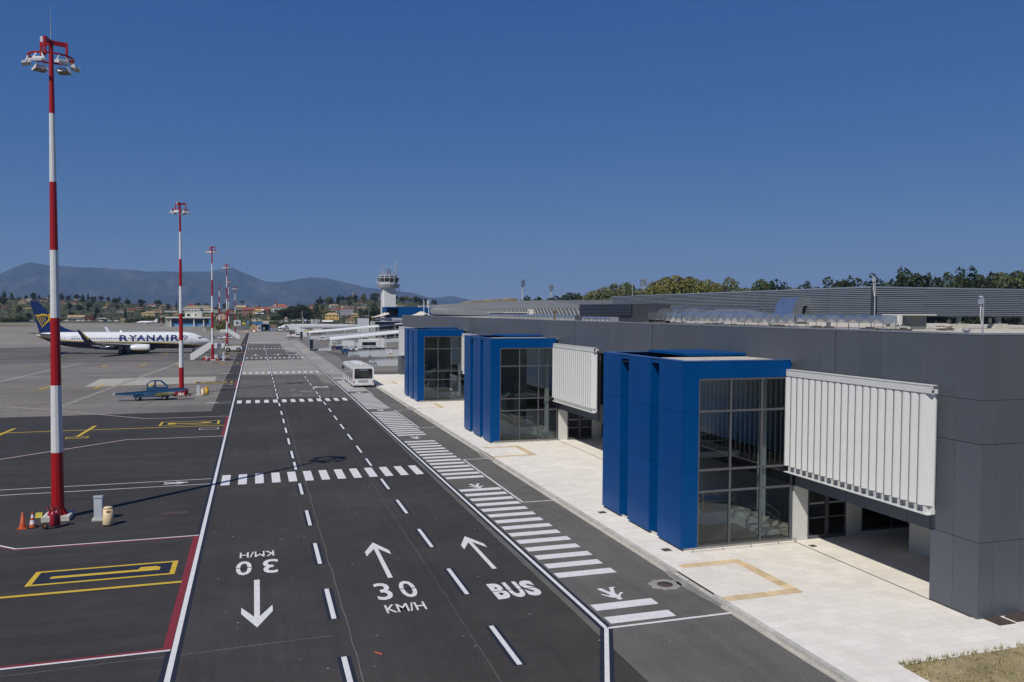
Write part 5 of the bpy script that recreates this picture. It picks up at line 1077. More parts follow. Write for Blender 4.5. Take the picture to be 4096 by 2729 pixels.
def duct(name, label, y0, y1, x, z0, z1, w_=.9, n=None):
    t = thing(name, label, "air duct", (x, y0, ZR), 0, "silver foil ducts on the roof")
    m = MB(); n = n or max(1, round((y1-y0)/.85)); st = (y1-y0)/n; zc = (z0+z1)/2
    for i in range(n):                      # cross-broken sheets: each panel a shallow pyramid
        a, c = y0+i*st, y0+(i+1)*st; k = .045 if i % 2 else .02
        for X, s in ((x, -1), (x+w_, 1)): m.add([(X, a, z0), (X, c, z0), (X, c, z1), (X, a, z1), (X+s*k, (a+c)/2, zc)], [(0, 1, 4), (1, 2, 4), (2, 3, 4), (3, 0, 4)])
        m.add([(x, a, z1), (x+w_, a, z1), (x+w_, c, z1), (x, c, z1), (x+w_/2, (a+c)/2, z1+.02)], [(0, 1, 4), (1, 2, 4), (2, 3, 4), (3, 0, 4)])
        m.add([(x, a, z0), (x+w_, a, z0), (x+w_, c, z0), (x, c, z0)], [(0, 1, 2, 3)])
    for y in (y0, y1): m.add([(x, y, z0), (x+w_, y, z0), (x+w_, y, z1), (x, y, z1)], [(0, 1, 2, 3)])
    m.build("duct_sheet", DUCT, t, loc=(-x, -y0, -ZR))
    m = MB(); k = max(2, round((y1-y0)/1.6))
    for i in range(k+1):
        y = y0+.05+(y1-y0-.1)*i/k
        for X in (x+.03, x+w_-.07): m.box(X, X+.03, y-.015, y+.015, ZR, z0)
    m.build("support", PLANT, t, loc=(-x, -y0, -ZR)); return t
duct("air_duct", "nearest low silver duct on thin legs, ending at the air conditioner", 34.1, 41.2, 31, 10.5, 10.9)
duct("air_duct", "long silver duct along the roof edge, below the big curved outlet", 41.3, 57.5, 31, 10.36, 10.96)
duct("air_duct", "silver duct stretch left of the long one, in front of the curved hoods", 57.6, 64.2, 31, 10.4, 10.97)
duct("air_duct", "short bright silver duct left of the small dark enclosure's front", 60.6, 66.5, 27.6, 10.2, 10.62, .8)
duct("air_duct", "far low silver duct near the rust coloured post", 74, 105, 30, 10.15, 10.7)
# upper hoods and the curved outlets
def hood(name, label, y0, y1, x, z0, z1, fl=1):
    t = thing(name, label, "air duct", (x, y0, z0), 0, "silver duct hoods on the roof"); m = MB(); d = y1-y0
    pr = [(y0, z0), (y0+.25*d, z1-.08), (y0+.4*d, z1), (y1-.35*d, z1), (y1-.12*d, z1-.12), (y1, z0)] if fl else [(y0, z0), (y0, z1-.1), (y0+.1*d, z1), (y1-.5*d, z1), (y1-.2*d, z1-.12), (y1, z0)]
    m.prism(pr, x, x+.8, 'X')
    for k in range(4): yy = y0+d*(.28+.12*k); m.add([(x-.002, yy, z0), (x-.002, yy+.12*d, z0), (x-.03, yy+.06*d, (z0+z1)/2)], [(0, 1, 2)])
    m.build("sheet", DUCT, t, loc=(-x, -y0, -z0))
hood("duct_hood", "broad low silver hood on top of the long duct", 45.2, 53.5, 31.9, 10.97, 11.3)
hood("duct_hood", "silver hood with a sloping end above the duct, second from the small dark enclosure", 53.8, 57.4, 31.9, 10.97, 11.34, 0)
hood("duct_hood", "silver hood in the middle of the row above the duct", 57.8, 61.0, 31.9, 10.97, 11.34, 0); hood("duct_hood", "curved silver hood nearest to the small dark enclosure", 62.0, 64.4, 31.7, 10.9, 11.45, 0)
t = thing("duct_elbow", "tall curved silver outlet bending down from the plant screen", "air duct", (32.6, 44.2, 10.9))
m = MB(); rg = []
for k in range(9):
    a = k/8*pi/2; rg.append([(33.6-1.0*sin(a), y, 11.05+.85*(1-(1-cos(a)))) for y in (0, 0)])
ctr = [(33.7, 12.1), (33.3, 12.08), (32.95, 11.95), (32.72, 11.72), (32.6, 11.4), (32.52, 11.1), (32.4, 10.9)]
inn = [(33.7, 11.5), (33.5, 11.5), (33.38, 11.45), (33.3, 11.35), (33.28, 11.2), (33.26, 11.0), (33.2, 10.9)]
m.loft([[(a[0], 43.6, a[1]), (a[0], 45.4, a[1]), (c[0], 45.4, c[1]), (c[0], 43.6, c[1])] for a, c in zip(ctr, inn)], 0, False); m.build("sheet", DUCT, t, loc=(-32.6, -44.2, -10.9))
pr_ = random.Random(8)
for k in range(16):
    y = 33.5+k*1.9+pr_.uniform(-.4, .4); m = MB(); m.cbox((0, 0, .05), (pr_.uniform(.3, .7), pr_.uniform(.5, 1.1), .1), pr_.uniform(-.4, .4)); m.cbox((.05, 0, .13), (.2, pr_.uniform(.3, .9), .06), pr_.uniform(-.4, .4))
    tag(m.build("roof_debris", mat("debris_dark", (.09, .085, .075), .85, var=.4, scale=2), loc=(30.2+pr_.uniform(-1.2, 1.3), y, ZR)), "dark timber and pad lying on the gravel under the silver ducts", "roof debris", "loose pads under the ducts")
# air conditioner, shaft with lid, stones, posts, vent
t = thing("air_conditioner", "cream air conditioner outdoor unit on a white slab at the duct's end", "air conditioner", (32.6, 35.2, ZR))
ax = lambda m, nm, mt: m.build(nm, mt, t, loc=(-32.6, -35.2, -ZR))
m = MB(); m.box(32.35, 33.05, 34.4, 36.2, ZR, 10.33); ax(m, "slab", CONC)
m = MB(); m.box(32.5, 32.85, 34.75, 35.85, 10.42, 10.97); ax(m, "casing", mat("ac_cream", (.62, .6, .53), .5))
m = MB()
for k in range(12): m.box(32.485, 32.5, 35.15+k*.05, 35.175+k*.05, 10.46, 10.93)
for k in range(6): m.box(32.47, 32.485, 35.12, 35.76, 10.48+k*.08, 10.49+k*.08)
ax(m, "fan_grille", mat("ac_grille", (.3, .3, .28), .6))
m = MB()
for y in (34.9, 35.6): m.box(32.5, 32.85, y, y+.08, 10.33, 10.42)
ax(m, "foot", CONC); m = MB(); m.tube([(32.55, 34.74, 10.9), (32.5, 34.65, 10.6), (32.55, 34.6, 10.36)], .03, 5); ax(m, "pipe", LAMPW)
def shaft(x0, x1, y0, y1, z, label, ov=.35):
    t = thing("roof_shaft", label, "roof shaft", ((x0+x1)/2, (y0+y1)/2, ZR), 0, "grey roof shafts with pale lids")
    m = MB(); m.box(x0, x1, y0, y1, ZR, z); o = m.build("shaft_wall", DKBOX, t, loc=(-(x0+x1)/2, -(y0+y1)/2, -ZR))
    m = MB(); m.box(x0-ov, x1+ov, y0-ov, y1+ov, z, z+.07); m.build("lid", PALEP, t, loc=(-(x0+x1)/2, -(y0+y1)/2, -ZR))
shaft(34.2, 35.6, 35.9, 36.9, 10.92, "grey roof shaft with a wide pale lid, right behind the air conditioner"); shaft(30.2, 31.2, 68.5, 72.5, 10.97, "grey roof shaft with a long pale lid, left of the small dark enclosure")
shaft(30.8, 31.6, 101, 107, 10.88, "far grey roof shaft with a pale lid, at the left end of the far duct"); shaft(30.8, 31.6, 92, 99, 10.86, "far low grey roof shaft with a pale lid, behind the far duct")
m = MB(); rs = random.Random(5)
for k in range(7): m.cbox((34.6+rs.uniform(-.3, .3), 33.6+rs.uniform(-.3, .3), ZR+.05+.05*k), (.7-.06*k, .5, .06), rs.uniform(0, 2))
tag(m.build("paving_slabs", STONE, loc=(0, 0, 0)), "small heap of loose pale slabs on the roof gravel beside the shaft", "slabs")
def roof_post(x, y, h, label, lamp=True):
    t = thing("roof_post", label, "post", (x, y, ZR)); m = MB(); m.tube([(0, 0, 0), (0, 0, h)], .035, 8); m.build("post", GALV, t)
    if lamp:
        m = MB(); m.box(-.16, -.06, -.07, .07, h-.2, h+.02); m.lathe([(0, h+.1), (.07, h+.1), (.09, h+.05), (.07, h+.02), (0, h+.02)], (-.11, 0, 0), 10); m.build("sensor", mat("sensor_grey", (.35, .37, .42), .4), t)
        m = MB(); m.tube([(-.11, 0, h-.2), (-.12, 0, h-.6), (-.03, 0, h-1.0)], .02, 5); m.build("cable", LAMPW, t)
roof_post(24.95, 22.6, 1.42, "galvanised post with a sensor box at the near corner of the grey hall"); roof_post(33.3, 37.3, 2.85, "tall thin pole with a camera at the corner of the plant screen")
roof_post(36.2, 74, 3.6, "thin bare rod at the far left end of the plant screen", False)
t = thing("roof_vent", "small grey mushroom vent near the hall's corner", "vent", (25.6, 23.9, ZR)); m = MB(); m.lathe([(.08, 0), (.08, .2), (.14, .22), (.14, .3), (.1, .34), (0, .35)], n=14); m.build("vent_cap", mat("vent_grey", (.3, .31, .32), .6), t)
t = thing("roof_pipe", "rust coloured flue standing among the far roof shafts", "flue", (30, 79.6, ZR)); m = MB(); m.tube([(0, 0, 0), (0, 0, 1.0)], .09, 10); m.build("pipe", RUST, t)
t = thing("roof_cabinet", "small pale switch cabinet on the roof behind the far duct", "cabinet", (30.5, 89, ZR)); m = MB(); m.box(-.2, .2, -.45, .45, 0, 1.15); m.build("cabinet_body", PALEP, t); m = MB(); m.box(-.215, -.2, -.1, .1, .3, 1.0); m.build("vent_grille", NAVYP, t)
t = thing("antenna_mast", "cluster of slim whip aerials at the far left of the grey roof", "aerial", (26.6, 128, ZR)); m = MB()
for dx, z0, z1 in ((-.8, 0, 2.6), (0, 0, 2.7), (-.25, 1.4, 2.6)): m.tube([(dx, 0, z0), (dx, 0, z1)], .06, 6)
m.bar((-.25, 0, 1.5), (0, 0, 1.5), .05); m.box(-1.2, .8, -.1, .1, 0, .1); m.build("aerial_rods", LAMPW, t)
m = MB(); x_ = 25.2
pts = [(24.9, 22.5+i*1.1, ZR+.02+.015*sin(i*1.7)) for i in range(60)]; m.tube(pts, .018, 4)
pts = [(24.9+i*1.1, 22.55, ZR+.03+.015*sin(i*1.3)) for i in range(24)]; m.tube(pts, .018, 4)
tag(m.build("roof_cable", LAMPW, loc=(0, 0, 0)), "thin pale cable running along the edge of the gravel roof", "cable")
# ------------------------------------------------------------ right side: ramps, low walls, old terminal, tower
RAMPW = mat("ramp_white", (.56, .58, .6), .6, var=.05, dirt=(.45, .45, .45), dscale=.4, damt=.3); POLYC = mat("canopy_sheet", (.66, .68, .7), .3, var=.06, scale=.6)
def covered_ramp(y, x0, x1, zc0, zc1, zw, label, wd=2.6, posts=5):
    t = thing("covered_ramp", label, "covered ramp", (x0, y, 0), 0, "white covered passenger ramps")
    L_ = x1-x0; n = 14
    m = MB(); rg = []
    for i in (0, 1):
        x = i*L_; z = zc0+(zc1-zc0)*i; rg.append([(x, -wd/2*cos(pi*k/8), z+.85*sin(pi*k/8)) for k in range(9)]+[(x, wd/2*.94*cos(pi*k/8), z-.05+.8*sin(pi*k/8)) for k in range(9)])
    m.loft(rg, 0, True); m.build("canopy", POLYC, t)
    m = MB()
    for i in range(n+1):
        x = L_*i/n; z = zc0+(zc1-zc0)*i/n; m.tube([(x, -wd/2*1.01*cos(pi*k/8), z+.87*sin(pi*k/8)) for k in range(9)], .04, 5)
    m.bar((0, -wd/2, zc0), (L_, -wd/2, zc1), .12); m.bar((0, wd/2, zc0), (L_, wd/2, zc1), .12); m.build("canopy_rib", LAMPW, t)
    for i in range(posts):
        x = .4+(L_-.8)*i/(posts-1); zt = zc0+(zc1-zc0)*x/L_
        for s in (-1, 1): m = MB(); m.tube([(x, s*wd/2, 0), (x, s*wd/2, zt)], .09, 8); m.build("post", LAMPW, t)
    m = MB()
    for s in (-1, 1): m.prism([(0, 0), (L_*.3, 0), (L_*.3, zw[0][1]+(zw[1][1]-zw[0][1])*.3-1.0), (L_, zw[1][0]), (L_, zw[1][1]), (0, zw[0][1])], s*wd/2-.1, s*wd/2+.1, 'Y')
    m.build("side_wall", RAMPW, t)
    m = MB(); m.prism([(0, .05), (L_, zw[1][0]+.1), (L_, zw[1][0]+.3), (0, .25)], -wd/2+.1, wd/2-.1, 'Y'); m.build("deck", CONC, t)
    m = MB()
    for s in (-1, 1):
        for dz in (.45, .9): m.bar((-.2, s*wd/2, zw[0][1]+dz-.5), (L_, s*wd/2, zw[1][1]+dz-.5), .05)
    m.build("railing", LAMPW, t)
covered_ramp(236, 20.2, 52, 2.6, 5.75, ((0, 1.25), (3.3, 4.4)), "nearer white covered ramp, rising to the right behind the loader truck")
covered_ramp(322, 19.6, 60, 2.25, 5.9, ((0, 1.1), (2.6, 4.0)), "farther white covered ramp, rising to the right behind the small white car", posts=7)
def low_wall(x0, x1, y, z0, z1, label, th=.5):
    m = MB(); m.prism([(0, 0), (x1-x0, 0), (x1-x0, z1), (0, z0)], 0, th, 'Y'); m.prism([(0, z0+.002), (x1-x0, z1+.002), (x1-x0, z1+.06), (0, z0+.06)], -.04, th+.04, 'Y'); tag(m.build("low_wall", RAMPW, loc=(x0, y, 0)), label, "wall", "low white ramp walls")
low_wall(21.2, 40, 195.8, 1.15, 2.0, "low white ramp wall in front of the loader truck"); low_wall(21.6, 36, 162, 1.15, 1.5, "nearest low white ramp wall, just above the white bus"); low_wall(15.0, 20.0, 227.5, .35, .9, "very low white wall running from the nearer dark totem to the covered ramp")
m = MB(); m.box(0, 1.9, 0, .9, 0, .9); tag(m.build("concrete_block", RAMPW, loc=(24, 194.6, 0)), "white block standing against the low white wall in front of the loader truck", "block")
m = MB(); m.box(0, 2.6, 0, .9, .1, .55); tag(m.build("steel_box", VBLACK, loc=(22.0, 222, 0)), "flat black container on the yard left of the loader truck", "container")
for x, y, l, n in ((21.0, 195.2, "small grey barrier at the left end of the low wall before the loader truck", 2.2), (21.0, 161.6, "small grey barrier at the left end of the nearest low white wall", 1.6), (15.2, 228.4, "grey lattice barrier between the nearer dark totem and the covered ramp", 5.6), (16.9, 320.5, "blue grey barrier at the foot of the farther covered ramp", 3)):
    m = MB(); k = max(1, round(n/1.4))
    for i in range(k+1): m.bar((i*n/k, 0, 0), (i*n/k, 0, 1.25), .07)
    for z in (.35, 1.2): m.bar((0, 0, z), (n, 0, z+.1), .06)
    for i in range(k): m.bar((i*n/k, 0, .35), ((i+1)*n/k, 0, 1.2), .04); m.bar((i*n/k, 0, 1.2), ((i+1)*n/k, 0, .35), .04)
    tag(m.build("lattice_barrier", mat("barrier_grey", (.16, .18, .22), .5), loc=(x, y, .02)), l, "barrier")
for x, y, w_, l in ((14.55, 226.4, .85, "nearer dark navy information totem with a grey foot, beside the road's pale walkway"), (16.35, 310, .75, "farther dark navy information totem, in front of the flagpoles")):
    t = thing("information_totem", l, "totem", (x, y, 0), 0, "dark navy totems"); m = MB(); m.box(-w_/2, w_/2, -.2, .2, 0, .85); m.build("foot", mat("totem_foot", (.07, .075, .085), .5), t)
    m = MB(); m.box(-w_/2-.01, w_/2+.01, -.22, .22, .855, 3.15); m.build("panel", mat("totem_navy", (.008, .018, .045), .3), t)
    m = MB(); word(m, "i  ->", (-.25, -.228, 2.75), (.5, 0, 0), (0, 0, .2)); m.build("lettering", mat("totem_teal", (.02, .16, .16), .4), t)
FLB = mat("flag_blue", (.015, .08, .36), .7); FLW = mat("flag_white", (.75, .75, .75), .7)
def flagpole(x, y, h, label, flag=True, zf=None):
    t = thing("flagpole", label, "flagpole", (x, y, 0)); m = MB(); m.tube([(0, 0, 0), (0, 0, h)], [.07, .04], 8); m.build("pole", LAMPW, t)
    if flag:
        f = thing("greek_flag", "blue and white striped flag with a cross, by the farther dark totem", "flag", (x, y, 0)); n_ = 12
        m = MB(); zt = zf or h-.2; wx = lambda u: (.05+1.35*u*.92, .12*sin(u*7), -.75*u*u*.6-.12*u)
        def pt(u, v): a = wx(u); return (a[0], a[1], zt-.95*v+a[2])
        for j in range(9):
            for i in range(n_):
                blue = j % 2 == 0
                if i < 5 and j < 5: blue = not (i == 2 or j == 2)
                m.add([pt(i/n_, j/9), pt((i+1)/n_, j/9), pt((i+1)/n_, (j+1)/9), pt(i/n_, (j+1)/9)], [(0, 1, 2, 3)], 0 if blue else 1, True)
        m.build("cloth", [FLB, FLW], f)
flagpole(17.4, 325, 10.9, "tallest bare pole beside the farther dark totem", False); flagpole(17.95, 326, 8.4, "short flagpole by the farther dark totem, carrying a flag", True, 7.8); flagpole(17.75, 327.5, 8.5, "thin pole between the tall bare pole and the flag", False)
# old terminal: banner wall, tent roofs, blue storey, white ring canopy
GLZ = mat("facade_glass", (.06, .075, .085), .12, var=.5, scale=.6, spec=.6)
t = thing("old_terminal", "low glazed terminal with a lettered white banner and blue upper storey, beyond the covered ramps", "building", (50, 325, 0))
OT = lambda m, n, mt, par=None: m.build(n, mt, par or t, loc=(-50, -325, 0) if par is None else None)
m = MB(); m.box(46.4, 75, 330.02, 345, 0, 6.6); OT(m, "wall", WALLG)
m = MB(); m.box(46.4, 60, 329.98, 330.01, .2, 6.6); gz_ = OT(m, "facade_glass", GLZ)
m = MB()
for i in range(16): m.box(46.4+i*.9, 46.5+i*.9, 329.9, 329.97, 0, 6.6)
for z in (2.0, 3.6, 5.2): m.box(46.51, 60, 329.88, 329.96, z, z+.08)
OT(m, "mullion", LAMPW)
m = MB(); m.add([(45.0, 319.5, 7.35), (57.5, 319.5, 6.55), (57.5, 319.6, 6.55), (45, 319.6, 7.35), (45, 319.4, 8.45), (57.5, 319.4, 8.2), (57.5, 319.5, 8.2), (45, 319.5, 8.45)], [(0, 3, 2, 1), (4, 5, 6, 7), (0, 1, 5, 4), (1, 2, 6, 5), (2, 3, 7, 6), (3, 0, 4, 7)]); bn = OT(m, "banner", RAMPW)
m = MB(); word(m, "κρατικός αερολιμένας", (49.3-50, 319.36-325, 7.12), (2.7, 0, -.16), (0, 0, .75), .01); word(m, "ΙΩΑΝΝΗΣ ΚΑΠΟΔΙΣΤΡΙΑΣ", (52.3-50, 319.36-325, 6.95), (3.4, 0, -.2), (0, 0, .8), .02, 1); o = m.build("lettering", [mat("script_grey", (.1, .12, .2), .7), mat("letter_lilac", (.13, .15, .42), .7)], t)
TENT = mat("tent_cream", (.68, .6, .46), .8, var=.06)
def tent(x0, x1, y0, y1, ze, zp, peak, nm="tent_roof"):
    m = MB(); nx, ny = 22, 6; vs = []
    for j in range(ny+1):
        for i in range(nx+1):
            u, v = i/nx, j/ny; d = max(0, 1-abs(u-peak)/max(peak, 1-peak)); z = ze+(zp-ze)*(d**1.3)*(.55+.45*sin(pi*v))+.12*abs(sin(u*nx*.7))*(1-d)
            vs.append((x0+(x1-x0)*u, y0+(y1-y0)*v, z))
    m.add(vs, [(j*(nx+1)+i, j*(nx+1)+i+1, (j+1)*(nx+1)+i+1, (j+1)*(nx+1)+i) for j in range(ny) for i in range(nx)], 0, True); OT(m, nm, TENT)
tent(44.5, 50.4, 318, 329, 8.5, 10.8, .95); tent(55.5, 66, 300, 318, 8.6, 11.0, .55)
m = MB(); m.box(49.4, 74, 320.2, 331, 12.2, 12.65); m.box(54.35, 74, 320.2, 331, 8.6, 12.18); m.box(49.4, 54.3, 325, 331, 8.6, 12.18); m.box(49.4, 54.3, 320.2, 325, 8.2, 8.6); m.box(49.4, 49.6, 320.2, 325, 8.62, 12.18); OT(m, "blue_storey", BLUE)
m = MB()
for i in range(16): m.bar((49.7+i*.3, 320.25, 8.6), (49.7+i*.3, 320.25, 9.7), .05)
m.bar((49.6, 320.25, 9.72), (54.3, 320.25, 9.72), .08); OT(m, "balcony_railing", NAVYP)
m = MB(); m.box(50.2, 52.6, 324.9, 324.97, 8.7, 11.4); m.box(53.0, 54.2, 324.9, 324.97, 8.7, 11.6); OT(m, "window", VGLASS)
t = thing("ring_canopy", "long white roof fascia carried on slanting tube trusses, behind the grey hall's roof", "canopy", (66, 240, 9))
RCo = lambda m, n, mt: m.build(n, mt, t, loc=(-66, -240, -9))
m = MB(); path = [(66, 340, 13.35, 11.55, .0), (66.6, 326, 13.4, 11.55, 1.6), (66.2, 290, 13.6, 11.7, 1.7), (66, 247, 13.75, 11.83, 1.7), (66, 180, 13.8, 11.96, 1.7), (66, 150, 13.45, 11.9, 1.7), (66, 120, 13.3, 11.8, 1.7)]
m.loft([[(x, y, zt), (x+i_*.55, y, zb), (x+2.5, y, zb+.2), (x+3.5, y, zt-.1)] for x, y, zt, zb, i_ in path], 0, False); RCo(m, "fascia", WHITEM)
m = MB(); y = 335
while y > 122:
    for s in (-1, 1): m.tube([(67.0, y, 11.9), (67.6, y+s*1.2, 9.9)], .09, 5)
    m.tube([(67.0, y, 11.9), (70.5, y-.6, 9.6)], .07, 5); y -= 2.4
m.tube([(67.6, 336, 9.9), (67.6, 122, 9.9)], .1, 5); RCo(m, "truss", mat("truss_grey", (.45, .46, .48), .5))
m = MB(); m.box(72, 76, 122, 345, 0, 13.0); m.box(60, 72, 122, 318, 8.0, 9.2); RCo(m, "rear_wall", mat("rear_wall_grey", (.2, .2, .2), .8))  # rear wall and low roof in one even mid grey
m = MB(); m.box(41.9, 45.9, 345, 352, 0, 7.75); tag(m.build("white_block_building", RAMPW, loc=(0, 0, 0)), "plain windowless white block behind the right end of the farther covered ramp", "building")
# control tower
t = thing("control_tower", "white airport control tower with a glazed cab, ringed balcony and whip aerials", "control tower", (59.6, 380, 0))
m = MB(); m.prism([(-3.1, -2.2), (-2.3, -3.0), (3.0, -3.0), (3.0, 3), (-3.1, 3)], 0, 22.0); m.build("shaft", mat("tower_white", (.66, .66, .66), .7, var=.04, dirt=(.5, .5, .48), dscale=.3, damt=.2), t)
m = MB(); m.lathe([(0, 21.8), (4.9, 21.95), (5.5, 23.4), (5.35, 23.45), (4.8, 22.4), (0, 22.4)], n=24, smooth=False); m.build("balcony", mat("balcony_grey", (.42, .42, .42), .8, var=.1), t)
m = MB(); m.lathe([(0, 22.4), (4.3, 22.4), (4.45, 24.5), (0, 24.5)], n=12, smooth=False); m.build("cab_wall", RAMPW, t)
m = MB(); m.lathe([(4.42, 24.52), (5.1, 26.4), (4.15, 27.45)], n=12, smooth=False); m.build("cab_glass", mat("cab_glass", (.05, .06, .05), .1, var=.6, scale=.5, spec=.7), t)
m = MB()
for k in range(12):
    a = 2*pi*k/12; P0 = lambda r, z: (r*cos(a), r*sin(a), z); m.bar(P0(4.46, 24.5), P0(5.14, 26.4), .22); m.bar(P0(5.14, 26.45), P0(4.15, 27.45), .18)
    a2 = 2*pi*(k+1)/12; m.bar((5.12*cos(a), 5.12*sin(a), 26.42), (5.12*cos(a2), 5.12*sin(a2), 26.42), .22)
m.build("cab_frame", RAMPW, t)
m = MB(); m.lathe([(4.05, 27.4), (4.2, 27.45), (4.2, 27.75), (0, 27.8)], n=12, smooth=False); m.build("cab_roof", RAMPW, t)
m = MB()
for k in range(14):
    a, b_ = 2*pi*k/14, 2*pi*(k+1)/14; m.bar((4*cos(a), 4*sin(a), 27.8), (4*cos(a), 4*sin(a), 28.9), .06)
    for z in (28.35, 28.9): m.bar((4*cos(a), 4*sin(a), z), (4*cos(b_), 4*sin(b_), z), .05)
m.build("roof_railing", GALV, t)
m = MB()
for dx, dy, z1, r in ((-3.2, 0, 33.2, .07), (-2.6, -2, 31.8, .1), (-1.3, -3, 32.5, .07), (.9, -3, 32.3, .05), (2.6, -1.5, 32.6, .08), (3.1, 0, 35, .09), (3.9, 0, 35.5, .09), (-3.8, .5, 30.8, .05)): m.tube([(dx, dy, 27.8), (dx, dy, z1)], r, 5)
m.bar((1.8, -1.5, 32.7), (3.4, -1.5, 32.7), .08); m.build("aerial", mat("aerial_grey", (.5, .48, .48), .6), t)
m = MB()
for x in (-.95, .75): m.bar((x, -2.5, 27.8), (x, -2.5, 30.4), .14); m.bar((x, -1, 27.8), (x, -1, 30.4), .14)
m.box(-1.02, .82, -2.6, -.9, 30.4, 30.52); m.build("beacon_frame", mat("frame_dark", (.06, .09, .14), .5), t)
m = MB(); m.lathe([(0, 28.5), (.25, 28.5), (.4, 29.6), (0, 29.7)], (-.1, -1.8, 0), 10); m.build("beacon", mat("beacon_red", (.5, .06, .03), .4), t)
m = MB()
for z in (19.3, 20.1, 20.9, 21.7): m.bar((3.0, -2.6, z), (5.0, -2.6, z), .08); m.bar((5.0, -2.6, z), (5.0, 1, z), .08)
for x in (3.3, 3.9, 4.5, 5.0): m.bar((x, -2.6, 19.2), (x, -2.6, 22), .07)
m.box(3.0, 5.05, -2.65, 1, 19.0, 19.15); m.bar((4.0, -2.6, 19.2), (5.2, -2.6, 22), .12); m.build("side_platform", GALV, t)
m = MB()
for a in (-2.6, -1.9, .3): m.bar((a, -5.2, 23.4), (a+.8, -5.5, 24.3), .1)
m.tube([(-5.4, -1.5, 23.4), (-6.0, -2, 24.6), (-5.2, -2.2, 24.4)], .12, 5); m.build("floodlight", LAMPW, t)
m = MB(); m.bar((1.6, -5.0, 24), (1.6, -5.0, 28.6), .12); m.bar((2.3, -5.0, 24), (2.3, -5.0, 28.6), .12)
for k in range(12): m.bar((1.6, -5.0, 24.2+k*.37), (2.3, -5.0, 24.2+k*.37), .06)
m.build("ladder", GALV, t)
# ------------------------------------------------------------ land, mountains, town and trees beyond the airfield
def sst(t): t = max(0, min(1, t)); return t*t*(3-2*t)
def terr(x, y):
    y0 = 735 if x < -75 else (735-(x+75)*1.9 if x < -15 else 620)
    a = 17+9*math.exp(-((x+330)/170)**2)-6*math.exp(-((x+40)/110)**2)
    z = a*sst((y-y0)/620)
    z += 11*math.exp(-(((x-165)/80)**2+((y-1190)/130)**2))
    return z+9*sst((y-190)/160)*sst((x-75-(y-190)*.28)/70)
def grid(name, x0, x1, y0, y1, nx, ny, fz, mt, smooth=True):
    m = MB(); m.add([(x0+(x1-x0)*i/nx, y0+(y1-y0)*j/ny, fz(x0+(x1-x0)*i/nx, y0+(y1-y0)*j/ny)) for j in range(ny+1) for i in range(nx+1)], [(j*(nx+1)+i, j*(nx+1)+i+1, (j+1)*(nx+1)+i+1, (j+1)*(nx+1)+i) for j in range(ny) for i in range(nx)], 0, smooth)
    return struct(m, name, mt)
SCRUB = ground_mat("hill_scrub", (.062, .066, .03), fine=.2, blotch=.5, bl=.02, stain=(.2, .17, .09), samt=.7, sscale=.025)
grid("hillside", -1300, 1300, 600, 2200, 90, 60, lambda x, y: terr(x, y)*(1-sst((y-1500)/600))-.12+(.6*MN.noise(Vector((x*.02, y*.02, 0))) if y > 800 else 0), SCRUB)
grid("right_bank", 85, 700, 150, 620, 40, 30, lambda x, y: terr(x, y)-.1, SCRUB)
ISL = ground_mat("island_grass", (.16, .15, .06), fine=.3, blotch=.4, bl=.1)
sheet("grass_strip", ISL, .02, [(-420, 612), (-152, 582), (-134, 589), (-150, 640), (-420, 690)], [(-420, 712), (-75, 709), (-60, 690), (-58, 722), (-75, 745), (-420, 750)], [(-24.6, 450), (-16.2, 484), (-15.2, 560), (-24, 575), (-28, 520)], [(-6, 455), (3, 453), (2, 470), (-6, 480)])
# mountains across the water
RID = [(-9500,300),(-6000,380),(-4200,330),(-3400,400),(-2884,428),(-2726,521),(-2586,583),(-2382,558),(-2086,532),(-1756,527),(-1363,511),(-1076,511),(-842,509),(-576,515),(-396,550),(-290,572),(-184,529),(-31,452),(123,396),(310,386),(500,429),(691,462),(885,459),(1146,400),(1378,344),(1613,313),(1886,293),(2093,262),(2232,219),(2408,203),(2585,230),(2800,190),(2945,164),(3300,60),(4200,10),(9500,0)]
def mount(x, y):
    h = itp([(a, b_) for a, b_ in RID], x)[0]; d = (y-11000)
    t_ = max(0, 1-abs(d)/(2600 if d < 0 else 2500)); n = MN.fractal(Vector((x*.0011, y*.0011, 3.1)), .9, 2.1, 6); n2 = abs(MN.fractal(Vector((x*.0022, y*.0009, 7.7)), .9, 2.1, 5))
    h += 9*MN.fractal(Vector((x*.006, 1.7, 0)), .9, 2.1, 4); z = h*(t_**1.25); off = min(1, abs(d)/500)
    return max(-1.0, z-off*(h*.55*n2)+off*h*.14*n-1)
MTN = ground_mat("mountain_rock", (.017, .022, .018), fine=0, blotch=.4, bl=.0012, streak=.3, sdir=(.004, .0015, .004), stain=(.21, .17, .14), samt=.6, sscale=.0022, rough=.95)
grid("mountains", -9000, 6500, 8300, 13300, 330, 60, mount, MTN)
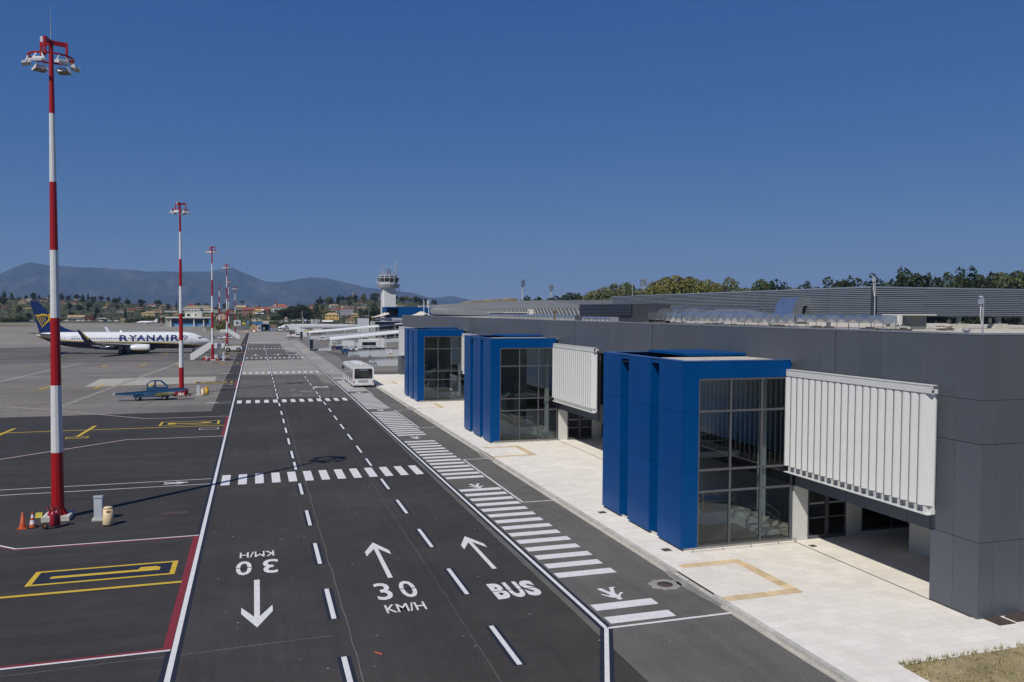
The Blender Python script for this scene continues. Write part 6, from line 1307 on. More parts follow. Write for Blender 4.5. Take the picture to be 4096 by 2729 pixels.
# ------------------------------------------------------------ trees
BARK = mat("bark", (.09, .07, .05), .9, var=.3, scale=3)
def leaf_mat(name, c, sc=.25):
    m = mat(name, c, .75, var=.35, scale=sc, spec=.2, island=.35); return m
LF = {'olive': leaf_mat("leaf_olive", (.15, .145, .045)), 'sage': leaf_mat("leaf_sage", (.12, .135, .065)), 'dark': leaf_mat("leaf_dark", (.036, .05, .022)), 'mid': leaf_mat("leaf_mid", (.06, .08, .026)), 'cyp': leaf_mat("leaf_cypress", (.03, .044, .018)), 'gold': leaf_mat("leaf_gold", (.19, .145, .035)), 'reed': leaf_mat("leaf_reed", (.11, .125, .04)), 'cyp2': leaf_mat("leaf_cypress_light", (.04, .055, .02))}
def crown_mesh(seed, blobs, n, ls):
    """leaf clumps spread through several overlapping ellipsoids; blobs: (x,y,z,rx,ry,rz)"""
    r = random.Random(seed); m = MB(); wts = [b_[3]*b_[4]*b_[5] for b_ in blobs]
    for k in range(n):
        b_ = r.choices(blobs, wts)[0]
        while True:
            p = Vector((r.uniform(-1, 1), r.uniform(-1, 1), r.uniform(-1, 1))); l = p.length
            if .3 < l < 1: break
        p *= (l**-.45) if l > .5 else 1
        q = Vector((b_[0]+p.x*b_[3], b_[1]+p.y*b_[4], b_[2]+p.z*b_[5]))
        s = ls*r.uniform(.5, 1.3); u = Vector((r.gauss(0, 1), r.gauss(0, 1), r.gauss(0, .7))).normalized(); v = u.orthogonal().normalized(); a = r.uniform(0, 6.28); w_ = u.cross(v); v, w_ = v*cos(a)+w_*sin(a), w_*cos(a)-v*sin(a)
        m.add([q+v*s, q+w_*s*.55, q-v*s*.9, q-w_*s*.6], [(0, 1, 2, 3)])
    return m
def trunk_mesh(h, r, limbs, seed=1):
    rn = random.Random(seed); m = MB(); m.tube([(0, 0, -1.5), (0, 0, h*.3), (rn.uniform(-.2, .2), rn.uniform(-.2, .2), h)], [r*1.25, r, r*.4], 7)
    for b_ in limbs: m.tube([(0, 0, h*.45), (b_[0]*.5, b_[1]*.5, h*.45+(b_[2]-h*.45)*.6), (b_[0], b_[1], b_[2])], [r*.5, r*.35, r*.12], 5)
    return m
_tree = {}
def tree_data(kind, var):
    k = (kind, var)
    if k in _tree: return _tree[k]
    r = random.Random(hash(kind) % 1000 if False else sum(map(ord, kind))*7+var)
    if kind == 'broad':     # unit height 10
        bl = [(0, 0, 6.3, 2.6, 2.6, 2.9)]+[(r.uniform(-2.4, 2.4), r.uniform(-2.4, 2.4), r.uniform(3.6, 8.4), r.uniform(1.1, 1.8), r.uniform(1.1, 1.8), r.uniform(.9, 1.6)) for _ in range(11)]; c = crown_mesh(var, bl, 2600, .3); t_ = trunk_mesh(6, .3, bl[1:7], var)
    elif kind == 'cypress': bl = [(r.uniform(-.12, .12), r.uniform(-.12, .12), 1.2+i*1.05, *(2*[(1.3-abs(i-2.2)*.13)*r.uniform(.85, 1.1)]), 1.15) for i in range(8)]; c = crown_mesh(var+50, bl, 1500, .24); t_ = trunk_mesh(3, .2, [], var)
    elif kind == 'pine': bl = [(r.uniform(-1.7, 1.7), r.uniform(-1.7, 1.7), 3+i*.85, r.uniform(.9, 1.6)*(1.15-i*.09), r.uniform(.9, 1.6)*(1.15-i*.09), .8) for i in range(8)]+[(0, 0, 5.5, 1.1, 1.1, 3.6)]; c = crown_mesh(var+80, bl, 1900, .27); t_ = trunk_mesh(8, .26, bl[:6], var)
    elif kind == 'bush': bl = [(r.uniform(-1.6, 1.6), r.uniform(-1, 1), r.uniform(.5, 1.6), r.uniform(.8, 1.3), r.uniform(.8, 1.2), r.uniform(.6, 1.1)) for _ in range(6)]; c = crown_mesh(var+120, bl, 700, .28); t_ = trunk_mesh(1, .1, [], var)
    elif kind == 'umbrella': bl = [(r.uniform(-3, 3), r.uniform(-2.5, 2.5), r.uniform(7.6, 8.8), r.uniform(1.4, 2.2), r.uniform(1.4, 2.2), r.uniform(.6, 1.0)) for _ in range(12)]; c = crown_mesh(var+160, bl, 2400, .3); t_ = trunk_mesh(7.5, .3, bl[:7], var)
    if kind in ('broad', 'cypress', 'pine'):
        zs = sorted(p[2] for p in c.v); zt = zs[-6]; c.v = [(p[0], p[1], p[2]*10/zt) for p in c.v]
    a = c.build("crown", BARK, fix=False); b_ = t_.build("trunk", BARK, fix=False); _tree[k] = (a.data, b_.data); bpy.data.objects.remove(a); bpy.data.objects.remove(b_); return _tree[k]
_cm = {}
def tree(name, kind, var, x, y, h, leaf, label, group=None, wf=1.0, z=None, rz=None):
    dc, dt = tree_data(kind, var)
    if (kind, var, leaf) not in _cm: d = dc.copy(); d.materials.clear(); d.materials.append(LF[leaf]); _cm[(kind, var, leaf)] = d
    s = h/({'bush': 2.6}.get(kind, 10.0)); t = thing(name, label, "bush" if kind == 'bush' else "tree", (x, y, terr(x, y) if z is None else z), TR.uniform(0, 6.28) if rz is None else rz, group); t.scale = (s*wf, s*wf, s)
    for nm, d in (("crown", _cm[(kind, var, leaf)]), ("trunk", dt)): o = bpy.data.objects.new(nm, d); S.collection.objects.link(o); o.parent = t
    return t
TR = random.Random(11)
# row behind the hall's roof screen: tops read off against the sky
GT = "trees behind the roof's plant screen"
def rowt(x, ytop, kind, leaf, label, wf=1.0, d=260, name=None, var=None):
    """x and top height were measured for 260 m; move the tree to its own distance d"""
    f = d/260; X = x*f; Y = d; zt = 11+(ytop-11)*f; zb = terr(X, Y)
    return tree(name or {'broad': 'broadleaf_tree', 'cypress': 'cypress_tree', 'pine': 'pine_tree'}[kind], kind, TR.randrange(3) if var is None else var, X, Y, zt-zb, leaf, label, GT, wf)
for x, zt, k, lf, lb, wf, d in [
    (107, 17.6, 'pine', 'dark', "dark tree at the left end of the treeline, above the white ring canopy", 1.3, 330), (112.3, 17.2, 'broad', 'gold', "low yellowish tree left of the sage green pair behind the plant screen", 1.0, 280), (116.4, 19.8, 'broad', 'sage', "sage green tree right behind the left end of the plant screen", 1.0, 255), (120.2, 21.2, 'broad', 'sage', "taller sage green tree, second from the left end of the plant screen", .8, 262), (124.8, 21.6, 'broad', 'sage', "pointed sage green tree, left of the stadium light by the big olive clump", .85, 258), (131.6, 19.0, 'pine', 'sage', "small thin tree just below the right-hand stadium light", .7, 250),
    (136, 21.4, 'broad', 'olive', "left shoulder tree of the big olive green clump", 1.0, 255), (140.3, 23.8, 'broad', 'olive', "tall tree left of the middle of the big olive green clump", .95, 262), (144.4, 24.6, 'broad', 'olive', "tallest tree in the middle of the big olive green clump", .95, 258), (148.6, 24.0, 'broad', 'gold', "yellowish tree right of the middle of the big olive green clump", .9, 264), (152.4, 23.4, 'broad', 'olive', "right shoulder tree of the big olive green clump", .9, 256), (157.6, 23.3, 'broad', 'olive', "loose olive tree standing right of the big clump", .75, 258), (160.8, 21.2, 'broad', 'olive', "low olive tree at the right foot of the big clump", .8, 260), (166.5, 24.3, 'broad', 'sage', "open pale green tree alone against the sky right of the olive clump", .6, 256), (169.5, 20.5, 'broad', 'sage', "low pale tree beside the open pale green one", .8, 260),
    (174.5, 20.4, 'broad', 'gold', "low golden tree left of the round green one", .9, 262), (179.8, 23.8, 'broad', 'mid', "round green tree right of the low golden one", .75, 258), (185.7, 23.6, 'cypress', 'cyp', "broad dark cypress right of the round green tree", 1.6, 256), (189.9, 22.7, 'cypress', 'cyp', "slimmer dark cypress right of the broad one", 1.1, 260), (192.6, 21.0, 'broad', 'mid', "low green tree between two dark cypresses", .7, 262), (196.2, 20.8, 'broad', 'olive', "low brownish tree left of the twin round cypresses", .8, 262), (198.5, 22.0, 'cypress', 'cyp', "left one of two round topped cypresses mid screen", 1.4, 255), (200.8, 23.3, 'cypress', 'cyp', "right one of two round topped cypresses mid screen", 1.2, 255), (203.6, 21.2, 'broad', 'mid', "low bush tree right of the twin round cypresses", .8, 258), (207.5, 20.6, 'broad', 'mid', "small tree left of the dark pine group", .8, 258), (209.3, 21.7, 'cypress', 'cyp', "small cypress just left of the dark pine group", 1.3, 257),
    (214.0, 25.0, 'pine', 'dark', "left pine of the dark group near the screen's corner", 1.2, 258), (217.0, 25.6, 'pine', 'dark', "tall pine in the dark group near the screen's corner", 1.0, 254), (220.6, 24.6, 'pine', 'dark', "right pine of the dark group, with spiky branches", 1.1, 260), (227.5, 23.6, 'cypress', 'cyp', "small cypress left of the camera pole at the screen's corner", 1.5, 258), (231.3, 26.8, 'cypress', 'cyp', "dark cypress right behind the camera pole", 1.5, 256), (233.8, 24.5, 'cypress', 'cyp', "lower cypress right of the camera pole", 1.5, 259), (237.2, 23.4, 'broad', 'mid', "low green tree right of the camera pole's cypresses", .8, 258), (240.2, 24.9, 'cypress', 'cyp2', "small cypress left of the very tall narrow one", 1.0, 257),
    (244.9, 29.5, 'cypress', 'cyp2', "very tall narrow cypress with a wide foot, first of the two tallest", 1.15, 254), (247.6, 25.0, 'broad', 'mid', "dark green tree at the foot of the first tall cypress", .7, 260), (251.8, 28.9, 'pine', 'dark', "bulky dark tree right of the first tall cypress", 1.45, 256), (255.8, 26.4, 'cypress', 'cyp2', "cypress right of the bulky dark tree", 1.2, 257), (258.6, 26.2, 'cypress', 'cyp', "slim cypress second right of the bulky dark tree", .8, 256), (261.5, 27.6, 'pine', 'cyp', "thin dark tree standing alone against the sky right of the slim cypress", .7, 256), (264.2, 25.6, 'cypress', 'cyp', "short slim cypress right of the thin dark tree", .7, 258), (267.3, 25.9, 'pine', 'mid', "loose pine between the thin dark tree and the tall pair", 1.0, 258), (271.4, 28.3, 'pine', 'mid', "loose tall pine left of the round topped cypress", .9, 257), (274.8, 30.0, 'cypress', 'cyp', "round topped tall cypress left of the second tallest", 1.0, 256), (278.2, 26.4, 'pine', 'dark', "lower pine between the two tall cypresses on the right", .9, 260), (280.9, 30.9, 'cypress', 'cyp2', "tallest cypress of the right half, with a bushy foot", 1.25, 254), (286.1, 28.4, 'pine', 'dark', "dark pine right of the tallest cypress", 1.2, 258), (288.5, 27.6, 'pine', 'dark', "second dark pine right of the tallest cypress", 1.0, 260), (292.8, 28.0, 'broad', 'sage', "pale green tree right of the dark pines", .9, 262), (296.6, 28.6, 'broad', 'sage', "larger pale green tree near the right edge", .9, 260), (299.3, 26.8, 'cypress', 'cyp2', "bushy cypress among the pale trees near the right edge", 1.4, 256), (302.3, 28.6, 'cypress', 'cyp', "dark cypress near the right edge", 1.2, 257), (306, 29.4, 'broad', 'mid', "big dark green tree at the right edge of the picture", 1.0, 256), (310.5, 29.0, 'broad', 'mid', "dark green tree cut by the right edge", 1.0, 258)]:
    rowt(x, zt, k, lf, lb, wf, d)
for k in range(34): x = 112+k*6.1+TR.uniform(-2, 2); rowt(x, min(24, 17.6+k*.17+TR.uniform(-1, 1.2)), 'broad', TR.choice(['mid', 'olive', 'dark']), "low green tree filling the gaps low in the treeline behind the plant screen", 1.0, TR.uniform(268, 290))
for x, zt, lf in [(140.7, 19.7, 'dark'), (143.2, 18.8, 'dark'), (146.5, 19.2, 'dark'), (151, 19.5, 'mid'), (153.4, 19.5, 'dark'), (157, 18.6, 'dark'), (160.6, 19.1, 'dark'), (163.3, 20.3, 'dark'), (166.6, 22.3, 'dark'), (169.4, 20.6, 'dark'), (172.2, 21.8, 'dark'), (175.2, 21.6, 'mid'), (178.4, 21.9, 'dark'), (182, 21.5, 'dark')]:
    tree("pine_tree", 'pine', TR.randrange(3), x, 420+TR.uniform(-8, 8), zt-terr(x, 420), lf, "dark pine behind the white ring canopy, around the stadium lights", "dark pines by the stadium lights", 1.3)
# dark clump, hedges and hillside
for x, y, h, v in [(18.1, 688, 7.5, 0), (21.8, 692, 12.2, 1), (26.6, 696, 13.2, 2), (31.8, 690, 14.0, 0), (36.9, 694, 15.2, 1), (41.5, 690, 12.6, 2), (43.8, 688, 8, 0), (29.5, 684, 9, 1), (37.5, 684, 10, 2), (13.5, 694, 6.5, 0)]:
    tree("dense_tree", 'broad', v, x, y, h, 'dark' if h > 8.5 else 'mid', "dense dark tree in the big clump before the arcaded white building", "big dark clump before the arcaded building", 1.25)
tree("pine_tree", 'pine', 1, 56.1, 800, 15.5, 'dark', "single tall dark fir standing right of the big dark clump", None, 1.0)
for x, y, h in [(49, 790, 8), (53, 805, 9), (60, 798, 9.4), (64, 790, 8.6), (57, 780, 7.6), (46, 770, 7), (69, 800, 8), (51, 760, 6)]: tree("broadleaf_tree", 'broad', TR.randrange(3), x, y, h, TR.choice(['mid', 'olive']), "mid green tree in the slope between the dark clump and the yellow house", "green slope beside the yellow house", 1.2)
for x, y, h in [(71.4, 560, 10), (75, 566, 12.5), (78.4, 560, 14.5), (81.3, 562, 11), (73.5, 552, 8.5), (79.5, 552, 9)]: tree("broadleaf_tree", 'broad', TR.randrange(3), x, y, h, 'dark', "dark leafy tree left of the control tower, above the white block", "dark trees left of the control tower", 1.1)
hs_ = []
def hillt(n, x0, x1, y0, y1, kinds, hr, label, group, wf=(1.0, 1.5), need=None):
    k = 0
    while k < n:
        x, y = TR.uniform(x0, x1), TR.uniform(y0, y1)
        if need and not need(x, y): continue
        k += 1; kd, lf = TR.choice(kinds); h = TR.uniform(*hr)*(1.25 if kd == 'cypress' else 1)
        tree({'broad': 'broadleaf_tree', 'cypress': 'cypress_tree', 'pine': 'pine_tree', 'bush': 'bush'}[kd], kd, TR.randrange(3), x, y, h, lf, label, group, TR.uniform(*wf)*(.9 if kd == 'cypress' else 1))
def clear(x, y):
    for q in HOUSES:
        if abs(x*q[1+1]/y-q[1]) < q[4]*.75+4 and y < q[2]+4 and y > q[2]-130: return False
    return True
HOUSES = [
('tan tall',-272,1123,17.1,7.9,6.8,'ochre','tan','gable',"tall ochre house with blank side wall, left of the airliner's fin"),
('white',-279,1186,20.6,5.6,3.3,'white','tan','gable',"white house just left of the top of the airliner's fin"),
('longpink',-271,1208,21.3,17.1,2.6,'pink','red','gable',"long low pink row behind the top of the airliner's fin"),
('cream block',-232,1147,17.0,5.4,4.6,'cream','red','hip','cream block house right of the nearest mast on the far hillside'),
('red',-223,1165,17.5,6.1,2.8,'cream','red','hip','red roofed house second right of the nearest mast on the far hillside'),
('yel2',-217,1166,17.3,5.0,2.2,'yellow','tan','gable','yellow house right of the red roofed one, above the trees by the nearest mast'),
('shop',-155,815,0.8,12.8,4.7,'white','tan','gable','white roadside shop with a tan roof, behind the parked cars'),
('billboard',-146,829,1.1,7.9,4.0,'maroon','dark','flat','maroon and blue shed beside the white roadside shop'),
('redlow',-267,1030,11.4,5.3,1.9,'cream','red','gable','low red roofed house at the left edge of the far hillside'),
('tanl',-240,1016,10.1,5.2,1.9,'ochre','tan','gable',"low ochre house behind the airliner's fin"),
('grey',-146,1008,7.0,9.3,3.4,'grey','tan','gable',"grey house with a tan gable roof among dark trees, above the airliner's middle"),
('orange',-141,1051,8.7,12.2,3.6,'tan','red','hip','orange and tan roofed house right of the grey gabled one'),
('redmid',-139,1105,10.8,11.8,3.2,'cream','red','hip',"house with a broad red hip roof between tan ones, above the title's first letters"),
('yellowgreen',-110,954,4.1,14.5,5.1,'yellow','olive','hip','large yellow house with an olive and red hip roof, behind the business jet'),
('brown',-112,1050,7.6,13.4,4.1,'yellow','brown','hip','yellow house with brown hip roofs, up behind the large yellow one'),
('r18',-140,1256,15.8,11.1,3.7,'white','red','hip','white house with a red roof and balcony, highest left of the second mast'),
('r19',-141,1407,17.0,8.3,3.1,'cream','red','hip','small red roofed house nearest the second mast on the ridge'),
('r20',-131,1380,16.3,6.8,3.1,'cream','red','hip','second small red roofed house near the second mast on the ridge'),
('creamlow',-93,937,3.4,12.9,2.3,'cream','tan','gable',"long low cream cottage left of the fire station's roof"),
('r22',-149,1283,17.0,7.5,2.2,'pink','red','hip',"small pinkish house left of the ridge's white balcony house"),
('r23',-188,1185,16.7,6.3,2.6,'orange','tan','gable','small orange house among dark trees, left on the hillside'),
('r24',-174,1086,11.6,4.7,2.4,'grey','tan','gable','small pale gable end half hidden below the small orange house'),
('canopy',-134,819,0.8,8.7,2.4,'white','grey','hip','pale grey roofed shelter by the parked cars, right of the maroon shed'),
('whitewall',-100,1079,8.1,17.0,2.1,'white','grey','flat','long white flat roofed hall behind the thin masts of the fire station'),
('hut',-106,742,0.0,3.2,4.0,'tanw','tan','flat',"small sandy hut with a sloping buttress at the airfield's far edge"),
('bigtan',-81,1157,9.7,24.7,5.7,'white','tan','hip','long building with the widest tan roof, above the fire station'),
('tanwhite',-52,1047,7.1,17.2,5.7,'white','tan','hip',"white and tan house right of the fire station's upper storey"),
('yellowtan',-80,1005,5.1,19.9,3.5,'yellow','tan','gable',"pale yellow house directly behind the fire station's upper storey"),
('peach',-29,785,1.4,9.5,7.1,'peach','red','gable','peach coloured house with white window frames, between the third and fourth masts'),
('tanlow',-46,909,3.5,15.0,2.7,'tanw','tan','hip','low tan roofed house just right of the fire station'),
('greyb',-38,1087,8.7,8.2,4.4,'grey','dark','gable','grey gabled house behind the thick mast'),
('red37',-29,1034,7.8,9.4,3.1,'pink','red','hip','red roofed house right of the grey gabled one, behind the fourth mast'),
('br',-23,866,3.5,5.7,4.8,'brown','dark','gable','grey brown house behind the white cube hut'),
('redpink',-8,916,5.5,11.6,8.8,'pinkd','red','hip','two storey pink house with a deep red roof and balconies, behind the palm'),
('yellowawn',3,940,6.3,10.5,8.1,'yellow','red','hip','house with yellow and white awnings under a red roof, right of the palm'),
('brick',12,938,6.4,7.2,8.1,'brick','red','gable','bare brick gable house right of the awninged one'),
('grey42',-17,1070,9.4,10.8,7.6,'greyd','tan','gable','grey house left of the pink two storey one'),
('church',29,1014,9.2,20.2,9.3,'white','redb','hip','large white arcaded building with a broad red roof and a small bell turret'),
('yel45',19,1126,11.8,6.3,4.6,'yellow','tan','flat','narrow yellow house touching the left side of the arcaded white building'),
('pale46',70,1070,13.1,6.6,5.0,'peach','red','hip','peach house alone right of the big dark clump'),
('tan47',97,1070,15.0,10.0,3.9,'white','tan','gable','white house with a steep tan gable high on the slope left of the tower'),
('brown48',89,972,9.6,10.7,4.1,'cream','brown','hip','brown roofed house above the yellow house'),
('yellow49',69,773,2.2,12.9,6.9,'yellowb','tan','hip','bright yellow house with terraces, left of the grey apartment row'),
('white50',30,731,1.1,15.8,4.5,'white','tan','gable','white house with an arched wall under the open tan roof'),
('ruin',14,802,2.6,6.1,2.5,'tanw','tan','flat','flat sandy ruin in front of the brick house'),
('cream52',1,756,1.5,8.4,2.3,'cream','grey','flat','low cream shed behind the palm'),
('red53',23,605,-0.0,5.9,1.9,'tanw','red','flat','small shed with a dark red roof edge behind the white hull'),
('white54',19,670,0.2,5.8,2.1,'white','grey','flat','small white cabin behind the silver tanker'),
('marquee',40,719,0.9,10.4,2.2,'white','cream','hip','cream marquee behind the flag'),
('whiteang',47,682,0.4,6.4,3.5,'white','white','flat','white structure with slanting sides right of the marquee'),
('truss',55,656,0.1,7.5,3.1,'red','white','gable','red and white framed hall right of the slanting white structure'),
('bluewall',7,670,0.2,15.3,2.4,'creamw','cream','flat','long cream boundary building behind the blue canopy and the shed'),
('greyrow',92,857,5.0,14.0,8.4,'grey','red','flat','grey apartment row right of the bright yellow house'),
('pink',113,1048,14.5,14.8,2.9,'pink','pink','flat','pink flat roofed house high left of the tower'),
('p60',129,1038,14.6,10.2,2.3,'pink','grey','flat','smaller pinkish house between the pink one and the tower'),
('tan61',133,937,8.7,7.7,3.1,'ochre','tan','hip','tan roofed house close to the left of the tower'),
('tan62',98,844,4.7,9.2,3.7,'yellow','tan','hip','tan hip roofed house right below the grey apartment row'),
('pav63',77,692,0.5,7.2,4.5,'tanw','brown','hip','brown roofed pavilion in front of the grey apartment row'),
('or64',93,945,8.5,7.7,5.1,'grey','red','gable','narrow red roofed house above the grey apartment row'),
('tan65',97,728,1.2,10.4,2.4,'tanw','tan','gable','low tan shed left of the white block'),
('w66',137,1077,18.3,7.1,2.4,'white','red','gable','small white house at the tree edge left of the tower'),
('w67',182,1062,17.4,8.8,2.4,'cream','tan','flat','cream house right of the tower above the blue storey'),
('redtop',-87,1235,16.5,9,3.5,'pinkd','red','hip','red roofed house on the crest above the widest tan roof'),
('tanlong',-73,1230,15.0,22,3,'cream','tan','flat','long cream terrace on the crest right of the red roofed house'),
('red43',3,1235,14.5,14,2.4,'white','brown','gable','long brown roofed house on the crest above the awninged house'),
('yellow',-284,1300,24.5,6,2.6,'yellow','tan','gable',"small yellow house on the crest right of the airliner's fin"),
('tan top',-246,1300,25.5,4.5,3,'tanw','tan','hip','small tan roofed house on the crest among dark trees right of the nearest mast'),
]

WC = {'ochre': (.5,.36,.2), 'white': (.68,.67,.63), 'pink': (.55,.36,.29), 'cream': (.6,.52,.38), 'yellow': (.6,.45,.2), 'yellowb': (.68,.46,.13), 'maroon': (.14,.03,.03), 'grey': (.3,.31,.34), 'tan': (.45,.33,.2), 'tanw': (.48,.39,.25), 'orange': (.5,.27,.12), 'peach': (.62,.37,.26), 'brown': (.2,.16,.13), 'pinkd': (.42,.22,.17), 'brick': (.15,.075,.055), 'greyd': (.24,.2,.18), 'red': (.25,.06,.04), 'creamw': (.5,.45,.34)}
RC = {'tan': (.42,.3,.16), 'red': (.26,.075,.045), 'redb': (.34,.1,.05), 'dark': (.1,.09,.08), 'olive': (.3,.28,.15), 'brown': (.22,.12,.07), 'grey': (.4,.4,.38), 'pink': (.5,.34,.28), 'white': (.65,.65,.63), 'cream': (.62,.55,.42)}
def house(n, x, y, z, w_, h, wc, rc, rt, label):
    hr = random.Random(n); wm = mat("wall_"+wc, WC[wc], .85, var=.12, scale=.4, dirt=tuple(v*.6 for v in WC[wc]), dscale=.3, damt=.4); rm = mat("roof_"+rc, RC[rc], .85, var=.3, scale=1.2, dirt=tuple(v*.55 for v in RC[rc]), dscale=.5, damt=.5)
    d = max(5, w_*.6); a = hr.uniform(-.25, .25); t = thing("house" if n not in ("shop", "billboard", "hut", "church", "marquee", "truss", "canopy", "whitewall") else {"shop": "roadside_shop", "billboard": "shed", "hut": "hut", "church": "arcaded_building", "marquee": "marquee", "truss": "framed_hall", "canopy": "shelter", "whitewall": "hall"}[n], label, "building", (x, y+d/2, z), a)
    k = .66 if rt != 'flat' else .93; hw = h*k; W2, D2 = w_/2, d/2
    if n == "marquee" or n == "canopy":
        m = MB()
        for i in range(5): m.bar((-W2+i*w_/4, -D2, -.5), (-W2+i*w_/4, -D2, hw), .25)
        m.box(-W2, W2, D2-.3, D2, -1, hw); m.build("wall", wm, t)
    else: m = MB(); m.box(-W2, W2, -D2, D2, -4, hw); m.build("wall", wm, t)
    m = MB(); o = .5
    if rt == 'flat': m.box(-W2-.2, W2+.2, -D2-.2, D2+.2, hw+.004, h)
    elif rt == 'gable' and hr.random() < .55:
        m.prism([(-D2-o, hw-.1), (0, h), (D2+o, hw-.1), (D2+o, hw+.1), (0, h+.25), (-D2-o, hw+.1)], -W2-o, W2+o, 'X'); q = MB(); q.prism([(-D2, hw+.003), (D2, hw+.003), (0, h-.05)], -W2, W2, 'X'); q.build("gable_wall", wm, t)
    elif rt == 'gable':
        m.prism([(-W2-o, hw-.1), (0, h), (W2+o, hw-.1), (W2+o, hw+.1), (0, h+.25), (-W2-o, hw+.1)], -D2-o, D2+o, 'Y'); q = MB(); q.prism([(-W2, hw+.003), (W2, hw+.003), (0, h-.05)], -D2, D2, 'Y'); q.build("gable_wall", wm, t)
    else:
        rl = max(.2, W2-D2*.8); m.add([(-W2-o, -D2-o, hw), (W2+o, -D2-o, hw), (W2+o, D2+o, hw), (-W2-o, D2+o, hw), (-rl, 0, h), (rl, 0, h)], [(0, 1, 5, 4), (1, 2, 5), (2, 3, 4, 5), (3, 0, 4), (0, 3, 2, 1)])
    m.build("roof", rm, t)
    if n in ("church", "marquee", "canopy", "truss"): return t
    fl = 2 if hw > 4.3 else 1; nw = max(2, min(6, int(w_/2.6)))
    for f in range(fl):
        for i in range(nw):
            xx = -W2+w_*(i+.5)/nw; z0 = .7+f*hw/fl*.98; zz = min(z0+1.15, hw-.25)
            if zz-z0 < .4: continue
            m = MB(); m.box(xx-.42, xx+.42, -D2-.06, -D2+.05, z0, zz); m.build("window", WIN, t)
    if hr.random() < .6 and rt != 'flat': m = MB(); m.box(W2*.3, W2*.3+.5, .3, .8, hw, h+.5); m.build("chimney", wm, t)
    if fl == 2 and hr.random() < .5: m = MB(); m.box(-W2*.8, W2*.5, -D2-1.1, -D2-.07, hw/2-.15, hw/2); m.box(-W2*.8, W2*.5, -D2-1.1, -D2-1.0, hw/2+.001, hw/2+.8); m.build("balcony", mat("balcony_pale", (.6, .58, .54), .8), t)
    return t
WIN = mat("house_window", (.04, .042, .045), .3)
HT = {q[0]: house(*q) for q in HOUSES}
# extras on single houses
t = HT['church']; m = MB()
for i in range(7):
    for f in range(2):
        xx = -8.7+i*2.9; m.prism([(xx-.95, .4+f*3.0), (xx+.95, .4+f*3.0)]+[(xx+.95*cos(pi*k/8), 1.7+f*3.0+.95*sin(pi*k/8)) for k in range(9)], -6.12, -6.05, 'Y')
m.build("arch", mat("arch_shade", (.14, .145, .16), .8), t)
m = MB(); m.box(-6.0, -4.2, -5.6, -3.8, 6.1, 9.3); m.build("turret", mat("turret_cream", (.6, .55, .42), .8), t); m = MB(); m.lathe([(1.25, 9.3), (1.0, 10.4), (.85, 11.6), (.3, 12.4), (.05, 13.6), (0, 13.7)], (-5.1, -4.7, 0), 10); m.build("turret_roof", mat("turret_red", (.25, .06, .05), .7), t)
t = HT['yellowawn']; m = MB(); m.prism([(-4.2-4.2, 4.6), (-3.2-3.1, 5.9), (-3.1-3.1, 5.7), (-4.1-4.2, 4.4)], -4.8, 1.6, 'X', 0); m.prism([(-8.4, 4.6), (-6.3, 5.9), (-6.2, 5.7), (-8.3, 4.4)], 1.7, 4.9, 'X', 1); m.prism([(-8.4, .9), (-6.3, 2.2), (-6.2, 2.0), (-8.3, .7)], -4.8, 4.9, 'X', 1); m.build("awning", [mat("awning_yellow", (.65, .42, .08), .8), mat("awning_white", (.72, .72, .7), .8)], t)
t = HT['white50']; m = MB()
for xx in (-1.5, 2, 5, 8):
    for yy in (-3.5, 3.5): m.bar((xx, yy, 3.0), (xx, yy, 5.9), .25)
m.build("pavilion_post", BARK, t); m = MB(); m.add([(-3.2, -5, 5.9), (9.5, -5, 5.9), (9.5, 5, 5.9), (-3.2, 5, 5.9), (2.2, 0, 7.7), (4.4, 0, 7.7)], [(0, 1, 5, 4), (1, 2, 5), (2, 3, 4, 5), (3, 0, 4), (0, 3, 2, 1)]); m.build("pavilion_roof", mat("roof_tan", RC['tan'], .85), t)
t = HT['shop']; m = MB(); m.box(-8, 4, -8.5, -4.2, 2.0, 2.3)
for xx in (-7.5, -4, 0, 3.5): m.bar((xx, -8, 0), (xx, -8, 2.0), .3)
m.build("porch", mat("porch_tan", (.5, .43, .3), .8), t)
# things around them
m = MB(); ur = random.Random(21); k = 0
while k < 3400:                       # undergrowth that nobody could count
    x, y = ur.uniform(-430, 250), ur.uniform(745, 1330)
    if x/y < -.37 or terr(x, y) < .6: continue
    k += 1; sz = ur.uniform(.9, 2.6); z = terr(x, y)
    for q in range(7):
        p = Vector((x+ur.gauss(0, sz*.7), y+ur.gauss(0, sz*.7), z+abs(ur.gauss(0, sz*.55)))); u = Vector((ur.gauss(0, 1), ur.gauss(0, 1), ur.gauss(0, .6))).normalized(); v = u.orthogonal().normalized(); w_ = u.cross(v); s_ = ur.uniform(.4, 1.0)
        m.add([p+v*s_, p+w_*s_*.7, p-v*s_, p-w_*s_*.7], [(0, 1, 2, 3)], ur.randrange(3) if q == 0 else m.mi[-1])
tag(m.build("undergrowth", [LF['dark'], LF['mid'], LF['reed']], fix=False), kind='stuff')
hillt(86, -420, -40, 790, 1330, [('broad', 'dark'), ('broad', 'mid'), ('broad', 'dark'), ('cypress', 'cyp'), ('pine', 'dark')], (6, 10.5), "dark green tree among the houses on the far hillside, left of the masts", "trees on the hillside left of the masts", need=lambda x, y: clear(x, y) and -.36 < x/y)
hillt(40, -415, -150, 1230, 1370, [('broad', 'dark'), ('cypress', 'cyp'), ('pine', 'dark'), ('broad', 'dark')], (6, 10), "dark tree on the crest of the far hill against the blue mountains, left", "crest trees on the left hill", need=lambda x, y: -.345 < x/y)
hillt(16, -150, 20, 1180, 1330, [('broad', 'dark'), ('broad', 'mid'), ('cypress', 'cyp')], (5, 8), "dark tree on the low crest behind the masts' houses", "crest trees behind the masts", need=clear)
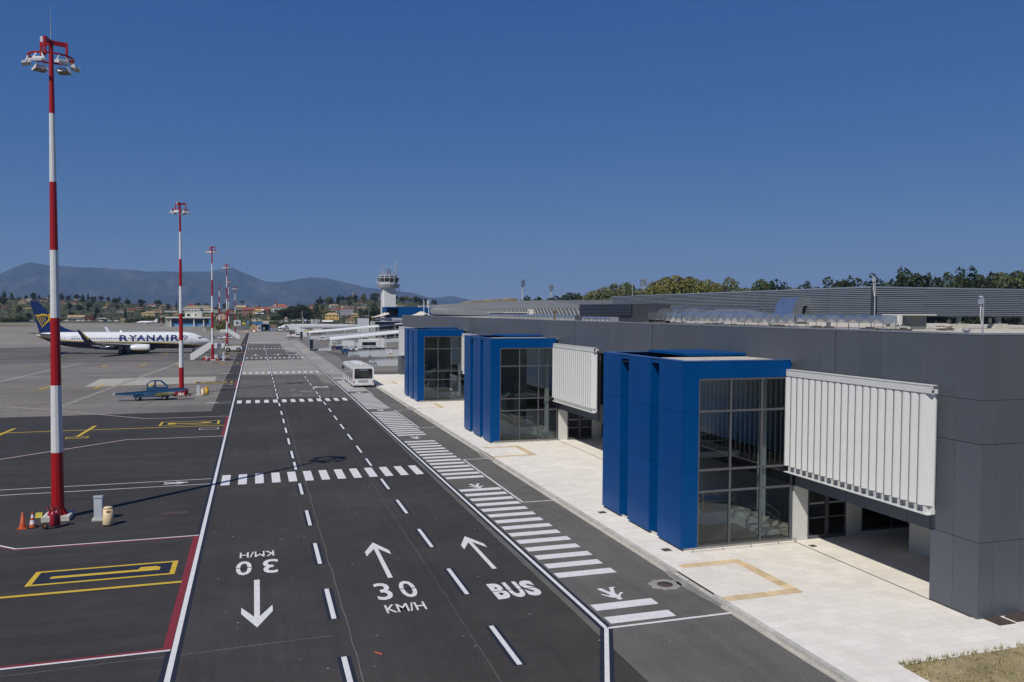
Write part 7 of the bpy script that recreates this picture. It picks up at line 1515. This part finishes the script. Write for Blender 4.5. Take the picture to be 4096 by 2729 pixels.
hillt(22, -40, 70, 800, 1130, [('broad', 'mid'), ('broad', 'dark'), ('cypress', 'cyp')], (4, 6.5), "green tree among the houses around the palm and the arcaded building", "trees around the arcaded building", need=clear)
hillt(24, 75, 165, 820, 1090, [('broad', 'mid'), ('broad', 'dark'), ('cypress', 'cyp')], (4.5, 7), "green tree among the houses left of the control tower", "trees among the houses left of the tower", need=clear)
hillt(58, 85, 255, 1110, 1260, [('broad', 'mid'), ('broad', 'dark'), ('broad', 'olive'), ('pine', 'dark'), ('cypress', 'cyp')], (7, 10.5), "tree in the dense wood on the hill behind the control tower", "hill wood behind the control tower", (1.2, 1.7))
hillt(46, -330, -128, 748, 800, [('bush', 'reed'), ('bush', 'mid'), ('broad', 'reed')], (3, 5.5), "reedy green bush in the hedge along the airfield's far edge, behind the airliner's tail", "reedy hedge behind the tail", (1.3, 2.0), need=lambda x, y: -.37 < x/y and not (-160 < x < -130))
hillt(20, -104, -60, 726, 790, [('bush', 'reed'), ('bush', 'mid'), ('broad', 'mid')], (2.5, 5), "green bush along the far edge behind the business jet", "bushes behind the business jet", (1.2, 1.8))
hillt(9, -26, -16.5, 470, 580, [('bush', 'reed'), ('bush', 'olive')], (1.8, 4.2), "dry bush on the grass island below the thick mast", "island bushes", (.8, 1.1))
hillt(16, 8, 34, 560, 640, [('bush', 'reed'), ('bush', 'mid')], (2.2, 4.5), "green bush behind the brown shed and tanker", "bushes behind the shed", (.9, 1.4))
hillt(22, 30, 76, 560, 650, [('bush', 'mid'), ('bush', 'reed')], (1.6, 3.0), "low hedge bush behind the white hull and ramps", "hedge behind the white hull", (1.3, 2.0))
tree("umbrella_pine", 'umbrella', 0, -17.4, 1200, 9.2, 'mid', "single flat topped umbrella pine on the crest right of the masts", None, 1.1, z=15.2)
def palm(x, y, h, label, s=1.0):
    t = thing("palm_tree", label, "palm", (x, y, 0)); m = MB(); m.tube([(0, 0, 0), (.1, 0, h*.4), (0, 0, h*.8)], [.55*s, .42*s, .5*s], 9); m.build("trunk", BARK, t); m = MB(); pr = random.Random(int(x*10))
    for k in range(46):
        a = pr.uniform(0, 6.28); e = pr.uniform(-.9, 1.3); L_ = 2.4*s*pr.uniform(.8, 1.1); p = Vector((0, 0, h*.8)); d = Vector((cos(a)*cos(e), sin(a)*cos(e), sin(e))); sd = Vector((-sin(a), cos(a), 0))
        for i in range(5): q = p+d*(L_/5); w_ = .28*s*(1-i/6); m.add([p-sd*w_, p+sd*w_, q+sd*w_*.8+Vector((0, 0, -.08)), q-sd*w_*.8+Vector((0, 0, -.08))], [(0, 1, 2, 3)]); p = q; d = (d+Vector((0, 0, -.28))).normalized()
    m.build("fronds", leaf_mat("leaf_palm", (.13, .13, .045)), t)
    m = MB()
    for k in range(40): a = pr.uniform(0, 6.28); m.tube([(.2*cos(a), .2*sin(a), h*.8), (.85*s*cos(a), .85*s*sin(a), h*.62), (.7*s*cos(a), .7*s*sin(a), h*(.36+.1*pr.random()))], [.1, .12, .03], 4)
    m.build("dead_fronds", mat("dead_frond", (.2, .15, .09), .9, var=.3), t)
palm(-3.5, 588, 11, "shaggy palm with a beard of dead fronds, at the far end of the road", 1.1); palm(63.4, 460, 9.5, "small green palm left of the control tower's foot", .8)
t = thing("fire_station", "low flat roofed blue and white building with white fins, beyond the airliner's nose", "building", (-41, 563, 0))
m = MB(); m.box(-14, 14, -2.6, 8, 5.65, 6.45); m.box(-2.6, 8.2, 0, 8, 9.5, 10.0); m.build("roof", mat("station_white", (.66, .65, .58), .8, var=.05), t)
m = MB(); m.box(-2.4, 8, 0.1, 8, 6.46, 9.5); m.box(4.6, 8.0, -2.2, 0, 5.2, 9.4); m.build("upper_wall", mat("station_white", (.66, .65, .58)), t)
m = MB(); m.box(-12, 13.8, 0, 8, 0, 5.64); m.build("wall", mat("station_navy", (.03, .05, .09), .5, var=.2, scale=.5), t)
m = MB(); m.box(-10.6, 13.5, -.3, -.01, .1, 2.5); m.box(12.2, 13.6, -2, -.31, .1, 5.4); m.build("blue_panel", mat("station_blue", (.11, .28, .48), .6, var=.15, scale=.4), t)
for i in range(6): m = MB(); m.box(-13.8+i*.55, -13.5+i*.55, -1.4, 1, 0, 5.0); m.build("fin", mat("station_white", (.66, .65, .58)), t)
for xx in (-10.8, 3.1, 9.0): m = MB(); m.box(xx-.35, xx+.35, -1.8, -1.2, 0, 5.64); m.build("column", mat("station_white", (.66, .65, .58)), t)
for xx in (-1.2, 3.6): m = MB(); m.box(xx, xx+1.9, -.02, .09, 7.0, 8.3); m.build("window", WIN, t)
m = MB(); m.box(-12, 14, -2.8, 0, 0, .12); m.build("step", CONC, t); m = MB(); m.bar((6, -2.4, 1.2), (13, -2.4, 1.2), .12)
for xx in (6, 9.5, 13): m.bar((xx, -2.4, 0), (xx, -2.4, 1.2), .12)
m.build("red_barrier", VRED, t)
t = thing("blue_shed", "dark open shed in a blue frame with brown side hall, at the road's far end", "building", (5, 451, 0))
m = MB(); m.box(-2, 2, 3, 8, 0, 3.6); m.box(2.05, 5.9, .6, 8, 0, 3.3); m.build("wall", mat("shed_brown", (.24, .17, .13), .85, var=.2), t)
m = MB(); m.box(-2.1, -1.8, 0, .4, 0, 3.8); m.box(1.8, 2.1, 0, .4, 0, 3.8); m.box(-1.8, 1.8, 0, .4, 3.4, 3.8); m.build("frame", mat("shed_blue", (.02, .12, .36), .5), t)
m = MB(); m.box(-1.9, 1.9, .45, 8.1, 3.62, 3.75); m.build("roof", mat("shed_roof", (.25, .3, .32), .7), t); m = MB(); m.box(-1.8, 1.8, 1.5, 2.9, 0, 3.4); m.build("opening", DARK, t); m = MB(); m.box(-1.7, -.3, .9, 1.4, .1, 1.9); m.build("shutter", RAMPW, t)  # the opening is a near-black block, shade inside the shed as colour
m = MB(); m.box(2.2, 3.9, .3, .58, .1, 1.4); m.box(4.1, 5.7, .3, .58, .1, 1.4); m.build("grey_panel", mat("panel_bluegrey", (.25, .32, .38), .6), t)
m = MB(); m.box(-1.2, 2.1, 9, 12, 0, 5.1); tag(m.build("cream_building", mat("wall_cream", WC['cream']), loc=(5, 451, 0)), "cream flat block right behind the blue framed shed", "building")
m = MB(); m.box(-2.4, 2.6, 0, .5, 3.55, 4.65); m.box(-2.3, 2.5, .51, 3, 0, 4.4); tag(m.build("blue_canopy_building", mat("canopy_blue", (.02, .16, .42), .6), loc=(.9, 458, 0)), "long bright blue canopy front left of the blue framed shed", "building")
t = thing("kiosk", "tiny white kiosk touching the left of the blue framed shed", "kiosk", (2.0, 450.5, 0)); m = MB(); m.box(-1, .85, 0, 2, 0, 2.9); m.build("wall", RAMPW, t); m = MB(); m.box(-.4, .5, -.05, -.01, .9, 2.1); m.build("window", WIN, t); m = MB(); m.box(-1.1, .95, -.2, 2, 2.9, 3.3); m.build("roof", CONC, t)
m = MB(); m.prism([(-2, 0), (2, 0), (2, 2.0), (1.2, 3.4), (-.5, 3.5), (-1.2, 2.6), (-2, 1.8)], 0, 2.5, 'Y'); tag(m.build("ruined_hut", mat("ruin_tan", (.36, .27, .15), .9, var=.3), loc=(-.9, 452.5, 0)), "sandy broken hut left of the tiny white kiosk", "hut")
t = thing("cube_hut", "white cube hut with a dark window at the far gate, left of the road", "hut", (-12, 600, 0)); m = MB(); m.box(-2.4, 2.2, 0, 4, 0, 4.0); m.build("wall", RAMPW, t); m = MB(); m.box(-.8, .6, -.05, -.01, 1.3, 2.7); m.build("window", WIN, t)
t = thing("sign_board", "blue sign board on a blue post by the palm", "sign", (-4.1, 470, 0)); m = MB(); m.tube([(.2, 0, 0), (.2, 0, 3.5)], .18, 6); m.build("post", mat("sign_blue", (.04, .2, .42), .5), t); m = MB(); m.box(-.75, .75, -.1, .1, 3.5, 5.25); m.build("board", mat("sign_blue", (.04, .2, .42)), t); m = MB()
for z in (4.0, 4.4, 4.75): m.box(-.55, .5, -.12, -.105, z, z+.12)
m.build("lettering", mat("sign_pale", (.4, .5, .6), .6), t)
car(-7.8, 640, 0, "small yellow van far down the access road", YELV, 3.2, "van", True)
for i, (x, y) in enumerate([(-4.6, 432), (-3.6, 437), (-1.6, 434), (-.8, 436), (-.2, 433), (14.2, 352)]):
    t = thing("road_barrier", "orange and white plastic barrier lying at the far end of the road", "barrier", (x, y, 0), i*.7, "plastic barriers at the road's end"); m = MB(); m.prism([(-.3, 0), (.3, 0), (.14, .8), (-.14, .8)], -.7, 0, 'X', 0); m.prism([(-.3, 0), (.3, 0), (.14, .8), (-.14, .8)], .003, .7, 'X', 1); m.build("barrier_body", [ORA, OREF], t)
cc = [VWHITE, VWHITE, SILV, VWHITE, VWHITE, SILV, VWHITE, NAVYP, VWHITE, VWHITE]; c0 = {}
for i, x in enumerate((-183.4, -156.5, -152.2, -147.4, -144, -138.6, -129.1, -126.2, -123.5, -116.7)):
    lab = {0: "white car alone at the left, just behind the airliner's fin", 9: "white car at the right end of the far parked row, left of the sandy hut"}.get(i, "car parked in the far row in front of the roadside shop")
    if i in c0: pass
    k_ = cc[i].name
    if k_ not in c0: c0[k_] = o = car(x, 786+i % 3, TR.choice([0, pi])+.1, lab, cc[i], 4.3)
    else: o = copy_tree(c0[k_]); o.location = (x, 786+i % 3, terr(x, 787)); o.rotation_euler.z = TR.choice([0, pi])+TR.uniform(-.2, .2)
    tag(o, lab, "car", "far parked car row")
def lamp(x, y, h, label, arm=1.2, z=0):
    t = thing("street_lamp", label, "street lamp", (x, y, z)); m = MB(); m.tube([(0, 0, 0), (0, 0, h)], [.14, .09], 6); m.build("pole", GALV, t); m = MB()
    for s in ((-1, 1) if arm > 1 else (1,)): m.bar((0, 0, h), (s*arm, 0, h+.15), .1); m.box(s*arm-.35, s*arm+.35, -.15, .15, h+.1, h+.25)
    m.build("lamp_head", LAMPW, t)
lamp(46.1, 600, 7.6, "pale double armed lamp post right of the marquee", 1.3); lamp(63.8, 480, 11.3, "tall lamp post left of the control tower, above the white block", .9); lamp(56, 450, 8.2, "leftmost of three short curved lamps above the white block", .8); lamp(58, 452, 8.2, "middle one of three short curved lamps above the white block", .8); lamp(59.5, 455, 8.2, "rightmost of three short curved lamps above the white block", .8); lamp(49.6, 500, 8.4, "lamp post in front of the yellow house", .7); lamp(52.9, 502, 8.1, "thin lamp post right of the yellow house's front", .7); lamp(-12.5, 640, 9, "lamp post at the access road beside the white cube hut", .9)
t = thing("telecom_mast", "small telecom mast with red and white panels above the hill wood", "telecom mast", (131.5, 1150, 24)); m = MB(); m.tube([(0, 0, 0), (0, 0, 13)], [.6, .3], 6); m.build("pole", GALV, t); m = MB()
for z in (8, 9.8, 11.5): m.box(-1.1, 1.1, -.8, .8, z, z+1.1)
m.build("panel", mat("telecom_pale", (.45, .4, .4), .7), t)
def stadium(x, y, zt, wd, ht, label, rz=0):
    t = thing("stadium_light", label, "floodlight mast", (x, y, terr(x, y)), rz, "stadium floodlight masts"); b_ = zt-terr(x, y); m = MB(); m.tube([(0, 0, 0), (0, 0, b_-ht*.4)], [.5, .3], 8); m.build("pole", mat("stadium_pole", (.5, .5, .5), .5), t)
    m = MB()
    for j in range(5): z = b_-ht+ht*(j+.5)/5; m.bar((-wd/2, 0, z-.5), (wd/2, 0, z-.5), .12)
    m.bar((-wd/2, 0, b_-ht), (-wd/2, 0, b_), .12); m.bar((wd/2, 0, b_-ht), (wd/2, 0, b_), .12); m.build("rack", mat("stadium_rack", (.08, .1, .15), .6), t)
    m = MB()
    for j in range(5):
        for i in range(5): m.cbox((-wd/2+wd*(i+.5)/5, -.35, b_-ht+ht*(j+.5)/5), (wd/6.2, .5, ht/7.5))
    m.build("lamp_bank", mat("stadium_lamp", (.28, .29, .32), .4, island=.4), t)
stadium(139.3, 420, 28.6, 2.7, 3.4, "tallest stadium floodlight mast, leftmost of the three", .5); stadium(156, 420, 26.1, 2.7, 3.1, "middle stadium floodlight mast, right of the tallest", .2); stadium(212.4, 420, 30.6, 3.9, 4.4, "stadium floodlight mast between the sage trees and the olive clump", -.2)
m = MB(); fp = [(0, 0), (64, 0), (64, 26.5), (55, 27.2), (50, 25.4), (29, 25.4), (28, 23.6), (14, 23.9), (6, 22.2), (0, 20.8)]; m.prism(fp, 0, 26, 'Y'); tag(m.build("stone_fort", mat("fort_stone", (.3, .25, .17), .9, var=.35, scale=.15, dirt=(.13, .13, .06), dscale=.08, damt=.8), loc=(229, 900, 0)), "old stone fort wall on the skyline above the white ring canopy", "fort")
# ------------------------------------------------------------ haze
if HAZE > 0:
    m = MB(); m.box(-18000, 18000, -700, 18000, -1.2, 820); hz_ = m.build("haze", [], fix=False); tag(hz_, kind='stuff')
    hm = bpy.data.materials.new("haze_air"); hm.use_nodes = True; n = hm.node_tree.nodes; n.remove(n["Principled BSDF"])
    pv = n.new("ShaderNodeVolumePrincipled"); pv.inputs["Color"].default_value = (*HAZE_COL, 1); pv.inputs["Density"].default_value = HAZE; pv.inputs["Anisotropy"].default_value = .0
    hm.node_tree.links.new(pv.outputs[0], n["Material Output"].inputs["Volume"]); hz_.data.materials.append(hm)
    hm.cycles.homogeneous_volume = True
